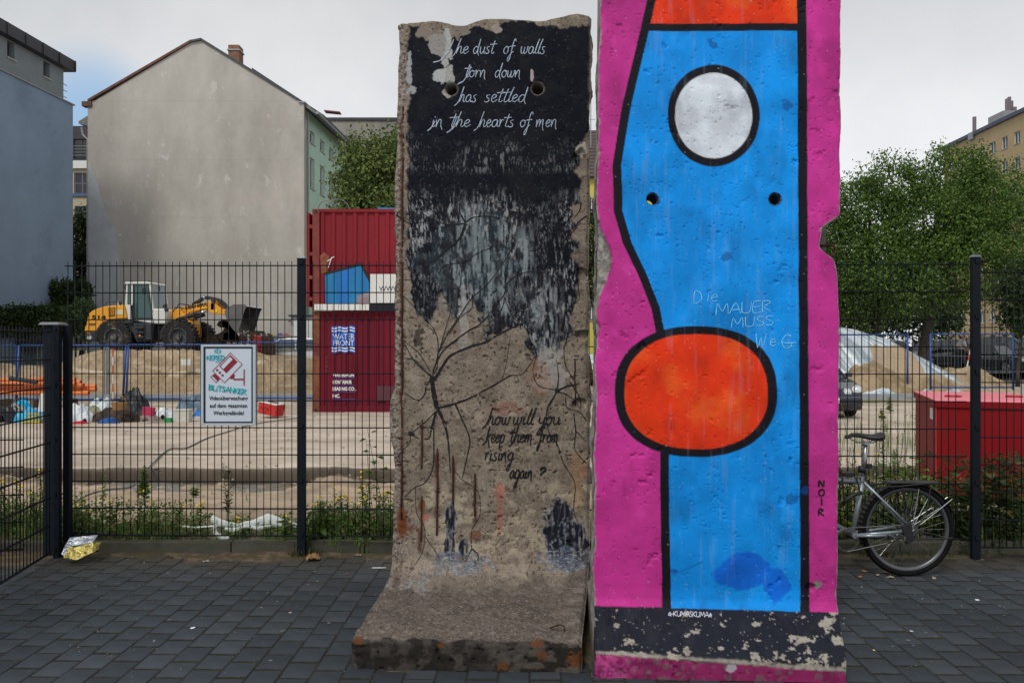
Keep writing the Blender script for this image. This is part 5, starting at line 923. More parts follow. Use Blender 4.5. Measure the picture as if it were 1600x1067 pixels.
# low concrete edging in front of the mound
MB().box((-9, 24.9, -.07), (24, .35, .22)).build('concrete_kerb_line', mat('grey_kerb', (.27, .29, .32), .9, .15, 3), kind='structure'); MB().box((12, 25.3, -.08), (9, .3, .2)).build('concrete_kerb_line', MATS['grey_kerb'], kind='structure')
# ================================================================ BLUE SITE FENCE
bluem = mat('blue_fence_paint', (.018, .06, .22), .45, .15, 6, spec=.4); galv = mat('galvanised', (.24, .26, .27), .5, .15, 8, metal=.5)
def site_panel(px0, px1, yt, yb, Z, label, lean=0, infill=True):
    x0, x1 = XX(px0, Z), XX(px1, Z); zt, zb = ZZ(yt, Z), ZZ(yb, Z); t = thing('site_fence_panel', label, 'fence', ((x0 + x1) / 2, Z, zb), 'blue framed mobile fence panels')
    r = .026; MB().tube([(x0, Z, zt), (x1, Z, zt)], r, 8).build('top_rail', bluem, t, smooth=True); MB().tube([(x0, Z, zb + .08), (x1, Z, zb + .08)], r, 8).build('bottom_rail', bluem, t, smooth=True)
    for x in (x0, x1): MB().tube([(x - lean, Z, zb - .0), (x, Z, zt)], r * 1.3, 8).build('upright', bluem, t, smooth=True)
    if infill:
        m = MB(); n = int((x1 - x0) / .11)
        for i in range(1, n): x = x0 + (x1 - x0) * i / n; m.tube([(x, Z, zb + .08), (x, Z, zt)], .0035, 4, cap=False)
        for z in (zb + .55, zb + 1.1): m.tube([(x0, Z, z), (x1, Z, z)], .005, 4, cap=False)
        m.build('wire_infill', galv, t, kind='stuff')
    MB().box((x0 - .02, Z, -.1), (.22, .6, .13)).build('concrete_foot', mat('foot_block', (.09, .09, .09), .9), t, bevel=.02)
    return t
site_panel(-150, 26, 540, 629, 24, 'blue fence panel before the orange pipes, running out at left frame edge'); site_panel(30, 197, 539.5, 628, 24, 'blue fence panel between the orange pipes and the black rubbish sack', .1); site_panel(201, 368, 538.5, 627, 24, 'blue fence panel just behind the warning sign and the loader front wheels', .08)
site_panel(374, 541, 535, 626, 24.2, 'blue fence panel left of the red containers', .0); site_panel(545, 700, 534, 626, 24.4, 'blue fence panel half hidden behind the lower red container')
site_panel(1180, 1418, 523, 611, 26.6, 'blue fence panel in front of the silver tarpaulin heap'); site_panel(1454, 1583, 522, 609, 26, 'blue fence panel right of the gap, before the worker and dark cars')
for x_ in (163, 178): pass
hf = thing('survey_rod', 'thin red and white measuring rod standing before the mound', 'rod', (XX(176.5, 24.6), 24.6, -.15)); 
for k in range(6): MB().tube([(XX(176.5, 24.6), 24.6, -.15 + k * .27), (XX(176.5, 24.6), 24.6, -.15 + (k + 1) * .27)], .018, 6).build('band', mat('rod_red', (.5, .03, .03), .5) if k % 2 else framem, hf)
hf = thing('survey_rod', 'slanting red and white measuring rod by the dark cars', 'rod', (XX(1508, 35), 35, .0))
for k in range(6): MB().tube([(XX(1507, 35) + k * .055, 35, .05 + k * .28), (XX(1507, 35) + (k + 1) * .055, 35, .05 + (k + 1) * .28)], .03, 6).build('band', MATS['rod_red'] if k % 2 else framem, hf)
gp_ = thing('grey_fence_gate', 'grey tube fence frame standing between mound and measuring rod', 'fence', (XX(170, 24.8), 24.8, -.15))
for x_ in (163, 166.5, 169.5): MB().tube([(XX(x_, 24.8), 24.8, -.15), (XX(x_, 24.8), 24.8, 1.5)], .022, 6).build('tube_upright', galv, gp_)
MB().tube([(XX(163, 24.8), 24.8, 1.5), (XX(169.5, 24.8), 24.8, 1.5)], .022, 6).build('tube_rail', galv, gp_)
# board stuck in the mound
MB().box((XX(294, 27.9), 27.7, ZZ(566, 27.9)), (.32, .03, .22), rz=.1).build('notice_board', framem, None); tag(bpy.context.scene.objects['notice_board'], 'small white notice board stuck in the sand mound below the loader', 'board')
# ================================================================ WHEEL LOADER
yl = mat('loader_yellow', (.74, .33, .02), .45, .10, 1.5, .1, 20, grime=((.3, .19, .08), 2.5, .60), spec=.4); ldk = mat('loader_dark', (.028, .032, .036), .6, .2, 3, .2, 30, grime=((.12, .1, .07), 2.5, .60)); lwh = mat('loader_white', (.62, .63, .6), .45, .06, 2, grime=((.4, .36, .3), 2.5, .62)); tyre = mat('tyre_rubber', (.018, .017, .016), .9, .25, 6, .4, 40, grime=((.09, .07, .05), 3, .55)); lgl = glass('loader_glass', (.03, .085, .08), .05); stl = mat('bucket_steel', (.12, .12, .12), .5, .3, 2, .4, 20, metal=.4, grime=((.3, .22, .12), 1.6, .55)); chrome = mat('bright_steel', (.5, .52, .55), .25, .1, 5, metal=.9)
LZ = 31.0; kx = LZ / F / 4.706
def lw_(zx, zy): return ((100 + zx / 4.706 - 800) * LZ / F, EYE - (420 + zy / 4.706 - 540) * LZ / F)
ldr = thing('wheel_loader', 'yellow and white wheel loader with raised grey bucket parked on the mound', 'loader', (lw_(600, 500)[0], 32, 1.2))
def lp(name, poly, y0, y1, m, parent=None, bevel=.03, smooth=False):
    return MB().prism([lw_(*p) for p in poly], lambda p: (p[0], y0, p[1]), lambda p: (p[0], y1, p[1])).build(name, m, parent or ldr, bevel=bevel)
hood = lp('engine_hood', [(148, 430), (150, 405), (158, 360), (168, 328), (190, 308), (240, 288), (300, 270), (425, 263), (436, 290), (450, 368), (380, 370), (330, 374), (290, 392), (262, 412), (240, 440), (235, 452), (148, 452)], 31.12, 33.0, yl, bevel=.06)
lp('hood_lower_lip', [(142, 452), (148, 420), (250, 420), (232, 456), (142, 456)], 31.08, 33.04, yl)
lp('counterweight', [(140, 458), (232, 458), (226, 532), (150, 532), (142, 520)], 31.1, 33.0, ldk, bevel=.05)
lp('rear_fender', [(226, 530), (232, 480), (245, 440), (268, 408), (300, 386), (340, 374), (460, 370), (505, 384), (505, 405), (440, 408), (400, 396), (360, 392), (318, 402), (285, 425), (262, 460), (252, 500), (250, 530)], 30.95, 33.15, ldk, bevel=.04)
lp('chassis', [(430, 400), (640, 396), (645, 520), (530, 540), (505, 480), (470, 430)], 31.05, 33.05, ldk)
for k, yy in enumerate((425, 460, 495)): lp('step', [(528, yy), (592, yy), (592, yy + 16), (528, yy + 16)], 30.9, 31.1, ldk, bevel=.01)
lp('tank_panel', [(600, 405), (640, 405), (642, 520), (600, 525)], 30.97, 31.1, ldk, bevel=.02)
lp('articulation_joint', [(640, 410), (728, 410), (735, 500), (640, 505)], 31.5, 32.6, ldk)
lp('front_chassis', [(735, 300), (760, 285), (800, 290), (900, 400), (905, 500), (740, 505)], 31.6, 32.5, yl)
lp('front_fender', [(703, 520), (712, 460), (735, 415), (775, 382), (830, 372), (880, 378), (882, 392), (830, 390), (785, 402), (752, 430), (735, 470), (728, 520)], 30.95, 31.45, ldk, bevel=.03); lp('front_fender', [(703, 520), (712, 460), (735, 415), (775, 382), (830, 372), (880, 378), (882, 392), (830, 390), (785, 402), (752, 430), (735, 470), (728, 520)], 32.7, 33.15, ldk, bevel=.03)
# cab
cabroof = lp('cab_roof', [(428, 104), (440, 94), (612, 93), (626, 104), (620, 110), (436, 110)], 31.15, 32.65, lwh, bevel=.03)
lp('roof_visor', [(420, 108), (444, 106), (444, 124), (424, 122)], 31.3, 32.8, ldk, bevel=.02)
lp('cab_base', [(428, 262), (488, 262), (492, 368), (632, 368), (640, 400), (452, 372), (440, 300)], 31.2, 32.9, lwh, bevel=.02)
lp('cab_nose', [(622, 290), (718, 292), (732, 306), (739, 335), (735, 404), (640, 404), (628, 360)], 31.2, 32.9, lwh, bevel=.05)
lp('windscreen', [(612, 110), (617, 110), (636, 292), (631, 292)], 31.28, 32.5, lgl, bevel=0); lp('rear_window', [(442, 110), (446, 110), (440, 262), (436, 262)], 31.28, 32.5, lgl, bevel=0)
for y0 in (31.2, 32.52):
    lp('cab_pillar', [(440, 108), (450, 108), (446, 262), (430, 262)], y0, y0 + .08, lwh, bevel=.008); lp('cab_pillar', [(472, 108), (490, 108), (492, 370), (476, 370)], y0, y0 + .08, lwh, bevel=.008); lp('cab_pillar', [(604, 108), (622, 108), (640, 300), (638, 365), (624, 300)], y0, y0 + .08, lwh, bevel=.008)
    lp('side_window', [(450, 112), (472, 112), (474, 258), (447, 258)], y0 + .03, y0 + .05, lgl, bevel=0); lp('door_glass', [(491, 112), (603, 112), (634, 362), (494, 362)], y0 + .03, y0 + .05, lgl, bevel=0)
    lp('door_edge', [(488, 110), (494, 110), (498, 366), (490, 366)], y0 - .01, y0 + .02, ldk, bevel=0); lp('door_edge', [(598, 110), (606, 110), (636, 366), (628, 366)], y0 - .01, y0 + .02, ldk, bevel=0); lp('door_edge', [(490, 358), (634, 358), (634, 366), (490, 366)], y0 - .01, y0 + .02, ldk, bevel=0)
lp('operator_seat', [(500, 190), (520, 190), (560, 290), (590, 290), (590, 355), (505, 355)], 31.7, 32.3, ldk, bevel=.04); MB().tube([(lw_(600, 300)[0], 32, lw_(600, 300)[1]), (lw_(580, 240)[0], 32, lw_(580, 240)[1])], .03, 6).build('steering_column', ldk, ldr)
lp('wing_mirror', [(574, 138), (606, 138), (608, 185), (578, 185)], 30.95, 31.0, ldk, bevel=.02); lp('wing_mirror', [(696, 130), (712, 130), (712, 165), (700, 165)], 30.9, 30.95, ldk, bevel=.01)
MB().tube([(*[lw_(x, y)[0] for x, y in [(z, w_)]], 31.9, lw_(z, w_)[1]) for z, w_ in ((358, 118), (372, 126), (380, 150), (381, 262))], .055, 8).build('exhaust_pipe', ldk, ldr, smooth=True)
MB().lathe((lw_(325, 262)[0], 31.8, lw_(325, 262)[1]), (0, 0, 1), [(0, .0), (0, .13), (.09, .13), (.1, .15), (.15, .15), (.16, 0)], 14).build('air_cap', chrome, ldr)
def wheel(cx, cz, y, r, wd, parent, rimm, out=-1, lugs=26, name='wheel'):
    w0 = MB().lathe((cx, y, cz), (0, 1, 0), [(-wd / 2, r * .52), (-wd / 2, r * .86), (-wd * .42, r * .95), (-wd * .2, r), (wd * .2, r), (wd * .42, r * .95), (wd / 2, r * .86), (wd / 2, r * .52)], 36).build(name, tyre, parent, smooth=False)
    if lugs:
        lg = MB()
        for i in range(lugs):
            a = 2 * math.pi * i / lugs
            for s_ in (-1, 1):
                a2 = a + (.5 * 2 * math.pi / lugs if s_ > 0 else 0); lg.box((cx + math.cos(a2) * r * .975, y + s_ * wd * .27, cz + math.sin(a2) * r * .975), (r * .10, wd * .45, r * .10), ry=-a2)
        lg.build('tread_lugs', tyre, w0, kind='stuff')
    MB().lathe((cx, y + out * wd * .5, cz), (0, out, 0), [(-.04, r * .56), (.01, r * .56), (.015, r * .5), (-.09, r * .44), (-.1, r * .22), (-.02, r * .2), (.02, r * .17), (.02, 0)], 24).build('rim', rimm, w0, smooth=False); return w0
rimk = mat('loader_rim', (.05, .055, .06), .6, .2, 4, grime=((.25, .2, .13), 4, .55))
for zx in (372, 845):
    c_ = lw_(zx, 503)
    for y_ in (31.15, 32.95): wheel(c_[0], c_[1], y_, .655, .48, ldr, rimk, -1 if y_ < 32 else 1)
for y0 in (31.75, 32.2):
    arm = lp('lift_arm', [(760, 345), (745, 320), (765, 292), (830, 268), (930, 248), (1015, 232), (1040, 212), (1060, 216), (1068, 240), (1068, 258), (1110, 290), (1182, 293), (1182, 330), (1110, 330), (1060, 326), (1020, 320), (1000, 284), (930, 300), (868, 312), (840, 340)], y0, y0 + .12, yl, bevel=.02)
lp('arm_cross_tube', [(1020, 240), (1055, 240), (1055, 300), (1020, 300)], 31.75, 32.32, yl)
lp('bell_crank', [(958, 190), (985, 188), (1040, 198), (1085, 212), (1125, 245), (1146, 290), (1118, 290), (1090, 255), (1066, 232), (1050, 218), (1000, 215), (965, 215)], 31.95, 32.1, ldk, bevel=.02)
def cyl(name, a, b, y, r, m): pa, pb = lw_(*a), lw_(*b); return MB().tube([(pa[0], y, pa[1]), (pb[0], y, pb[1])], r, 10).build(name, m, ldr, smooth=True)
cyl('hydraulic_cylinder', (780, 372), (930, 325), 31.65, .09, ldk); cyl('cylinder_rod', (930, 325), (1000, 305), 31.65, .05, chrome); cyl('hydraulic_cylinder', (872, 256), (945, 208), 32.02, .08, ldk); cyl('cylinder_rod', (945, 208), (965, 194), 32.02, .045, chrome); cyl('hydraulic_cylinder', (780, 372), (930, 325), 32.4, .09, ldk)
MB().lathe((lw_(1048, 226)[0], 31.74, lw_(1048, 226)[1]), (0, -1, 0), [(0, .1), (.03, .1), (.03, 0)], 14).build('pivot_pin', ldk, ldr)
MB().lathe((lw_(768, 320)[0], 31.74, lw_(768, 320)[1]), (0, -1, 0), [(0, .1), (.03, .1), (.03, 0)], 14).build('pivot_pin', ldk, ldr)
# work lights and lamp
for z_ in ((742, 272), (752, 300)): MB().lathe((lw_(*z_)[0], 31.1, lw_(*z_)[1]), (1, 0, 0), [(-.1, 0), (-.1, .06), (.02, .08), (.02, 0)], 12).build('work_lamp', ldk, ldr)
# bucket: curved shell open towards the right
bk = thing  # noqa
shell = [(1345, 275), (1330, 262), (1250, 262), (1205, 285), (1182, 310), (1190, 350), (1212, 400), (1240, 440), (1270, 470), (1320, 482), (1366, 458)]
inn = [(1345, 283), (1328, 272), (1254, 272), (1212, 293), (1193, 314), (1200, 350), (1221, 396), (1248, 434), (1274, 461), (1318, 472), (1360, 452)]
bm = MB(); A = [lw_(*p) for p in shell]; B = [lw_(*p) for p in inn]; y0, y1 = 31.0, 32.9
for i in range(len(A) - 1):
    for q in (A, B): bm.add([(q[i][0], y0, q[i][1]), (q[i + 1][0], y0, q[i + 1][1]), (q[i + 1][0], y1, q[i + 1][1]), (q[i][0], y1, q[i][1])], [(0, 1, 2, 3)])
    for y_ in (y0, y1): bm.add([(A[i][0], y_, A[i][1]), (A[i + 1][0], y_, A[i + 1][1]), (B[i + 1][0], y_, B[i + 1][1]), (B[i][0], y_, B[i][1])], [(0, 1, 2, 3)])
bko = bm.build('bucket', stl, ldr)
for y_ in (30.97, 32.87): MB().prism([lw_(*p) for p in [(1345, 275), (1330, 262), (1250, 262), (1205, 285), (1182, 310), (1190, 350), (1212, 400), (1240, 440), (1270, 470), (1290, 440), (1310, 370), (1330, 300)]], lambda p: (p[0], y_, p[1]), lambda p: (p[0], y_ + .04, p[1])).build('side_plate', stl, bko)

lp('bucket_lip', [(1330, 262), (1345, 268), (1348, 277), (1336, 272)], 31.0, 32.9, chrome, bko, bevel=0)
for i in range(6): lp('bucket_tooth', [(1262 + i * 19, 452), (1274 + i * 19, 452), (1292 + i * 19, 488), (1284 + i * 19, 490)], 31.0 + i * .36, 31.09 + i * .36, chrome, bko, bevel=0)
for (a, b, c_) in (((770, 300), (800, 250), (870, 262)), ((745, 330), (770, 280), (830, 285)), ((900, 330), (940, 345), (985, 320))): MB().tube([(*[lw_(*a)[0]], 31.62, lw_(*a)[1]), (lw_(*b)[0], 31.6, lw_(*b)[1]), (lw_(*c_)[0], 31.64, lw_(*c_)[1])], .022, 6).build('hydraulic_hose', ldk, ldr, smooth=True)
for pts_ in (((498, 400), (498, 300), (500, 250)), ((640, 500), (652, 420), (648, 380)), ((300, 268), (302, 248), (400, 244), (404, 262))): MB().tube([(lw_(*q)[0], 31.08, lw_(*q)[1]) for q in pts_], .018, 6).build('handrail', ldk, ldr)
for q in ((190, 400), (190, 412), (190, 424)): lp('grille_slot', [(q[0] - 20, q[1]), (q[0] + 28, q[1]), (q[0] + 28, q[1] + 5), (q[0] - 20, q[1] + 5)], 31.095, 31.11, ldk, bevel=0)
lp('engine_vent', [(315, 285), (365, 280), (365, 345), (318, 350)], 31.1, 31.112, ldk, bevel=0)
for q in range(8): lp('vent_louver', [(318, 288 + q * 7.4), (363, 284 + q * 7.4), (363, 287 + q * 7.4), (318, 291 + q * 7.4)], 31.08, 31.1, yl, bevel=0)
lp('roof_lamp', [(455, 84), (480, 84), (480, 93), (455, 93)], 31.25, 31.4, ldk, bevel=.01); lp('roof_lamp', [(590, 84), (612, 84), (612, 93), (590, 93)], 31.25, 31.4, ldk, bevel=.01)
lt = mat('black_print', (.01, .01, .012), .5); o_ = lw_(834, 290); e_ = lw_(1002, 262)
text('maker_lettering', 'LIEBHERR', lt, ldr, (o_[0], 31.735, o_[1]), (e_[0] - o_[0], 0, e_[1] - o_[1]), (0, 0, 1), 170 * kx, 24 * kx, .035)
o_ = lw_(194, 370); text('model_number', '514', lt, ldr, (o_[0], 31.1, o_[1]), (1, 0, 0), (0, 0, 1), 104 * kx, 30 * kx, .03)
lp('sticker', [(372, 302), (424, 302), (424, 336), (372, 336)], 31.1, 31.115, mat('cream_sticker', (.6, .58, .42), .5, .1), bevel=0); lp('warning_sticker', [(1054, 292), (1076, 292), (1076, 314), (1054, 314)], 31.73, 31.745, mat('yellow_sticker', (.8, .6, .03), .5), bevel=0); lp('reflector', [(560, 485), (572, 485), (572, 497), (560, 497)], 30.89, 30.92, mat('orange_lens', (.8, .22, .02), .3), bevel=0); lp('reflector', [(166, 470), (184, 470), (184, 480), (166, 480)], 31.08, 31.1, MATS['orange_lens'], bevel=0)
c_ = lw_(178, 505); MB().lathe((c_[0], 31.09, c_[1]), (0, -1, 0), [(0, .1), (.01, .1), (.01, 0)], 18).build('speed_plate', framem, ldr); MB().ring((c_[0], 31.075, c_[1]), (0, 1, 0), .085, .008, 20, 5).build('plate_ring', lt, ldr)
# ---- attachments and scrap behind the loader
Zs = 33.5
def sp(name, label, cat, poly, Z, th, m, group=None):
    o = MB().prism([(XX(x, Z), ZZ(y, Z)) for x, y in poly], lambda p: (p[0], Z, p[1]), lambda p: (p[0], Z + th, p[1])).build(name, m, bevel=.02); return tag(o, label, cat, group)
rustd = mat('rusty_dark_steel', (.04, .03, .025), .8, .35, 4, .5, 30, col2=(.09, .05, .03)); redm = mat('red_machine_paint', (.30, .03, .025), .6, .25, 4, .2, 30)
g_ = thing('digger_grab', 'dark hooked excavator attachment lying below the loader bucket', 'grab', (XX(355, 33), 33, 1.2))
for pl, nm in (([(330, 532), (338, 524), (350, 518), (357, 504), (352, 508), (346, 512), (341, 508), (344, 502), (352, 500), (362, 506), (372, 520), (378, 532)], 'jaw'), ([(352, 520), (372, 516), (382, 532), (350, 534)], 'mounting_block')): MB().prism([(XX(x, 33), ZZ(y, 33)) for x, y in pl], lambda p: (p[0], 32.8, p[1]), lambda p: (p[0], 33.5, p[1])).build(nm, rustd, g_, bevel=.02)
MB().prism([(XX(x, 33), ZZ(y, 33)) for x, y in [(318, 534), (330, 526), (342, 522), (348, 536), (318, 548)]], lambda p: (p[0], 32.6, p[1]), lambda p: (p[0], 33.6, p[1])).build('jaw', rustd, g_, bevel=.02)
g_ = thing('pallet_frame', 'rusty frame of upright bars stacked under the bucket teeth', 'frame', (XX(375, 33.5), 33.5, 1.2))
for k in range(7): MB().box((XX(362 + k * 5.2, 33.5), 33.5 + (k % 2) * .5, ZZ(530, 33.5)), (.08, .08, .75), ry=random.uniform(-.15, .15)).build('upright_bar', mat('rusty_brown', (.12, .055, .03), .9, .3, 5), g_)
for y_ in (521, 527, 534): MB().box((XX(378, 33.5), 33.4, ZZ(y_, 33.5)), (1.1, .06, .05)).build('cross_bar', MATS['rusty_brown'], g_)
g_ = thing('red_machine', 'red machine frame with dark round guard beside the bucket', 'machine', (XX(405, 34), 34, -.15))
MB().prism([(XX(x, 34), ZZ(y, 34)) for x, y in [(396, 524), (409, 524), (411, 585), (396, 585)]], lambda p: (p[0], 34, p[1]), lambda p: (p[0], 35, p[1])).build('body', redm, g_, bevel=.04); MB().prism([(XX(x, 34), ZZ(y, 34)) for x, y in [(409, 535), (411, 524), (416, 520), (420, 524), (424, 540), (424, 560), (410, 560)]], lambda p: (p[0], 34, p[1]), lambda p: (p[0], 34.6, p[1])).build('round_guard', rustd, g_, bevel=.03)
MB().ring((XX(404, 34), 34.1, ZZ(521, 34)), (0, 1, 0), .07, .025, 14, 6).build('lifting_eye', rustd, g_)
tr_ = thing('trailer', 'flat grey blue skip body standing behind the mound near the silver car', 'skip', (XX(440, 38), 38, -.1)); MB().prism([(XX(x, 38), ZZ(y, 38)) for x, y in [(422, 525), (458, 525), (458, 545), (424, 545)]], lambda p: (p[0], 38, p[1]), lambda p: (p[0], 40, p[1])).build('side_panel', mat('blue_grey_steel', (.17, .20, .25), .6, .15), tr_, bevel=.03); MB().box((XX(441, 38), 37.98, ZZ(525.5, 38)), (1.2, .06, .05)).build('rim', zinc, tr_)
cbn = thing('site_cabin', 'white site cabin partly hidden behind the main fence post', 'cabin', (XX(470, 39.5), 39.5, -.15)); MB().box((XX(471, 39.5), 40.5, 1.3), (1.05, 2, 3.4)).build('cabin_wall', lwh, cbn, bevel=.02)
for k in range(4): MB().box((XX(458 + k * 8, 39.5), 39.485, 1.4), (.03, .02, 3.1)).build('wall_rib', zinc, cbn)
MB().box((XX(471, 39.5), 40.45, 3.03), (1.2, 2.2, .09)).build('roof', dmet, cbn); MB().box((XX(453, 39.4), 39.4, ZZ(502, 39.4)), (.15, .08, .05)).build('outdoor_lamp', dmet, cbn)
# low graffiti wall
gw_ = thing('graffiti_wall', 'low wall with purple and red graffiti at the foot of the gable', 'wall', (XX(400, 41), 41, -.15)); MB().box((XX(395, 41), 41.2, ZZ(527, 41) / 2 + .05), (6.2, .3, ZZ(527, 41) + .1)).build('masonry', mat('low_wall', (.3, .28, .26), .9), gw_)
for i, (x_, y_, r_, cl) in enumerate(((331, 524, .2, (.3, .1, .3)), (322, 521, .16, (.35, .05, .12)), (438, 524, .2, (.16, .1, .3)), (424, 522, .14, (.5, .38, .1)), (403, 521, .13, (.05, .05, .06)), (413, 521, .13, (.05, .05, .06)), (448, 524, .16, (.4, .1, .05)), (396, 522, .11, (.4, .12, .25)))):
    MB().lathe((XX(x_, 41), 41.0, ZZ(y_ + 2, 41)), (0, -1, 0), [(0, r_), (.03, r_), (.035, r_ * .75), (.03, 0)], 14).build('painted_bubble', mat('graffiti_%d' % i, cl, .7), gw_)
# dark skip and small white wall at left
dk = thing('dark_container', 'black flat topped container behind the blue fence at left frame edge', 'container', (XX(10, 34), 34, -.1)); MB().box((XX(5, 34), 35, ZZ(525, 34) - .05), (2.2, 2, 1.1)).build('body', ldk, dk, bevel=.03)
for y_ in (522.5, 530.5): MB().box((XX(5, 34), 33.98, ZZ(y_, 34)), (1.9, .03, .05)).build('pale_stripe', zinc, dk)
ws_ = thing('grey_hoarding', 'grey panelled hoarding between the dark container and the fence corner', 'hoarding', (XX(70, 35), 35, -.1))
for k in range(5): MB().box((XX(54 + k * 9, 35), 35, .85), (.24, .05, 1.9)).build('panel', mat('hoarding_grey', (.16, .19, .2), .7, .1), ws_, bevel=.005)
wl = thing('garden_wall', 'low white wall with dark slots beneath the pale bush', 'wall', (XX(120, 38), 38, -.1)); MB().box((XX(118, 38), 38, ZZ(535, 38)), (1.2, .2, .75)).build('masonry', lwh, wl)
for k in range(2): MB().box((XX(122 + k * 6, 38), 37.89, ZZ(535, 38)), (.09, .03, .45)).build('slot', dmet, wl)
# ================================================================ SHIPPING CONTAINERS
red1 = mat('container_maroon', (.135, .010, .022), .6, .18, 1.5, .15, 20, grime=((.19, .09, .08), 3.2, .66), spec=.12, stretch=(1, 1, .35)); red2 = mat('container_red', (.195, .017, .025), .6, .18, 1.2, .15, 20, grime=((.26, .11, .08), 3, .66), spec=.12, stretch=(1, 1, .35)); rustp = mat('rusty_corner', (.20, .07, .03), .85, .3, 4, .4, 30, col2=(.12, .02, .02))
CZ = 20.4; CX0 = XX(488, CZ); CX1 = CX0 + 6.06
def container(name, label, z0, m, post):
    t = thing(name, label, 'container', ((CX0 + CX1) / 2, CZ + 1.2, z0), 'stacked red shipping containers'); h = 2.59; Y0, Y1 = CZ, CZ + 2.44
    for x in (CX0, CX1):
        for y in (Y0, Y1):
            MB().box((x + (.09 if x == CX0 else -.09), y + (.08 if y == Y0 else -.08), z0 + h / 2), (.18, .16, h - .24)).build('corner_post', post if (x == CX0 and y == Y0) else m, t, bevel=.01)
            for z in (z0 + .06, z0 + h - .06):
                cc_ = MB().box((x + (.09 if x == CX0 else -.09), y + (.085 if y == Y0 else -.085), z), (.19, .18, .118)).build('corner_casting', post, t, bevel=.012); MB().lathe((x + (.09 if x == CX0 else -.09), y + (-.012 if y == Y0 else .012), z), (0, -1 if y == Y0 else 1, 0), [(0, .0), (.002, .032), (.004, 0)], 12).build('casting_hole', lt, cc_)
    for y in (Y0, Y1):
        MB().box(((CX0 + CX1) / 2, y + (.05 if y == Y0 else -.05), z0 + .08), (5.7, .08, .15)).build('bottom_rail', m, t); MB().box(((CX0 + CX1) / 2, y + (.05 if y == Y0 else -.05), z0 + h - .04), (5.7, .07, .075)).build('top_rail', m, t)
        g = MB(); x = CX0 + .18; s_ = 1 if y == Y0 else -1; b0 = []; pit_ = .278
        while x < CX1 - .2:
            for dx, dy in ((0, .075), (.035, .035), (.105, .035), (.14, .075)): b0.append((x + dx, y + s_ * dy))
            x += pit_
        b0 = [p for p in b0 if p[0] < CX1 - .16]
        for i in range(len(b0) - 1): g.add([(b0[i][0], b0[i][1], z0 + .15), (b0[i + 1][0], b0[i + 1][1], z0 + .15), (b0[i + 1][0], b0[i + 1][1], z0 + h - .07), (b0[i][0], b0[i][1], z0 + h - .07)], [(0, 1, 2, 3)])
        g.build('corrugated_side', m, t)
    MB().box(((CX0 + CX1) / 2, CZ + 1.22, z0 + h - .02), (5.9, 2.3, .03)).build('roof', m, t); MB().box(((CX0 + CX1) / 2, CZ + 1.22, z0 + .12), (5.9, 2.3, .1)).build('floor', rustd, t)
    for x in (CX0 + .05, CX1 - .05): MB().box((x, CZ + 1.22, z0 + h / 2), (.05, 2.1, h - .2)).build('end_wall', m, t)
    return t
c1_ = container('shipping_container', 'lower maroon container with blue wave logo, standing on the sand', -.15, red1, rustp)
c2_ = container('shipping_container', 'upper red container with a blue painted patch, stacked on the maroon one', 2.46, red2, mat('container_post', (.17, .03, .025), .7, .25, 5, grime=((.2, .08, .03), 3, .58)))
# open door leaf with lock rods on the left end of the upper one
dl = MB().box((CX0 - .10, CZ + .32, 3.75), (.05, .62, 2.4)).build('door_leaf', red2, c2_, bevel=.01)
for k in range(2): MB().tube([(CX0 - .15, CZ + .1 + k * .3, 2.55), (CX0 - .15, CZ + .1 + k * .3, 4.98)], .02, 6).build('lock_rod', red2, dl)
for z in (2.75, 3.3, 3.9, 4.6): MB().box((CX0 - .04, CZ + .02, z), (.1, .05, .09)).build('hinge', rustp, dl)
def wave(y): return 0
fy = CZ + .032
def crect(n, x0, y0, x1, y1, m, p, dy=0, Z=CZ): MB().box(((XX(x0, Z) + XX(x1, Z)) / 2, fy - dy, (ZZ(y0, Z) + ZZ(y1, Z)) / 2), (XX(x1, Z) - XX(x0, Z), .006, ZZ(y0, Z) - ZZ(y1, Z))).build(n, m, p)
blup = mat('logo_blue', (.01, .10, .50), .5, .1, 10, grime=((.1, .02, .03), 12, .68)); whp = mat('white_print', (.72, .72, .72), .6, .1, 10, grime=((.2, .1, .1), 12, .70))
# logo: three blue strips as the print rides over the corrugations, with white wavy lines and the name
for x0, x1, dy in ((518, 526.5, 0), (528, 544.5, 3), (546, 555, 0)):
    n = 8; top_ = []; bot_ = []
    for i in range(n + 1):
        x = x0 + (x1 - x0) * i / n; top_.append((x, 509 + .9 * math.sin((x - 518) * .38) + dy * .2)); bot_.append((x, 551 + .9 * math.sin((x - 518) * .38) - dy * .2))
    MB().prism([(XX(x, CZ), ZZ(y, CZ)) for x, y in top_ + bot_[::-1]], lambda p: (p[0], fy - .002, p[1]), lambda p: (p[0], fy + .003, p[1])).build('logo_field', blup, c1_)
    for yy in (512.5, 516.8, 543.5, 547.8):
        a_ = [(x, yy + .9 * math.sin((x - 518) * .38) - .9) for x, _ in top_]; b_ = [(x, yy + .9 * math.sin((x - 518) * .38) + .9) for x, _ in top_]
        MB().prism([(XX(x, CZ), ZZ(y, CZ)) for x, y in a_ + b_[::-1]], lambda p: (p[0], fy - .006, p[1]), lambda p: (p[0], fy - .003, p[1])).build('logo_wave', whp, c1_)
def ctext(s_, x0, x1, yb, hpx, m, p, bold=.0, dy=.012, n='lettering'): text(n, s_, m, p, (XX(x0, CZ), fy - dy, ZZ(yb, CZ)), (1, 0, 0), (0, 0, 1), (x1 - x0) * CZ / F, hpx * CZ / F, bold)
ctext('WATER', 519.5, 553.5, 530, 9, whp, c1_, .0); ctext('FRONT', 520.5, 553, 540, 9, whp, c1_, .0)
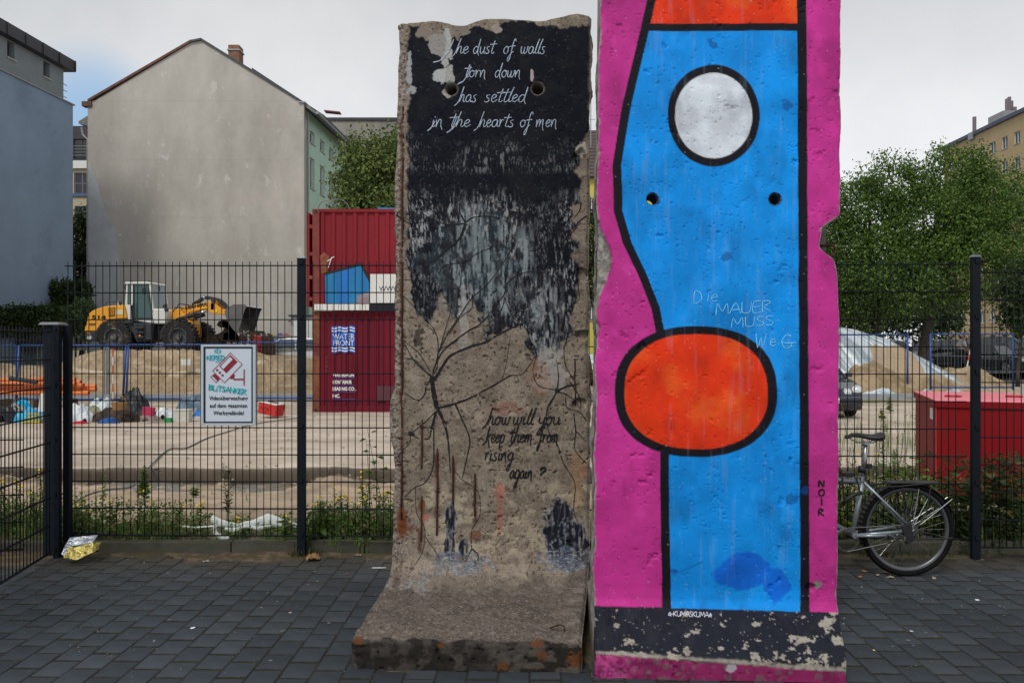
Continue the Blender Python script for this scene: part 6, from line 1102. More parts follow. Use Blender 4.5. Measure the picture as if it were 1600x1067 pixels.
for s_, x1_, yb_l in (('WATERFRONT', 556.5, 588.5), ('CONTAINER', 549.5, 599.5), ('LEASING CO.,', 556, 610), ('INC.', 531, 621)):
    ctext(s_, 519.5, x1_, yb_l, 5.5, whp, c1_, .035); crect('underline', 519.5, yb_l + 2.3, 556, yb_l + 3.1, mat('violet_line', (.08, .06, .35), .6), c1_, .006)
ctext('CN', 530, 549, 648, 8, mat('faded_white', (.42, .38, .38), .8, .3, 20), c1_, .03, .02)
fad = mat('faded_pink', (.22, .1, .1), .9)
for i, ch2 in enumerate('CSMK'): ctext(ch2, 508.5, 512, 561 + i * 6.5, 4, fad, c1_, 0, .01)
crect('primer_patch', 589, 603, 616, 627, mat('primer_patch', (.09, .03, .04), .8, .1), c1_, -.001)
# painted patch and banners on the upper one
def cpoly(n, pts, m, p, dy): MB().prism([(XX(x, CZ), ZZ(y, CZ)) for x, y in pts], lambda q: (q[0], fy - dy, q[1]), lambda q: (q[0], fy - dy + .004, q[1])).build(n, m, p)
cpoly('painted_patch', [(507, 429), (563, 414), (579, 444), (575, 458), (562, 462), (556, 474), (508, 474)], mat('teal_blue_paint', (.008, .17, .34), .6, .2, 2, stretch=(3, 1, .3), col2=(.006, .13, .42)), c2_, .004)
cpoly('painted_outline', [(506, 426), (563, 411), (566, 411), (582, 446), (579, 446), (563, 415), (506, 430)], lt, c2_, .010); cpoly('grey_paint', [(557, 474), (557, 462), (575, 457), (579, 447), (579, 474)], mat('grey_paint', (.28, .27, .3), .8, .2, 3, col2=(.2, .05, .06)), c2_, .006)
MB().tube([(XX(513, CZ), fy - .02, ZZ(418, CZ)), (XX(518, CZ), fy - .02, ZZ(402, CZ))], .012, 5).build('graffiti_stroke', whp, c2_); MB().tube([(XX(511, CZ), fy - .02, ZZ(409, CZ)), (XX(522, CZ), fy - .02, ZZ(401, CZ))], .012, 5).build('graffiti_stroke', whp, c2_)
cpoly('rust_stain', [(499, 400), (506, 394), (514, 400), (512, 424), (502, 428)], mat('rust_stain', (.22, .09, .04), .8, .4, 6, col2=(.18, .02, .025)), c2_, .003)
bn = thing('banner', 'white web address banner fixed to the upper red container', 'banner', (XX(615, CZ), CZ - .03, ZZ(450, CZ))); MB().box((XX(622, CZ), CZ - .03, ZZ(451, CZ)), (86 * CZ / F, .03, 45 * CZ / F)).build('banner_sheet', framem, bn); text('lettering', 'WWW.', lt, bn, (XX(593, CZ), CZ - .052, ZZ(455, CZ)), (1, 0, 0), (0, 0, 1), 34 * CZ / F, 8 * CZ / F, 0)
bd = thing('board', 'long white beam lying in the slot between the two containers', 'beam', (XX(530, CZ), CZ - .1, ZZ(483, CZ))); MB().box((XX(536, CZ), CZ - .08, ZZ(480.5, CZ)), (86 * CZ / F, .12, 9.5 * CZ / F)).build('beam_face', lwh, bd, bevel=.01)
for k in range(10): MB().box((XX(497 + k * 8.4, CZ), CZ - .143, ZZ(480.5, CZ)), (.012, .004, 9 * CZ / F)).build('groove', zinc, bd)
o = MB().box((XX(610, CZ), CZ - .05, ZZ(481, CZ)), (70 * CZ / F, .1, 11 * CZ / F)).build('dark_slot_strip', mat('dark_opening', (.012, .012, .02), .9), None); tag(o, 'dark strip added as the shaded slot beside the white beam', 'slot strip')  # solid dark strip put in for the shaded slot beside the beam
wr = thing('razor_wire', 'loose coil of wire and twigs on top of the upper container', 'wire', (XX(510, CZ), CZ + .5, 5.05)); MB().ring((XX(503, CZ), CZ + .6, 5.12), (.2, 1, .3), .25, .012, 30, 5).build('wire_loop', galv, wr); MB().ring((XX(520, CZ), CZ + .6, 5.1), (-.3, 1, .2), .3, .012, 30, 5).build('wire_loop', galv, wr)
o = MB().box((XX(603, CZ), CZ + .5, 5.1), (.6, .5, .05), rz=.2).build('blue_sheet', mat('blue_sheet', (.02, .2, .4), .5)); tag(o, 'bright blue sheet lying on the upper container roof', 'sheet')
# ================================================================ GREY MESH FENCE
fpm = mat('fence_anthracite', (.006, .009, .014), .55, .12, 20, .1, 100, spec=.12); capm = mat('fence_cap', (.12, .13, .15), .35, .1, spec=.5)
def shared(name, mb, m, smooth=True):
    me = bpy.data.meshes.new(name); me.from_pydata(mb.v, [], mb.f); me.materials.append(m)
    if smooth: me.shade_smooth()
    return me
def inst(name, me, parent, loc, rz=0, sc=None):
    o = bpy.data.objects.new(name, me); COL.objects.link(o); o.parent = parent; o.location = Vector(loc) - parent.location; o.rotation_euler = (0, 0, rz)
    if sc: o.scale = sc
    return o
def fence_run(name, label, posts, A, B, zb, H, nh, peg, step=.0525, off=.0, cat='fence', skip=None, cap=True, postH=None, group=None):
    A = Vector(A); B = Vector(B); d = (B - A); Ln = d.length; d.normalize(); nrm = Vector((d.y, -d.x, 0)); t = thing(name, label, cat, (A.x, A.y, 0), group); rz = math.atan2(d.y, d.x)
    vert = shared('vertical_wire', MB().tube([(0, 0, 0), (0, 0, H)], .0032, 6), fpm)
    for i in range(int(Ln / step)):
        p = A + d * (i * step + off)
        if skip and any(abs((p - q).length) < .03 for q in skip): continue
        inst('vertical_wire', vert, t, (p.x, p.y, zb - (0 if peg else 0)))
    hz = shared('horizontal_wire', MB().tube([(0, 0, 0), (Ln, 0, 0)], .0042, 6), fpm)
    for k in range(nh + 1):
        for s_ in (-1, 1): p = A + nrm * s_ * .0075; inst('horizontal_wire', hz, t, (p.x, p.y, zb + k * .2005), rz)
    for p in posts:
        ph = postH or (zb + H + .02); po = MB().box((p[0], p[1], ph / 2), (.06, .04, ph), rz=rz).build('fence_post', fpm, t, bevel=.004)
        if cap: MB().box((p[0], p[1], ph + .006), (.072, .052, .016), rz=rz, top=.8).build('post_cap', capm, po, bevel=.003)
        for k in range(0, nh + 1, 2): MB().box((p[0] + nrm.x * -.0, p[1] - .026, zb + k * .2005 + .02), (.03, .012, .03), rz=rz).build('clamp', fpm, po)
    return t
# main run, behind the kerb: posts stand on the paving side of the wires
yA, yB = 5.93, 5.80
def fy_(x): return 5.885 - (x + 1.6) * .018
xs_post = [XX(470, 5.86), XX(470, 5.86) + 2.5, XX(1528.5, 5.76)]
x0 = XX(99, 5.92); A_ = (x0, fy_(x0) + .03, 0); B_ = (xs_post[2] - .05, fy_(xs_post[2]) + .03, 0)
fm = fence_run('mesh_fence', 'long grey double wire mesh fence on the kerb behind the wall slabs', [(x, fy_(x)) for x in xs_post], A_, B_, EYE - 298.5 / 211.5, 2.035, 10, True, off=.02, group='grey wire mesh fences')
x1 = xs_post[2] + .05; fence_run('mesh_fence', 'slightly lower grey mesh fence panel right of the tall right hand post', [], (x1, fy_(x1) + .02, 0), (x1 + 2.5, fy_(x1 + 2.5) + .02, 0), EYE - 298.5 / 211.5 - .06, 2.035, 10, False, off=.03, group='grey wire mesh fences')
# side run coming towards the camera on the left: lower
CP = Vector((XX(96, 5.88), 5.88, 0)); PE = Vector((CP.x + .155 * 3.0, CP.y - .95 * 3.0 * .98, 0)); PE = Vector((-2.95, 3.2, 0))
fs = fence_run('mesh_fence', 'lower grey mesh fence running towards the viewer from the left corner post', [(CP.x, CP.y - .05)], (CP.x - .03, CP.y - .10, 0), (PE.x, PE.y, 0), .045, 1.63, 8, False, postH=1.70, off=.0, group='grey wire mesh fences', cap=False)
cp_ = thing('gate_post', 'thick dark corner post with flat cap where the two mesh fences meet', 'post', (CP.x - .06, CP.y, 0)); pz = MB().box((CP.x - .075, CP.y + .02, .85), (.085, .085, 1.7)).build('post_shaft', fpm, cp_, bevel=.005); MB().box((CP.x - .06, CP.y, 1.712), (.16, .13, .02), top=.8).build('post_cap', capm, cp_, bevel=.004)
MB().box((CP.x + .03, CP.y + .03, .9), (.05, .05, 1.6)).build('side_profile', fpm, cp_, bevel=.004)
# second leaf parallel just behind the side run, seen doubled through it
fence_run('mesh_gate', 'second mesh panel standing just outside the left side fence', [], (CP.x - .25, CP.y - .05, 0), (CP.x - 2.7, CP.y - .5, 0), .06, 1.62, 8, False, off=.02, cat='gate')
# ================================================================ WARNING SIGN
SZ = 5.83
def SX(px, py, d=0): return (XX(px, SZ), SZ - d, ZZ(py, SZ))
sg = thing('warning_sign', 'white sign with dark red camera symbol and German warning fixed to the mesh fence', 'sign', SX(357, 602))
alu = mat('sign_frame', (.40, .46, .52), .4, .05); face = mat('sign_face', (.50, .56, .64), .45, .05, 3, grime=((.42, .47, .53), 5, .62)); blk_ = mat('sign_black', (.012, .012, .016), .5); dred = mat('sign_dark_red', (.22, .008, .022), .5, .05); cyn = mat('marker_turquoise', (.01, .42, .50), .6, .2, 60)
def srect(n, x0, y0, x1, y1, m, d, th=.004, p=sg, bv=0): return MB().box(((XX(x0, SZ) + XX(x1, SZ)) / 2, SZ - d, (ZZ(y0, SZ) + ZZ(y1, SZ)) / 2), (XX(x1, SZ) - XX(x0, SZ), th, ZZ(y0, SZ) - ZZ(y1, SZ))).build(n, m, p, bevel=bv)
srect('sign_back', 315, 539, 399.5, 664, alu, -.012, .02, bv=.003)
for a in ((314.5, 538.5, 318.6, 664.5), (395.6, 538.5, 400, 664.5), (318.6, 538.5, 395.6, 541.8), (318.6, 661, 395.6, 664.5)): srect('frame_edge', *a, alu, .002, .016, bv=.002)
srect('sign_plate', 318.6, 541.8, 395.6, 661, face, -.001, .004)
for a in ((318.6, 541.8, 395.6, 544.4), (318.6, 658.4, 395.6, 661), (318.6, 544.4, 321.2, 658.4), (393, 544.4, 395.6, 658.4)): srect('black_border', *a, blk_, .0025, .002)
def spoly(n, pts, m, d=.004): MB().prism([(XX(280 + x / 6.669, SZ), ZZ(520 + y / 6.669, SZ)) for x, y in pts], lambda q: (q[0], SZ - d, q[1]), lambda q: (q[0], SZ - d + .0015, q[1])).build(n, m, sg)
def sline(n, pts, wd, m, d=.004):
    mb = MB()
    for (xa, ya), (xb, yb_) in zip(pts[:-1], pts[1:]):
        l_ = math.hypot(xb - xa, yb_ - ya); nx, ny = -(yb_ - ya) / l_ * wd / 2, (xb - xa) / l_ * wd / 2; ex, ey = (xb - xa) / l_ * wd * .35, (yb_ - ya) / l_ * wd * .35
        q = [(xa - ex + nx, ya - ey + ny), (xb + ex + nx, yb_ + ey + ny), (xb + ex - nx, yb_ + ey - ny), (xa - ex - nx, ya - ey - ny)]
        mb.add([(XX(280 + x / 6.669, SZ), SZ - d, ZZ(520 + y / 6.669, SZ)) for x, y in q], [(0, 1, 2, 3)])
    return mb.build(n, m, sg)
sline('camera_outline', [(536, 208), (658, 328), (474, 518), (350, 396), (536, 208)], 6, dred); sline('lens_outline', [(368, 428), (330, 460), (386, 516), (420, 480)], 6, dred)
spoly('lens_block', [(372, 424), (426, 478), (404, 504), (352, 450)], dred, .0045); spoly('camera_window', [(536, 230), (608, 300), (492, 418), (420, 348)], dred, .0045); spoly('window_inside', [(532, 250), (560, 277), (462, 378), (436, 348)], face, .006); spoly('mount_block', [(570, 424), (580, 440), (575, 462), (545, 482), (526, 470)], dred, .0045)
spoly('bracket_arm', [(556, 456), (580, 476), (676, 476), (676, 490), (574, 490), (548, 466)], dred, .0052); spoly('bracket_plate', [(673, 380), (683, 380), (683, 545), (673, 545)], dred, .0058)
for x, y in ((397, 386), (425, 413), (453, 441)): MB().lathe((XX(280 + x / 6.669, SZ), SZ - .004, ZZ(520 + y / 6.669, SZ)), (0, -1, 0), [(0, .0085), (.0008, .0085), (.0008, 0)], 16).build('camera_dot', dred, sg)
for s_, x0_, x1_, yb_l in (('Videoüberwachung', 313, 716, 698), ('auf dem gesamten', 320, 710, 776), ('Werksgelände!', 356, 676, 852)):
    text('lettering', s_, blk_, sg, (XX(280 + x0_ / 6.669, SZ), SZ - .005, ZZ(520 + yb_l / 6.669, SZ)), (1, 0, 0), (0, 0, 1), (x1_ - x0_) / 6.669 * SZ / F, 42 / 6.669 * SZ / F, .018)
def sscript(w_, x0_, x1_, base, h, wd, rise=0.):
    for stp in lay(w_, CAP, x0_, x1_, base, h, .12, rise): sline('marker_stroke', stp, wd, cyn, .007)
sscript('KERED', 290, 480, 280, 44, 9); sline('marker_stroke', [(380, 300), (430, 300)], 8, cyn, .007); sline('marker_stroke', [(372, 205), (374, 180), (400, 168), (435, 185), (425, 205), (395, 208), (385, 190), (405, 185)], 8, cyn, .007)
sscript('BLiTSANKER', 312, 705, 590, 50, 10, -.13)
# ================================================================ BICYCLE
bz = 5.36
def bp(px, py, dy=0): return Vector((XX(px, bz), bz + dy, ZZ(py, bz)))
silver = mat('bike_silver', (.30, .34, .38), .35, .1, 8, metal=.55); bblk = mat('bike_black', (.014, .014, .016), .5, .2); alum = mat('spoke_steel', (.30, .31, .33), .32, .1, metal=.9)
bike = thing('bicycle', 'silver trekking bicycle with black saddle and rear rack leaning by the fence', 'bicycle', (bp(1331, 833).x, bz, 0))
def bwheel(c):
    r = .296; w0 = MB().ring(c, (0, 1, 0), r, .0195, 56, 10, 1.05).build('tyre', mat('bike_tyre', (.007, .007, .008), .85, .2, 20, .3, 80, spec=.1), bike, smooth=True); MB().lathe(c, (0, 1, 0), [(-.011, r - .018), (-.012, r - .036), (0, r - .042), (.012, r - .036), (.011, r - .018)], 56).build('rim', mat('rim_alloy', (.13, .135, .145), .38, .1, metal=.8), w0, smooth=True)
    MB().lathe(c, (0, 1, 0), [(-.055, 0), (-.055, .01), (-.035, .028), (-.03, .016), (.03, .016), (.035, .028), (.055, .01), (.055, 0)], 16).build('hub', alum, w0)
    sp_ = []
    for i in range(32):
        a = 2 * math.pi * i / 32; s_ = -1 if i % 2 else 1; a2 = a + (.45 if (i // 2) % 2 else -.45)
        p0 = Vector(c) + Vector((math.cos(a2) * .024, s_ * .03, math.sin(a2) * .024)); p1 = Vector(c) + Vector((math.cos(a) * (r - .038), s_ * .004, math.sin(a) * (r - .038))); MB().tube([p0, p1], .0012, 4).build('spoke', alum, w0)
rc = bp(1417, 826); rc.z = .3155; bwheel(rc); fc_ = Vector((rc.x - 1.06, bz, .3155)); bwheel(fc_)
BB = bp(1332, 834); ST = bp(1348, 750); HT_ = bp(1212, 742); HB = bp(1205, 772); SP = bp(1353, 690)
for nm, a, b, r in (('seat_tube', BB, ST, .0165), ('top_tube', ST + Vector((0, 0, -.01)), HT_, .016), ('down_tube', BB, HB, .0195), ('head_tube', HT_ + Vector((.006, 0, .05)), HB - Vector((.006, 0, .04)), .021), ('seat_post', ST, SP, .0135)): MB().tube([a, b], r, 12).build(nm, silver if nm != 'seat_post' else alum, bike, smooth=True)
for s_ in (-1, 1):
    o_ = Vector((0, s_ * .045, 0)); o2 = Vector((0, s_ * .062, 0)); MB().tube([BB + o_ * .7, rc + o2 + Vector((-.05, 0, -.0))], .010, 8).build('chain_stay', silver, bike, smooth=True); MB().tube([ST + o_ * .4 + Vector((0, 0, -.01)), rc + o2 + Vector((-.01, 0, .03))], .0085, 8).build('seat_stay', silver, bike, smooth=True); MB().tube([HB + Vector((0, s_ * .03, -.04)), HB.lerp(fc_, .6) + Vector((-.0, s_ * .05, 0)), fc_ + Vector((0, s_ * .055, 0))], .012, 8).build('fork_blade', silver, bike, smooth=True)
    MB().tube([bp(1404, 757, s_ * .05), rc + Vector((.0, s_ * .07, .01))], .005, 6).build('rack_strut', bblk, bike); MB().tube([bp(1448, 758, s_ * .05), bp(1440, 800, s_ * .06), rc + Vector((.01, s_ * .07, .0))], .005, 6).build('rack_strut', bblk, bike)
    MB().tube([bp(1362, 759, s_ * .05), bp(1400, 757, s_ * .06), bp(1450, 752, s_ * .06), bp(1458, 760, s_ * .06)], .005, 6).build('rack_rail', bblk, bike); MB().tube([rc + Vector((0, s_ * .065, 0)), rc + Vector((.29, s_ * .03, .21))], .002, 5).build('mudguard_stay', alum, bike)
    MB().tube([rc + Vector((0, s_ * .065, 0)), rc + Vector((.06, s_ * .04, .28))], .003, 5).build('mudguard_stay', alum, bike)
MB().box(bp(1425, 753), (.33, .09, .006)).build('rack_plate', bblk, bike)
for k in range(2): MB().tube([bp(1385 + k * 50, 755, -.055), bp(1385 + k * 50, 755, .055)], .005, 6).build('rack_rail', bblk, bike)
mg = MB(); n = 30; R_m = .329; prev = None
for i in range(n + 1):
    a = R(20) + (R(198) - R(20)) * i / n; row = [rc + Vector((math.cos(a) * (R_m - abs(q) * .35), q * 1.0, math.sin(a) * (R_m - abs(q) * .35))) for q in (-.028, -.014, 0, .014, .028)]
    if prev is not None:
        for k in range(4): mg.add([prev[k], prev[k + 1], row[k + 1], row[k]], [(0, 1, 2, 3)])
    prev = row
mgo = mg.build('mudguard', bblk, bike, smooth=True); sm_ = mgo.modifiers.new('solid', 'SOLIDIFY'); sm_.thickness = .002
sd_ = MB(); prev = None     # saddle: narrow nose left, wide tail right
for i in range(13):
    t_ = i / 12; x = XX(1321 + t_ * 57, bz); hw = .018 + .055 * sst(.35, 1, np.array(t_)) - .02 * (t_ > .95); zc_ = ZZ(681.5, bz) + .006 * math.sin(t_ * 6) + .012 * (t_ > .8) * (t_ - .8) * 5 * 1 - .01 * (t_ < .1); row = [Vector((x, bz + math.cos(a) * hw, zc_ + max(math.sin(a), -.35) * .018 - (.02 if math.sin(a) < -.3 else 0) * t_)) for a in np.linspace(0, 2 * math.pi, 12, endpoint=False)]
    if prev is not None:
        for k in range(12): sd_.add([prev[k], prev[(k + 1) % 12], row[(k + 1) % 12], row[k]], [(0, 1, 2, 3)])
    else: sd_.add(row, [tuple(range(12))])
    prev = row
sd_.add(prev, [tuple(range(12))]); sd_.build('saddle', bblk, bike, smooth=True)
for s_ in (-1, 1): MB().tube([bp(1330, 686, s_ * .015), bp(1340, 691, s_ * .022), bp(1362, 691, s_ * .022), bp(1372, 685, s_ * .03)], .0035, 6).build('saddle_rail', alum, bike)
MB().box(bp(1352, 692), (.03, .05, .02)).build('saddle_clamp', alum, bike); MB().tube([bp(1347, 728), bp(1346.5, 738)], .026, 12).build('seat_clamp', bblk, bike, smooth=True); MB().tube([bp(1346.5, 744), bp(1346, 752)], .021, 12).build('seat_collar', alum, bike)
MB().box(bp(1358, 728), (.03, .03, .03)).build('rear_lamp_bracket', bblk, bike)
cr = BB + Vector((0, -.06, 0)); MB().lathe(BB, (0, 1, 0), [(-.05, 0), (-.05, .02), (.05, .02), (.05, 0)], 12).build('bottom_bracket', silver, bike)
MB().tube([cr, bp(1384, 832, -.075)], .010, 8).build('crank_arm', silver, bike, smooth=True); pd = MB(); pd.box(bp(1387, 832, -.12), (.085, .08, .008)); pd.build('pedal', bblk, bike, bevel=.002)
for k in (-1, 1): MB().box(bp(1387 + k * 8, 832, -.12), (.008, .09, .026)).build('pedal_cage', alum, bike)
MB().tube([BB + Vector((0, .06, 0)), BB + Vector((-.165, .075, .0))], .010, 8).build('crank_arm', silver, bike); MB().box(BB + Vector((-.17, .12, 0)), (.085, .08, .02)).build('pedal', bblk, bike)
MB().lathe(BB + Vector((-.055, -.04, -.03)), (0, -1, 0), [(0, .066), (.001, .078), (.004, .082), (.006, .078), (.006, .066), (0, .066)], 36).build('chain_ring', mat('dirty_steel', (.12, .12, .12), .4, .3, metal=.7), bike)
MB().lathe(rc + Vector((0, -.05, 0)), (0, -1, 0), [(0, 0), (0, .035), (.006, .05), (.012, .035), (.016, 0)], 20).build('sprocket', MATS['dirty_steel'], bike)
MB().tube([BB + Vector((-.055, -.045, -.108)), rc + Vector((0, -.058, -.045))], .004, 5).build('chain', MATS['dirty_steel'], bike); MB().tube([BB + Vector((-.05, -.045, .05)), rc + Vector((0, -.058, .045))], .004, 5).build('chain', MATS['dirty_steel'], bike)
MB().prism([(XX(1400, bz), ZZ(818, bz)), (XX(1414, bz), ZZ(812, bz)), (XX(1420, bz), ZZ(840, bz)), (XX(1408, bz), ZZ(846, bz))], lambda q: (q[0], bz - .08, q[1]), lambda q: (q[0], bz - .055, q[1])).build('derailleur', bblk, bike, bevel=.004)
MB().tube([bp(1420, 838, -.07), bp(1455, 837, -.08), bp(1478, 836, -.08)], .006, 6).build('kick_stand', bblk, bike)
MB().tube([bp(1342, 768, -.04), bp(1330, 770, -.05), bp(1318, 778, -.05), bp(1312, 786, -.04)], .014, 8).build('folded_lock', bblk, bike, smooth=True); MB().box(bp(1324, 741, 0), (.07, .05, .03)).build('lock_holder', bblk, bike, bevel=.005); MB().tube([bp(1313, 745, -.03), bp(1314, 765, -.035), bp(1315, 782, -.04)], .006, 6).build('lock_strap', bblk, bike); MB().tube([bp(1334, 744, -.03), bp(1338, 758, -.035), bp(1340, 768, -.04)], .006, 6).build('lock_strap', bblk, bike)
MB().tube([bp(1360, 765, -.02), bp(1372, 785, -.03), bp(1395, 800, -.05), rc + Vector((-.02, -.06, .03))], .003, 5).build('gear_cable', bblk, bike)
st_ = HT_ + Vector((.012, 0, .13)); MB().tube([HT_, st_], .012, 8).build('stem', bblk, bike); MB().tube([st_ + Vector((-.02, -.3, .03)), st_ + Vector((-.05, -.12, 0)), st_ + Vector((-.05, .12, 0)), st_ + Vector((-.02, .3, .03))], .012, 8).build('handlebar', bblk, bike, smooth=True)
# ================================================================ RED BOX
redb = mat('red_box_paint', (.19, .005, .008), .55, .14, 2, .1, 40, grime=((.14, .012, .012), 2.5, .58), spec=.14)
fl_ = Vector((4.42, 8.3, 0)); dv = Vector((.349, .937, 0)); wv = Vector((.937, -.349, 0)); D_, W_, H_ = 1.72, 1.05, .98
rb = thing('grit_box', 'large red metal storage box with sloping lid tinted pink as sky glare behind the fence', 'box', fl_ + dv * D_ / 2 + wv * W_ / 2)
Qr = lambda u, v, z: fl_ + wv * u + dv * v + Vector((0, 0, z))
def rbox(n, u0, u1, v0, v1, z0, z1, m, bv=.01, p=rb): 
    vs = [Qr(u, v, z) for z in (z0, z1) for u, v in ((u0, v0), (u1, v0), (u1, v1), (u0, v1))]; return MB().add(vs, [(3, 2, 1, 0), (4, 5, 6, 7), (0, 1, 5, 4), (1, 2, 6, 5), (2, 3, 7, 6), (3, 0, 4, 7)]).build(n, m, p, bevel=bv)
rbox('box_body', .0, W_, .0, D_, .0, H_ - .03, redb); lid = rbox('lid', -.015, W_ + .015, -.015, D_ + .015, H_ - .028, H_ + .005, mat('red_lid_glare', (.74, .17, .22), .42, .12, 2, spec=.6)); rbox('lid_skirt', -.02, -.008, -.02, D_ + .02, H_ - .07, H_ - .002, redb, .002); rbox('lid_skirt', -.02, W_ + .02, -.02, -.008, H_ - .07, H_ - .002, redb, .002)  # lid base lightened to pink: sky glare put into the colour
for u, v in ((.25, .62), (W_ - .18, .8)): MB().ring(Qr(u, v, H_ + .012), (0, 0, 1), .075, .012, 24, 6).build('ring_handle', mat('red_handle', (.30, .01, .015), .5), lid)
rbox('paper_label', -.004, .0, .22, .42, H_ - .22, H_ - .1, framem, 0)
for v in (.4, .9, 1.4): pass
rbox('corner_seam', -.004, .004, -.004, .004, .02, H_ - .07, mat('red_seam', (.4, .03, .03), .5), 0)
# ================================================================ CARS
def car(name, label, X, Y, z, heading, col, L_=4.4, Wc=1.76, Hc=1.43, rough=.25, round_lamps=False, group=None):
    """heading: angle of the nose direction from +X"""
    t = thing(name, label, 'car', (0, 0, 0), group); cm_ = mat('car_paint_' + name + str(round(col[0] * 999)) + str(round(col[2] * 999)), col, rough, .03, 1, coat=.6, spec=.5); parts = []
    def reg(o): parts.append(o); return o
    h = Hc; lo = [(-L_ / 2, .32), (-L_ / 2 - .02, .62), (-L_ / 2 + .06, .86), (-L_ / 2 + .5, .93), (.1, .94), (L_ / 2 - 1.25, .92), (L_ / 2 - .6, .83), (L_ / 2 - .15, .70), (L_ / 2, .56), (L_ / 2 + .02, .34), (L_ / 2 - .1, .2)]
    arch = lambda cx: [(cx + .36 * math.cos(a), .3 + .36 * math.sin(a)) for a in np.linspace(-.25, math.pi + .25, 9)]
    wf, wr = L_ / 2 - .85, -L_ / 2 + .85; lo += arch(wf) + arch(wr) + [(-L_ / 2 + .1, .2)]
    n = len(lo); mb = MB(); secs = [(-Wc / 2 + .05, .93, .0), (-Wc / 2, 1, 0), (Wc / 2, 1, 0), (Wc / 2 - .05, .93, 0)]
    vs = []
    for (y, k, _) in ((-Wc / 2 + .07, 0, 0), (-Wc / 2, 1, 0), (Wc / 2, 1, 0), (Wc / 2 - .07, 0, 0)):
        for p in lo:
            zz = p[1] + (0.02 if (k == 0 and p[1] > .7) else 0); xx = p[0]; tap = 1 - .10 * sst(L_ / 2 - 1.0, L_ / 2, np.array(abs(xx))); vs.append((xx, y * tap, zz))
    fs = [(k * n + i, k * n + (i + 1) % n, (k + 1) * n + (i + 1) % n, (k + 1) * n + i) for k in range(3) for i in range(n)] + [tuple(range(n - 1, -1, -1)), tuple(3 * n + i for i in range(n))]
    body = reg(mb.add(vs, fs).build('body', cm_, t, bevel=.035))
    gh = [(-L_ / 2 + .45, .92), (-L_ / 2 + .95, h - .06), (-L_ / 2 + 1.35, h), (.15, h), (.5, h - .07), (L_ / 2 - 1.2, .91)]; g_in = .2
    m2 = MB(); k = len(gh); vs = []
    for s_ in (-1, 1):
        for p in gh: vs.append((p[0], s_ * (Wc / 2 - .06 - .20 * (p[1] - .9) / (h - .9)), p[1]))
    fs = [tuple(range(k)), tuple(range(2 * k - 1, k - 1, -1))] + [(i, i + k, (i + 1) % k + k, (i + 1) % k) for i in range(k)]
    gl_ = reg(m2.add(vs, fs).build('windows', wglass, t, bevel=.03))
    m3 = MB(); rf = [(-L_ / 2 + .92, h - .06), (-L_ / 2 + 1.35, h + .012), (.15, h + .012), (.52, h - .06)]; vs = []
    for s_ in (-1, 1):
        for p in rf: vs.append((p[0], s_ * (Wc / 2 - .06 - .20 * (p[1] - .9) / (h - .9) + .012), p[1]))
    reg(m3.add(vs, [(0, 1, 2, 3), (7, 6, 5, 4), (0, 4, 5, 1), (1, 5, 6, 2), (2, 6, 7, 3)]).build('roof', cm_, t))
    for s_ in (-1, 1):
        yy = lambda zz: s_ * (Wc / 2 - .055 - .20 * (zz - .9) / (h - .9))
        for x0, x1 in ((-L_ / 2 + .5, -L_ / 2 + .97), (-.25, -.22), (L_ / 2 - 1.2, .5)): reg(MB().tube([(x0, yy(.92), .92), (x1, yy(h - .05), h - .05)], .028, 6).build('pillar', cm_, t))
        reg(MB().box((L_ / 2 - 1.35, s_ * (Wc / 2 + .06), .98), (.12, .16, .11)).build('wing_mirror', cm_, t, bevel=.03)); reg(MB().box((-.45, s_ * (Wc / 2 + .003), .76), (.16, .02, .03)).build('door_handle', chrome, t))
        for lx in (-.22, .78): reg(MB().box((lx - .0, s_ * (Wc / 2 + .001), .6), (.008, .004, .6)).build('door_gap', bblk, t))
        if round_lamps:
            for yv, r_, zv in ((.70, .105, .66), (.47, .078, .62)): reg(MB().lathe((L_ / 2 - .14 + (.04 if r_ < .1 else 0), s_ * yv, zv), (1, 0, .22), [(0, r_ * 1.12), (.06, r_ * 1.1), (.075, r_ * .98), (.05, r_ * .9), (.08, r_ * .5), (.09, 0)], 24).build('headlight', mat('lamp_glass', (.55, .6, .62), .08, .1, spec=.8, coat=1), t, smooth=True))
        else: reg(MB().box((L_ / 2 - .1, s_ * .62, .64), (.16, .36, .14)).build('headlight', mat('lamp_glass', (.55, .6, .62), .08, .1, spec=.8, coat=1), t, bevel=.03))
        reg(MB().box((-L_ / 2 + .03, s_ * .68, .74), (.1, .28, .16)).build('tail_light', mat('tail_red', (.4, .01, .01), .2), t, bevel=.02))
        for wx in (wf, wr): parts.append(wheel(wx, .31, s_ * (Wc / 2 - .1), .31, .2, t, chrome, s_, 0))
    reg(MB().box((L_ / 2 + .03, 0, .42), (.12, Wc * .86, .2)).build('bumper', cm_, t, bevel=.05)); reg(MB().box((-L_ / 2 - .03, 0, .45), (.12, Wc * .88, .22)).build('bumper', cm_, t, bevel=.05)); reg(MB().box((L_ / 2 - .01, 0, .66), (.05, .5, .18)).build('grille', bblk, t, bevel=.02)); reg(MB().box((L_ / 2 + .095, 0, .44), (.02, .5, .11)).build('number_plate', framem, t))
    reg(MB().box((0, 0, .22), (L_ * .8, Wc * .8, .14)).build('underbody', bblk, t))
    t.location = (X, Y, z); t.rotation_euler = (0, 0, heading); return t
g_c = 'cars parked beyond the building site'
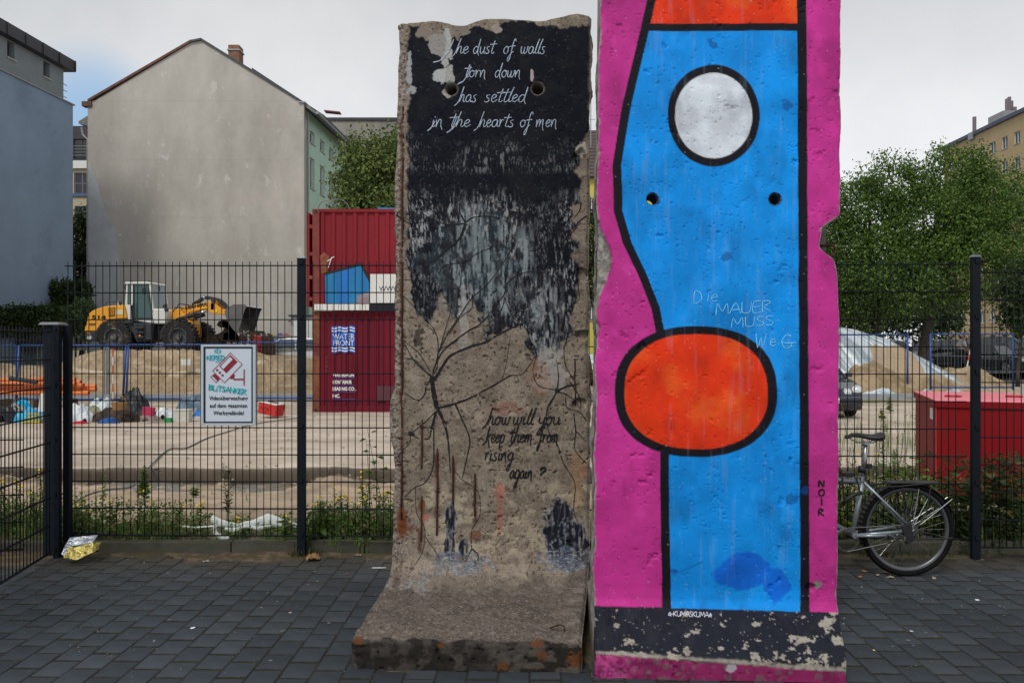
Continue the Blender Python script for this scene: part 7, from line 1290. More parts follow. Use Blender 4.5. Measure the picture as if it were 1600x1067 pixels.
# nose of the dark saloon pokes out right of the painted slab
a_h = R(-93); car('parked_car', 'dark navy saloon with round twin headlights, mostly hidden by the pink slab', 7.42, 20.75, -.15, a_h, (.012, .015, .028), 4.7, 1.8, 1.42, .18, True)
car('parked_car', 'silver grey car parked behind the mound beside the red containers', XX(470, 37), 36, .45, R(180), (.45, .48, .5), 4.4, group=g_c)
car('parked_car', 'pale grey roofed car directly right of the tarpaulin heap', XX(1400, 42), 43, .42, R(10), (.35, .36, .36), 4.3, group=g_c)
car('parked_car', 'black car standing between the pale grey car and the worker', XX(1447, 42), 41, .42, R(200), (.012, .012, .015), 4.3, group=g_c)
car('parked_car', 'black box shaped car with papers in its window, right of the worker', XX(1520, 43), 42, .42, R(185), (.014, .014, .014), 4.2, Hc=1.6, group=g_c)
car('parked_car', 'dark car facing the site next to the tall right fence post', XX(1556, 40), 40.5, .2, R(-60), (.03, .032, .036), 4.2, group=g_c)
car('parked_car', 'bright blue car at the right edge half behind bushes', XX(1590, 46), 46, .5, R(175), (.015, .13, .32), 4.2, group=g_c)
# street behind
MB().add([(8, 36, .34), (70, 36, .34), (70, 74, .34), (8, 74, .34)], [(0, 1, 2, 3)]).build('street', mat('asphalt', (.055, .055, .058), .9, .15, 3, .4, 60), kind='structure')
MB().box((XX(1545, 44.5), 44.5, .9), (.8, .4, 1.1)).build('concrete_bollard', mat('foot_conc', (.25, .25, .24), .9)); tag(S.objects['concrete_bollard'], 'pale concrete block behind the dark car near right fence post', 'block')
# ================================================================ WORKER
def person(X, Y, z):
    t = thing('person', 'person in white shirt and dark overalls leaning forward among the parked cars', 'person', (X, Y, z))
    def skin(name, pts, edges, rad, m, root=0, sub=1):
        me = bpy.data.meshes.new(name); me.from_pydata(pts, edges, []); o = bpy.data.objects.new(name, me); COL.objects.link(o); o.parent = t
        md = o.modifiers.new('skin', 'SKIN'); md.use_smooth_shade = True
        for i, r in enumerate(rad): me.skin_vertices[0].data[i].radius = (r, r) if not hasattr(r, '__len__') else r
        me.skin_vertices[0].data[root].use_root = True; o.modifiers.new('sub', 'SUBSURF').levels = sub; o.modifiers['sub'].render_levels = sub; me.materials.append(m); return o
    sk = mat('skin_tone', (.38, .23, .16), .6, .05); shirt = mat('white_shirt', (.62, .60, .62), .9, .1, 6); ov = mat('dark_overalls', (.022, .025, .045), .9, .2, 6); hair = mat('grey_hair', (.16, .13, .11), .9, .2, 20)
    # one body: pelvis, spine leaning, neck, head, arms, legs
    P_ = [(0, 0, .92), (.05, 0, 1.12), (.14, 0, 1.32), (.20, 0, 1.44), (.25, 0, 1.52), (.30, 0, 1.62), (.32, 0, 1.70),
          (.16, -.19, 1.36), (.24, -.23, 1.12), (.38, -.18, .96), (.42, -.16, .90), (.16, .19, 1.36), (.28, .22, 1.13), (.42, .15, 1.0), (.46, .13, .95),
          (0, -.10, .88), (.02, -.12, .48), (-.04, -.12, .09), (.1, -.13, .04), (0, .10, .88), (.08, .13, .48), (.05, .13, .09), (.18, .14, .04)]
    E_ = [(0, 1), (1, 2), (2, 3), (3, 4), (4, 5), (5, 6), (3, 7), (7, 8), (8, 9), (9, 10), (3, 11), (11, 12), (12, 13), (13, 14), (0, 15), (15, 16), (16, 17), (17, 18), (0, 19), (19, 20), (20, 21), (21, 22)]
    R_ = [(.13, .16), (.12, .15), (.13, .18), (.09, .12), .055, .095, .075, .065, .05, .038, .035, .065, .05, .038, .035, .10, .07, .05, .045, .10, .07, .05, .045]
    skin('body', P_, E_, R_, sk)
    skin('shirt', [(.03, 0, 1.05), (.14, 0, 1.32), (.20, 0, 1.44), (.16, -.19, 1.36), (.24, -.23, 1.14), (.16, .19, 1.36), (.28, .22, 1.15)], [(0, 1), (1, 2), (2, 3), (3, 4), (2, 5), (5, 6)], [(.135, .165), (.145, .195), (.10, .13), .085, .07, .085, .07], shirt, 1)
    skin('overalls', [(0, 0, .92), (.04, 0, 1.12), (0, -.10, .88), (.02, -.12, .48), (-.04, -.12, .12), (0, .10, .88), (.08, .13, .48), (.05, .13, .12)], [(0, 1), (0, 2), (2, 3), (3, 4), (0, 5), (5, 6), (6, 7)], [(.15, .18), (.145, .175), .12, .09, .075, .12, .09, .075], ov, 0)
    for s_ in (-1, 1): MB().tube([(.02 + X, s_ * .07 + Y, 1.2 + z), (.06 + X, s_ * .07 + Y, 1.4 + z), (.16 + X, s_ * .07 + Y, 1.5 + z), (.29 + X, s_ * .06 + Y, 1.36 + z), (.2 + X, s_ * .06 + Y, 1.15 + z)], .022, 6).build('strap', ov, t)
    skin('hair', [(.27, 0, 1.68), (.31, 0, 1.74)], [(0, 1)], [.10, .075], hair)
    for s_ in (-1, 1):
        MB().box((X + .0 + (.1 if s_ > 0 else -.02), Y + s_ * .13, z + .04), (.27, .1, .09)).build('shoe', bblk, t, bevel=.03)
        hx, hz_ = (.44, .90) if s_ < 0 else (.48, .95)
        for f_ in range(4): MB().tube([(X + hx, Y + s_ * .15 + (f_ - 1.5) * .02, z + hz_), (X + hx + .04, Y + s_ * .15 + (f_ - 1.5) * .022, z + hz_ - .04), (X + hx + .05, Y + s_ * .15 + (f_ - 1.5) * .022, z + hz_ - .075 - (f_ == 1) * .01)], .009, 6).build('finger', sk, t)
        MB().tube([(X + hx - .02, Y + s_ * .15 - s_ * .035, z + hz_), (X + hx + .02, Y + s_ * .15 - s_ * .05, z + hz_ - .03)], .01, 6).build('thumb', sk, t)
    MB().ring((X + .395, Y, z + 1.62), (1, 0, 0), .012, .009, 8, 5).build('nose', sk, t)
    return t
person(XX(1477, 40) - .12, 38.6, .32)
# ================================================================ ORANGE PIPES
orp = mat('orange_plastic', (.62, .17, .045), .45, .12, 3, grime=((.35, .16, .08), 3, .6)); bkp = mat('black_plastic', (.02, .02, .03), .5)
pz0 = 22.0; k = 0
for row, (y_, x1_, nn) in enumerate(((615, 139, 1), (609, 150, 1), (611, 138, 1), (603, 131, 1), (604.5, 150, 1), (599, 126, 1), (600, 118, 1), (594.5, 118, 1))):
    Zp = pz0 + (row % 3) * .16 - (row > 5) * .1; r_ = .055; x1w = XX(x1_, Zp); zc_ = ZZ(y_, Zp) + .02
    o = MB().lathe((x1w - 4.9, Zp, zc_), (1, 0, 0), [(0, r_ * .85), (0, r_), (4.7, r_), (4.72, r_ * 1.18), (4.9, r_ * 1.18), (4.9, r_ * .9), (4.6, r_ * .85)], 16).build('drain_pipe', orp, None, smooth=False); tag(o, 'orange drain pipe, ' + ['lowest of the stack behind the fence corner', 'its socket reaching furthest right, lower row', 'lower row, socket behind the longest one', 'middle row, socket left of the upper long one', 'longest pipe of the upper middle row', 'second row from the top, left socket', 'second row from the top, shortest', 'topmost lying flat on the stack'][row], 'pipe', 'stack of orange drain pipes')
o = MB().tube([(XX(16, 21.6), 21.6, ZZ(591, 21.6)), (XX(58, 21.6), 21.6, ZZ(597, 21.6))], .06, 10).build('black_pipe', bkp); tag(o, 'short black pipe lying slantwise on the orange pipes', 'pipe')
o = MB().tube([(XX(38, 21.9), 21.9, ZZ(595, 21.9)), (XX(70, 21.9), 21.9, ZZ(591, 21.9))], .05, 12).build('drain_pipe', orp); tag(o, 'short orange pipe tilted up on top of the pipe stack', 'pipe')
for x_ in (5, 60, 110): o = MB().box((XX(x_, 22.1), 22.1, -.05), (.1, .6, .22)).build('timber_bearer', mat('timber', (.13, .09, .06), .9, .2)); tag(o, 'timber bearer carrying the orange pipes, %s' % {5: 'at the left frame edge', 60: 'under the middle of the stack', 110: 'next to the fence corner post'}[x_], 'timber')
# ================================================================ RUBBISH HEAP
def junk(name, label, cat, x0_, x1_, yt, yb_, cols, seed, m=fabric, Z=None, rough=.35, ridged=False, pw=.8, depth=None, fq=2.5):
    Z = Z or (1.72 * F / (yb_ - HY)); h_ = max(.03, (yb_ - yt) * Z / F); rx = (x1_ - x0_) / 2 * Z / F
    return pile(name, None, XX((x0_ + x1_) / 2, Z), Z + (depth or rx * .6) * .6, -.18, rx * 1.08, depth or rx * .6, h_ * 1.0, cols, m, seed, n=36, pw=pw, label=label, cat=cat, rough=rough, fq=fq, ridged=ridged)
CY = [(.012, .26, .50), (.02, .38, .62)]; WH = [(.62, .66, .68), (.42, .46, .5)]; BK = [(.006, .007, .010), (.02, .021, .027)]; BR = [(.075, .055, .042), (.04, .03, .025)]
junk('rubbish_bag', 'bright cyan plastic bag at the left end of the rubbish', 'bag', 20, 62, 638, 663, CY, 801, crumple); junk('rubbish_bag', 'black bag slumped at the far left frame edge', 'bag', -12, 22, 634, 662, BK, 802, crumple); junk('cloth', 'blue cloth spread behind the cyan bag', 'cloth', 8, 48, 627, 646, CY, 803); junk('cloth', 'dark striped blanket crumpled over the blue cloth', 'cloth', 4, 36, 632, 652, [(.05, .055, .05), (.3, .3, .28)], 804)
junk('cloth', 'strip of bright blue sheeting left of the fence post', 'cloth', 52, 78, 632, 650, [(.01, .15, .45), (.02, .33, .6)], 805, crumple)
o = MB().prism([(XX(x, 17), ZZ(y, 17)) for x, y in [(50, 645), (53, 616), (59, 615), (65, 622), (64, 645)]], lambda q: (q[0], 17.2, q[1]), lambda q: (q[0], 17.35, q[1])).build('broken_door', lwh, bevel=.02); tag(o, 'upright broken white panel in the left rubbish', 'panel')
cr_ = thing('crate', 'yellow plastic lattice crate in front of the cyan bag', 'crate', (XX(51, 17.4), 17.4, -.15)); ylp = mat('yellow_plastic', (.45, .36, .03), .6, .1)
for zz_ in (-.1, .0, .08): MB().box((XX(51, 17.2), 17.2, zz_), (.3, .02, .03)).build('crate_slat', ylp, cr_)
for k in range(5): MB().box((XX(41.5 + k * 4.8, 17.2), 17.21, -.02), (.02, .015, .22)).build('crate_bar', ylp, cr_)
MB().box((XX(51, 17.4), 17.4, -.1), (.3, .4, .03)).build('crate_floor', ylp, cr_)
junk('cloth', 'brown patterned cushion left of the fence post', 'cushion', 62, 84, 642, 664, [(.16, .1, .05), (.3, .2, .1)], 806); junk('cloth', 'white sheets heaped right of the fence post', 'cloth', 98, 140, 630, 662, WH, 807); junk('cloth', 'small blue scrap on the white sheets', 'cloth', 124, 138, 640, 652, CY, 808); junk('cloth', 'red cloth on the sand below the white sheets', 'cloth', 104, 137, 658, 665, [(.45, .03, .04), (.35, .02, .04)], 809)
junk('cloth', 'olive green blanket fold beside the white sheets', 'cloth', 131, 158, 634, 652, [(.28, .28, .17), (.2, .2, .13)], 810); junk('cloth', 'large white duvet draped over the heap', 'cloth', 134, 178, 623, 646, [(.6, .66, .68), (.36, .42, .46)], 811, ridged=True, rough=.2)
junk('rubbish_pile', 'dark brown mat and earth in the middle of the rubbish', 'rubbish', 128, 218, 637, 661, BR, 812); junk('rubbish_bag', 'big shiny black rubbish sack behind the wicker basket', 'bag', 178, 232, 600, 640, BK, 813, crumple, Z=19.2, rough=.22, ridged=True); junk('rubbish_bag', 'smaller black sack lying right of the big one', 'bag', 205, 240, 624, 642, BK, 814, crumple, Z=18.8)
junk('cloth', 'navy blue cloth on the sand before the brown mat', 'cloth', 150, 183, 652, 664, [(.015, .05, .16), (.03, .1, .3)], 815, rough=.5); junk('cloth', 'turquoise towel beside the magenta box', 'cloth', 197, 222, 631, 648, [(.12, .42, .45), (.3, .55, .58)], 816)
bsk = thing('basket', 'brown wicker basket with tall hoop handle on the heap', 'basket', (XX(186, 17.4), 17.4, .05)); wick = mat('wicker', (.28, .16, .06), .8, .3, 60, .8, 80); MB().lathe((XX(186, 17.4), 17.4, ZZ(640, 17.4)), (0, 0, 1), [(0, 0), (0, .12), (.15, .165), (.15, .15), (.02, .11)], 20).build('basket_body', wick, bsk)
MB().tube([(XX(186, 17.4) + .155 * math.cos(a), 17.4, ZZ(630, 17.4) + .17 * math.sin(a)) for a in np.linspace(0, math.pi, 12)], .012, 6).build('basket_handle', wick, bsk)
for k in range(4): MB().ring((XX(186, 17.4), 17.4, ZZ(640, 17.4) + .03 + k * .035), (0, 0, 1), .125 + k * .0105, .008, 20, 5).build('basket_band', wick, bsk)
o = MB().box((XX(229, 17.3), 17.4, ZZ(643, 17.3)), (.24, .1, .18), ry=.12).build('magenta_box', mat('magenta', (.38, .02, .08), .6)); tag(o, 'crimson flat box standing in the rubbish', 'box')
junk('cloth', 'brown paper bag below the crimson box', 'bag', 221, 232, 651, 660, [(.3, .17, .09), (.2, .12, .07)], 817); junk('cloth', 'white sheet trailing to the right of the crimson box', 'cloth', 236, 276, 637, 657, WH, 818); junk('cloth', 'grey rags between white sheet and black sack', 'cloth', 212, 250, 648, 660, [(.25, .2, .18), (.05, .05, .05)], 819, rough=.6)
o = MB().box((XX(263, 17.6), 17.6, -.09), (.15, .12, .09)).build('green_box', mat('green_plastic', (.02, .25, .06), .5)); tag(o, 'small green plastic box on the sand', 'box')
bn_ = thing('storage_bin', 'translucent white plastic bin at the right end of the rubbish', 'bin', (XX(287, 17.7), 17.7, -.15)); cl_ = mat('milky_plastic', (.5, .49, .44), .4, .1, 5, grime=((.35, .3, .22), 4, .58)); MB().box((XX(287, 17.7), 17.7, -.02), (.3, .22, .26), top=1.08).build('bin_body', cl_, bn_, bevel=.015); MB().box((XX(287, 17.7), 17.7, .125), (.34, .26, .03)).build('bin_rim', cl_, bn_, bevel=.01)
junk('cloth', 'small blue and white packet right of the plastic bin', 'packet', 297, 305, 644, 656, [(.6, .6, .62), (.05, .1, .3)], 820, crumple); junk('tarpaulin', 'slate blue tarpaulin folded left of the warning sign', 'tarpaulin', 276, 336, 610, 638, [(.06, .10, .14), (.13, .19, .25)], 821, crumple, Z=19.8, ridged=True, rough=.2); junk('rubbish_bag', 'bright blue bag under the slate tarpaulin edge', 'bag', 302, 330, 626, 638, [(.01, .17, .5), (.01, .13, .42)], 822, crumple, Z=19.2)
rx_ = thing('cardboard_box', 'red and white box with open top tipped over beside the sign', 'box', (XX(424, 18.8), 18.8, -.15)); rm_ = mat('red_card', (.45, .025, .02), .6, .1); cx_, cy_, cz_ = XX(424, 18.8), 18.8, .06
MB().box((cx_, cy_, cz_), (.5, .32, .26), rz=-.35, ry=.16).build('box_body', rm_, rx_, bevel=.005); MB().box((cx_ + .01, cy_, cz_ + .145), (.52, .34, .02), rz=-.35, ry=.16).build('box_top', framem, rx_); MB().box((cx_ + .05, cy_ - .0, cz_ + .152), (.22, .14, .02), rz=-.35, ry=.16).build('box_opening', mat('card_inside', (.12, .08, .05), .9), rx_)
for k in range(6): MB().box((cx_ - .17 + k * .045, cy_ - .225 + k * .016, cz_ + .02 - (k % 2) * .03 + .02), (.024, .02, .024), rz=-.35).build('black_square', blk_, rx_)
junk('cloth', 'pale green scrap at the left foot of the red box', 'cloth', 400, 416, 638, 648, [(.25, .42, .33), (.02, .2, .08)], 823)
for i, (x_, y_, w__) in enumerate(((158, 674, .11), (197, 676, .26))):
    Zl = 1.7 * F / (y_ - HY); o = pile('dark_scrap', None, XX(x_, Zl), Zl, -.165, w__ / 2, .06, .05, BK, crumple, 830 + i, n=16); tag(o, ('small black scrap on the open sand', 'longer flat black scrap on the open sand')[i], 'scrap')
# hose on the ground
pts = [(112, 788), (140, 772), (175, 764), (205, 760), (225, 738), (262, 703), (290, 700), (320, 686), (350, 676), (400, 662), (470, 652)]; hs = []
for x_, y_ in smooth_pts(pts, 5):
    z_ = float(np.interp(y_, [640, 700, 728, 742, 752, 790], [-.13, -.10, -.085, -.12, -.24, -.05])) + .012; Z_ = (EYE - z_) * F / (y_ - HY); hs.append((XX(x_, Z_), Z_, z_))
o = MB().tube(hs, .011, 6).build('hose', mat('grey_hose', (.09, .10, .10), .6, .2), smooth=True); tag(o, 'thin grey hose snaking over the sand from the weeds', 'hose')
# loose stones and clods on the sand
np.random.seed(9); sm = MB()
for _ in range(900):
    y = random.uniform(6.6, 24) if random.random() < .6 else random.uniform(9.6, 10.9); x = random.uniform(-.66, .66) * y; z = float(site_z(np.array([[x]]), np.array([[y]]))[0, 0]); r = random.uniform(.008, .03) * (1 + .05 * y)
    d = [Vector((random.uniform(.6, 1), 0, 0)), Vector((0, random.uniform(.6, 1), 0)), Vector((-random.uniform(.6, 1), 0, 0)), Vector((0, -random.uniform(.6, 1), 0))]; c_ = Vector((x, y, z)); sm.add([c_ + q * r for q in d] + [c_ + Vector((0, 0, r * .7)), c_ - Vector((0, 0, r * .4))], [(0, 1, 4), (1, 2, 4), (2, 3, 4), (3, 0, 4), (1, 0, 5), (2, 1, 5), (3, 2, 5), (0, 3, 5)])
sm.build('gravel', mat('stone', (.27, .23, .19), .9, .5, 3, .4, 60), kind='stuff')
# ================================================================ FOREGROUND LITTER
foil = mat('foil', (1, 1, 1), .28, .15, 20, .8, 40, metal=.85, attr='Col')
def sheet(name, label, cat, cx, cy, z, rx, ry, h, cols, m, seed, rz=0, n=26, split=None):
    u = np.linspace(-1, 1, n); X, Y = np.meshgrid(u, u); a = np.abs(fbm(X * 2 + seed, Y * 2, seed, 3) - .5) * 2; b = fbm(X * 5, Y * 5, seed + 2, 3); e = (fbm(X * 1.5, Y * 1.5, seed + 4, 2) - .5) * .5
    Xx = X * rx * (1 + e); Yy = Y * ry * (1 + e); Zz = z + h * np.clip((a + .5 * b) * (1 - .4 * X ** 2), 0, 2); c_, s_ = math.cos(rz), math.sin(rz); C = np.ones(X.shape + (3,)) * np.array(cols[0]); k = (Y < (split if split is not None else -9)); C = mixc(C, k * 1., cols[-1])
    o = grid_mesh(name, np.stack([cx + Xx * c_ - Yy * s_, cy + Xx * s_ + Yy * c_, Zz], -1)[:, ::-1], m, cols=C[:, ::-1].reshape(-1, 3), smooth=False); return tag(o, label, cat)
fo = thing('foil_wrapper', 'crumpled gold and silver foil lying at the corner post foot', 'foil', (XX(127, 5.72), 5.74, 0)); fm_s = mat('silver_foil', (.62, .66, .72), .3, .15, 30, 1.0, 45, metal=.9); fm_g = mat('gold_foil', (.60, .50, .17), .32, .2, 30, 1.0, 45, metal=.85)
fx = lambda px_, py_, d=0.: (XX(px_, 5.72), 5.72 + d, max(ZZ(py_, 5.72), .001))
def crinkle(n_, quads, m_, nn=7):
    mb = MB(); random.seed(5)
    for q in quads:
        A_, B_, C_, D_ = [Vector(v) for v in q]; g = [[A_.lerp(B_, i / nn).lerp(D_.lerp(C_, i / nn), j / nn) + (Vector((random.uniform(-1, 1), random.uniform(-1, 1), random.uniform(-1, 1))) * .006 if 0 < i < nn and 0 < j < nn else Vector((0, 0, 0))) for i in range(nn + 1)] for j in range(nn + 1)]
        for j in range(nn):
            for i in range(nn): mb.add([g[j][i], g[j][i + 1], g[j + 1][i + 1], g[j + 1][i]], [(0, 1, 2), (0, 2, 3)])
    return mb.build(n_, m_, fo)
crinkle('silver_side', [(fx(103, 842, .05), fx(143, 840, .09), fx(145, 848, -.01), fx(104, 853, -.03)), (fx(104, 853, -.03), fx(112, 851, -.03), fx(108, 866, -.06), fx(102, 862, -.05))], fm_s)
crinkle('gold_side', [(fx(120, 853, -.03), fx(147, 847, -.01), fx(150, 860, -.05), fx(131, 869, -.10)), (fx(147, 847, -.01), fx(151, 848, .06), fx(152, 858, .02), fx(150, 861, -.05)), (fx(104, 860, -.04), fx(113, 851, -.03), fx(119, 866, -.09), fx(108, 867, -.07)), (fx(113, 851, -.03), fx(121, 854, -.03), fx(131, 869, -.10), fx(119, 867, -.09))], fm_g)
wcm = mat('white_cloth', (.62, .66, .64), .9, .12, 10, .7, 50)
def twisted(label, pts, rs, flat=.55):
    mb = MB(); q = smooth_pts([(XX(x_, 6.12 + d_), 6.12 + d_, max(ZZ(y_, 6.12 + d_), .085)) for x_, y_, d_ in pts], 9); n = len(q); b0 = 0; rr = np.interp(np.linspace(0, 1, n), np.linspace(0, 1, len(rs)), rs); M_ = 14
    for i in range(n):
        for k in range(M_):
            a = 2 * math.pi * k / M_ + i * .12; r = rr[i] * (.55 + .9 * abs(f1(k * .9 + i * .13, i * .22, 600))); mb.v.append((q[i][0] + .3 * r * math.cos(a), q[i][1] + r * math.cos(a) * .8, q[i][2] + r * math.sin(a)))
    for i in range(n - 1):
        for k in range(M_): mb.f.append((i * M_ + k, (i + 1) * M_ + k, (i + 1) * M_ + (k + 1) % M_, i * M_ + (k + 1) % M_))
    o = mb.build('white_cloth', wcm, smooth=True); return tag(o, label, 'cloth', 'torn white cloth in the weeds')
twisted('long twisted white cloth lying in the weeds behind the fence', [(333, 812, .1), (345, 817, .08), (370, 820, .1), (395, 818, .12), (420, 814, .15), (440, 817, .12), (465, 822, .1)], [.035, .03, .018, .03, .05, .035, .02])
twisted('white cloth end looping over the kerb left of the long cloth', [(338, 818, .05), (336, 830, .0), (345, 838, -.02), (358, 840, -.04)], [.03, .02, .022, .01]); twisted('thin white cloth fold under the long twisted cloth', [(352, 826, .04), (366, 828, .05), (385, 822, .06), (405, 825, .05), (425, 822, .08)], [.012, .02, .012, .016, .01])
o = MB().tube([(XX(x_, 6.15), 6.15, ZZ(y_, 6.15)) for x_, y_ in ((285, 822), (305, 824), (330, 822), (340, 822))], .008, 6).build('white_strap', mat('white_strap', (.6, .64, .62), .9), smooth=True); tag(o, 'white fabric strap trailing left from the crumpled cloth', 'strap')
o = MB().tube([(XX(x_, 6.15), 6.12, ZZ(y_, 6.15)) for x_, y_ in ((100, 829), (160, 832), (230, 834), (300, 835))], .010, 6).build('black_strap', bkp, smooth=True); tag(o, 'thin black cable lying along the kerb behind the left fence', 'cable')
ltr = [(XX(594, 5.6), 5.55, .05, .012, (.6, .62, .62), 'white paper strip on the pavers near the bare slab'), (XX(543, 5.45), 5.4, .018, .006, (.3, .12, .06), 'brown cigarette end on the pavers left of the bare slab'), (XX(324, 5.75), 5.72, .018, .008, (.7, .7, .7), 'white scrap at the kerb below the warning sign'), (XX(305, 4.4), 4.37, .014, .008, (.7, .72, .76), 'tiny white scrap in the middle of the left paving'), (XX(1505, 5.0), 4.85, .016, .01, (.6, .6, .62), 'tiny white scrap on the paving below the bicycle'), (XX(1427, 4.3), 4.32, .01, .008, (.6, .66, .7), 'whitish speck on the paving right of the painted slab'), (XX(1372, 4.0), 4.05, .008, .006, (.6, .55, .15), 'yellow speck on the paving right of the painted slab'), (XX(452, 4.6), 4.62, .012, .008, (.45, .3, .28), 'pinkish scrap on the left paving')]
for i, (x_, y_, w_l, d_l, cl, lb_l) in enumerate(ltr):
    sheet('paper_scrap', lb_l, 'litter', x_, y_, .002, w_l, d_l, .006, [cl, cl], fabric, 90 + i, rz=.3 * i, n=8)
LVS = ['under the front of the rear tyre', 'left of the rear tyre', 'near the painted slab edge', 'below the rear tyre contact', 'right of the rear tyre', 'behind the rear tyre contact', 'at the kerb left of the bare slab', 'orange one beside the painted slab']
for i, (x_, y_, cl) in enumerate(((1385, 895, (.32, .12, .05)), (1372, 899, (.4, .25, .12)), (1350, 893, (.35, .2, .08)), (1392, 903, (.5, .4, .25)), (1460, 904, (.4, .3, .2)), (1402, 890, (.25, .1, .04)), (560, 868, (.3, .2, .1)), (1345, 902, (.4, .15, .06)))):
    Zl = EYE * F / (y_ - HY); sheet('dead_leaf', 'small dry brown leaf ' + LVS[i], 'leaf', XX(x_, Zl), Zl, .002, .02, .01, .012, [cl, cl], fabric, 120 + i, rz=i, n=7)['group'] = 'dry leaves on the pavement'
sheet('dead_leaf', 'large curled dry leaf at the foot of the middle fence post', 'leaf', XX(491, 5.78), 5.75, .0, .05, .04, .06, [(.22, .13, .06), (.16, .09, .05)], fabric, 131, n=14)
# ================================================================ WEEDS
def gz(x, y): return float(site_z(np.array([[x]]), np.array([[y]]))[0, 0]) if y > 6.05 else (0.07 if y > 5.93 else 0)
def blades(mb, n, xr, yr, hmin, hmax, cols, wd=.004, lean=.35):
    for _ in range(n):
        x = random.uniform(*xr); y = random.uniform(*yr)
        if hmax < .2 and f1(x * 2.3, y * 2.3, 77) < .5: continue
        z = gz(x, y) - .01; h = random.uniform(hmin, hmax) * random.uniform(.6, 1); a = random.uniform(0, 6.28); l = random.uniform(.1, lean) * h; w__ = wd * random.uniform(.7, 1.4); c = random.choice(cols); k = random.uniform(.75, 1.25); c = tuple(v * k for v in c)
        dx, dy = math.cos(a), math.sin(a); px_, py_ = -dy * w__, dx * w__; b = len(mb.v)
        mb.v += [(x - px_, y - py_, z), (x + px_, y + py_, z), (x + dx * l * .35 + px_ * .8, y + dy * l * .35 + py_ * .8, z + h * .6), (x + dx * l * .35 - px_ * .8, y + dy * l * .35 - py_ * .8, z + h * .6), (x + dx * l, y + dy * l, z + h)]; mb.f += [(b, b + 1, b + 2, b + 3), (b + 3, b + 2, b + 4)]; mb.c += [c] * 5
def cpatch(mb, n, dens, xr, yr, h, cols, seed):
    rs = np.random.RandomState(seed); pts = []
    for _ in range(n): x = rs.uniform(*xr); y = rs.uniform(*yr); pts.append((x, y, gz(x, y) + rs.uniform(0, h) ** 1.0))
    leafcloud(mb, pts, dens, .018, .026, cols)
random.seed(11); np.random.seed(11)
WG = [(.10, .19, .036), (.13, .23, .048), (.075, .13, .03), (.16, .21, .06), (.19, .19, .08)]; DG = [(.02, .04, .012), (.03, .055, .015), (.045, .075, .02)]
wm = MB()
xl0, xl1 = -4.6, XX(625, 6.1)
blades(wm, 520, (xl0, xl1), (6.05, 6.9), .03, .13, WG); blades(wm, 420, (XX(470, 6.2), xl1), (6.05, 6.6), .08, .32, WG); blades(wm, 400, (-4.6, XX(100, 6.3)), (6.05, 6.9), .1, .42, WG)
for cxp in (110, 116, 118, 130, 150, 128, 140, 180, 205, 240, 262, 270, 300, 318, 125, 170, 190, 215, 232, 250, 285, 360, 380, 425, 445, 500, 515, 545, 570, 600): x_ = XX(cxp, 6.3); x_ = x_; cpatch(wm, 26, 8, (x_ - .06, x_ + .06), (6.08, 6.4), random.uniform(.1, .3), WG, cxp); blades(wm, 14, (x_ - .05, x_ + .05), (6.08, 6.4), .1, .28, WG, .003)
cpatch(wm, 520, 7, (xl0, xl1), (6.05, 6.7), .10, WG, 1); cpatch(wm, 560, 7, (XX(480, 6.2), xl1), (6.05, 6.5), .22, WG, 2); cpatch(wm, 300, 7, (-4.6, XX(95, 6.2)), (6.05, 6.7), .3, WG, 3)
blades(wm, 260, (-7, 1), (7.0, 10.4), .03, .1, WG); wm.build('weeds_ground', LEAF, kind='stuff'); S.objects['weeds_ground'].name = 'undergrowth'
wm = MB(); random.seed(12)
xr0, xr1 = XX(1290, 6.1), 6.0
blades(wm, 1500, (xr0, xr1), (6.0, 7.0), .1, .5, DG + WG[:2]); cpatch(wm, 1500, 7, (xr0, 6.0), (6.02, 6.9), .42, DG + WG[:1], 5); cpatch(wm, 1500, 7, (XX(1490, 6.1), 6.2), (6.0, 6.8), .62, DG, 6); cpatch(wm, 250, 6, (XX(1500, 5.9), 5.2), (5.9, 6.0), .25, DG, 7); blades(wm, 500, (4.5, 9), (8.5, 14), .2, .9, WG); cpatch(wm, 900, 7, (6.2, 11), (9.5, 14), .9, WG, 8)
wm.build('undergrowth', LEAF, kind='stuff')
wm = MB(); blades(wm, 260, (XX(425, 5.85), XX(500, 5.85)), (5.82, 5.94), .02, .1, [(.10, .08, .035), (.13, .09, .05), (.05, .09, .02)]); blades(wm, 120, (XX(1300, 5.85), XX(1500, 5.85)), (5.84, 5.94), .02, .06, DG + WG[:1]); blades(wm, 60, (XX(500, 5.9), XX(610, 5.9)), (5.92, 5.96), .03, .12, WG); wm.build('kerb_grass', LEAF, kind='stuff')
stemm = mat('plant_stem', (.06, .09, .025), .7, .2)
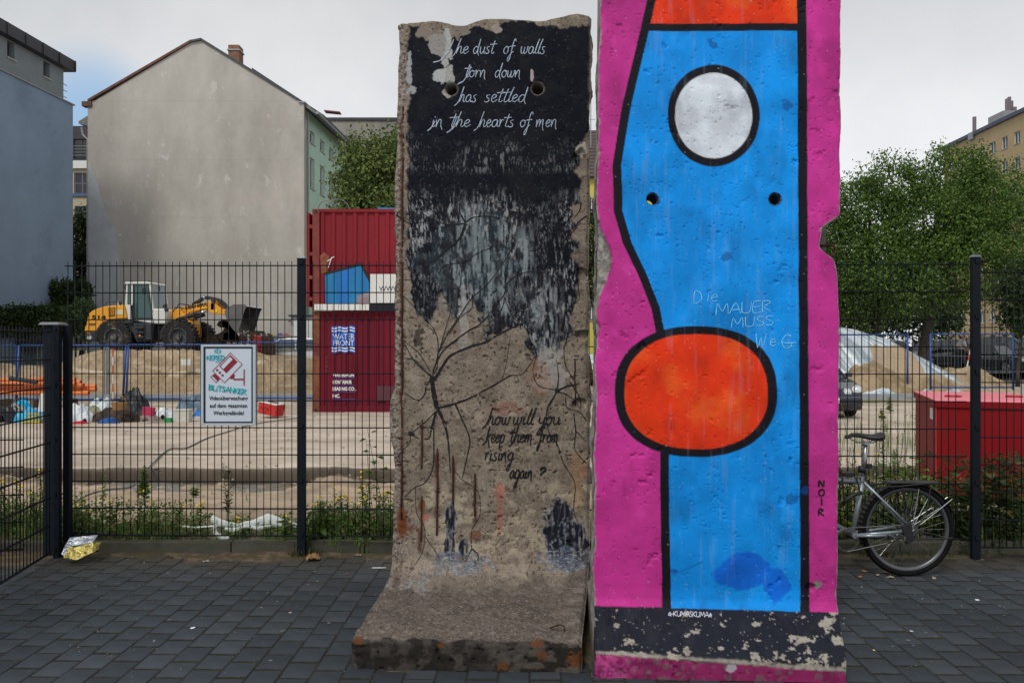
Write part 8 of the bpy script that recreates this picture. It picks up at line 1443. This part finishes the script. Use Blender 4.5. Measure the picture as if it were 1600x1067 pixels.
def tall_weed(label, x, y, h, cols, n=26, leaf=.05, flowers=0, spread=.06, cat='weed', broad=False, group=None, asp=.3):
    z = gz(x, y); t = thing('tall_weed', label, cat, (x, y, z), group); st = MB(); lf = MB(); fl = MB(); ns = random.choice((1, 2, 2, 3))
    for s_ in range(ns):
        a = random.uniform(0, 6.28); l = random.uniform(.05, .2) * h; hh = h * random.uniform(.75, 1); P0 = Vector((x + random.uniform(-.02, .02), y, z)); P2 = P0 + Vector((math.cos(a) * l, math.sin(a) * l * .5, hh)); P1 = P0.lerp(P2, .5) + Vector((random.uniform(-.02, .02), 0, 0)); st.tube([P0, P1, P2], [.0035, .003, .0015], 5)
        for i in range(n):
            f_ = (.12 + .88 * i / n); c_ = P0.lerp(P2, f_); a2 = i * 2.4 + random.uniform(-.3, .3); L_ = leaf * random.uniform(.7, 1.2) * (1.25 - .7 * f_ if not broad else 1); d = Vector((math.cos(a2), math.sin(a2), random.uniform(.0, .7) if not broad else random.uniform(-.3, .3))).normalized(); e = d.cross(Vector((0, 0, 1))).normalized() * L_ * (asp if not broad else .42); up_ = Vector((0, 0, .2 * L_)); cc = random.choice(cols); k = random.uniform(.8, 1.25); cc = tuple(v * k for v in cc); b = len(lf.v)
            s0 = c_ + d * (L_ * .4 if broad else 0); lf.v += [tuple(q) for q in (s0, s0 + d * L_ * .35 + e + up_, s0 + d * L_ - up_ * .5, s0 + d * L_ * .35 - e + up_)]; lf.f.append((b, b + 1, b + 2, b + 3)); lf.c += [cc] * 4
        for q in range(flowers):
            c_ = P2 + Vector((random.uniform(-.03, .03), random.uniform(-.02, .02), random.uniform(-.05, .02))); fl.lathe(c_, (random.uniform(-.4, .4), random.uniform(-1, -.3), 1), [(0, 0), (.002, .009), (.006, .010), (.007, 0)], 8)
    st.build('stems', stemm, t, kind='stuff'); lf.build('leaves', LEAF, t, kind='stuff')
    if flowers: fl.build('yellow_flowers', mat('flower_yellow', (.75, .50, .02), .7, .1), t, kind='stuff')
    return t
random.seed(21)
gW = 'yellow flowered weeds along the fence'
RAG = ['just right of the corner post', 'above the fence kerb, second from the corner post', 'left of the tall green weed', 'in front of the tall green weed', 'right of the tall green weed', 'left of the white strap', 'at the left end of the white strap', 'behind the crumpled white cloth', 'between white cloth and middle post', 'right after the middle post', 'second right of the middle post', 'third right of the middle post', 'fourth right of the middle post', 'tallest one left of the bare slab', 'beside the tallest ragwort', 'second left of the climbing plant', 'next to the climbing plant', 'behind the low side fence, second from the frame edge', 'behind the low side fence, in its middle', 'tallest behind the low side fence', 'behind the low side fence near its post', 'behind the low side fence at the frame edge']
for i, (x_, h_) in enumerate(((130, .34), (168, .3), (205, .4), (228, .34), (262, .3), (300, .28), (372, .2), (452, .24), (508, .38), (522, .42), (540, .36), (556, .34), (572, .55), (578, .48), (592, .4), (603, .42), (20, .5), (40, .42), (62, .55), (74, .48), (8, .45))):
    tall_weed('ragwort with small yellow flowers, ' + RAG[i], XX(x_, 6.25), 6.15 + random.uniform(0, .25), h_, WG, flowers=random.choice((1, 2, 3)), leaf=.05, group=gW)
tall_weed('tall bright green weed alone at the edge of the dug sand', XX(232, 8.4), 8.3, .42, [(.11, .17, .045), (.08, .13, .03)], n=50, leaf=.08); tall_weed('slender weed left of the tall bright green one', XX(160, 8.0), 8.0, .34, WG, n=20, leaf=.06); tall_weed('narrow grey green weed right of the warning sign foot', XX(357, 7.0), 7.0, .5, [(.09, .13, .05), (.07, .1, .04)], n=40, leaf=.045); tall_weed('dark low thistle on the dug sand left of the sign', XX(303, 9.0), 9.0, .14, WG, n=24, leaf=.06)
tall_weed('climbing plant with round leaves against the left edge of the bare slab', XX(612, 6.0), 6.02, .98, [(.12, .2, .03), (.08, .15, .03), (.05, .1, .02)], n=22, leaf=.075, broad=True); tall_weed('thin seeding weed reaching high left of the bare slab', XX(588, 6.1), 6.1, .82, [(.06, .09, .03)], n=14, leaf=.05)
tall_weed('broad leaved dock beside the middle fence post', XX(490, 6.05), 6.08, .34, [(.09, .16, .03), (.07, .12, .025)], n=14, leaf=.10, broad=True); tall_weed('broad leaved dock left of the middle fence post', XX(450, 6.05), 6.08, .2, [(.09, .16, .03)], n=10, leaf=.08, broad=True)
gR = 'tall pale mugwort weeds behind the bicycle'
MUG = ['touching the edge of the painted slab', 'second from the painted slab', 'left of the saddle nose', 'behind the saddle nose', 'tallest pair behind the saddle, left stem', 'tallest pair behind the saddle, middle stem', 'tallest of all, right behind the saddle', 'above the rear mudguard, left', 'above the rear mudguard, centre', 'above the rear mudguard, right', 'against the corner of the red box', 'behind the seat post', 'right of the seat post']
for i, (x_, h_) in enumerate(((1306, .85), (1318, .92), (1327, .78), (1340, .6), (1366, .98), (1372, .92), (1378, 1.02), (1390, .85), (1400, .80), (1412, .8), (1420, .7), (1350, .65), (1358, .7))):
    tall_weed('thin tall mugwort weed ' + MUG[i], XX(x_, 6.4), 6.35 + random.uniform(0, .3), h_, [(.045, .07, .025), (.06, .09, .03), (.08, .11, .045)], n=46, leaf=.045, group=gR, flowers=random.choice((0, 0, 1)), asp=.22)
YL = [(.24, .30, .03), (.16, .24, .03), (.10, .18, .03), (.30, .33, .05)]
gV = 'yellow green vine shoots behind the bicycle'
VIN = ['right of the saddle tip', 'above the front of the rack', 'tallest above the rack', 'before the left side of the red box', 'highest against the red box', 'just behind the seat post', 'under the saddle nose', 'left of the folded lock', 'over the left half of the rear wheel', 'behind the rack end', 'at the edge of the painted slab']
for i, (x_, h_) in enumerate(((1388, .7), (1402, .78), (1415, .72), (1428, .62), (1440, .68), (1375, .55), (1330, .5), (1318, .45), (1395, .5), (1450, .6), (1308, .35))):
    tall_weed('broad leaved yellow green vine shoot ' + VIN[i], XX(x_, 6.25), 6.15 + random.uniform(0, .2), h_, YL, n=13, leaf=.085, broad=True, group=gV)
DSH = ['left of the tall right post', 'touching the tall right post', 'second right of the tall right post', 'third right of the tall right post', 'at the right frame edge', 'right of the rear wheel']
for i, (x_, h_) in enumerate(((1500, .55), (1512, .5), (1560, .6), (1575, .65), (1595, .7), (1490, .4))):
    tall_weed('dark broad leaved shoot ' + DSH[i], XX(x_, 6.0), 5.98 + random.uniform(0, .2), h_, DG + [(.06, .09, .02), (.12, .11, .03)], n=16, leaf=.10, broad=True, group='dark shoots by the right fence post')
tall_weed('arching dark shoot hanging before the red box right of the post', XX(1585, 6.0), 6.0, .95, DG, n=24, leaf=.08, broad=True)
for i, (x_, y_, h_) in enumerate(((1378, 18, .3), (1380, 15.2, .25), (1390, 20, .5))): tall_weed('small weed on the open sand %s' % ('under the dark saloon nose', 'between saloon and red box', 'near the tarpaulin scraps')[i], XX(x_, y_), y_, h_, WG, n=20, leaf=.1)
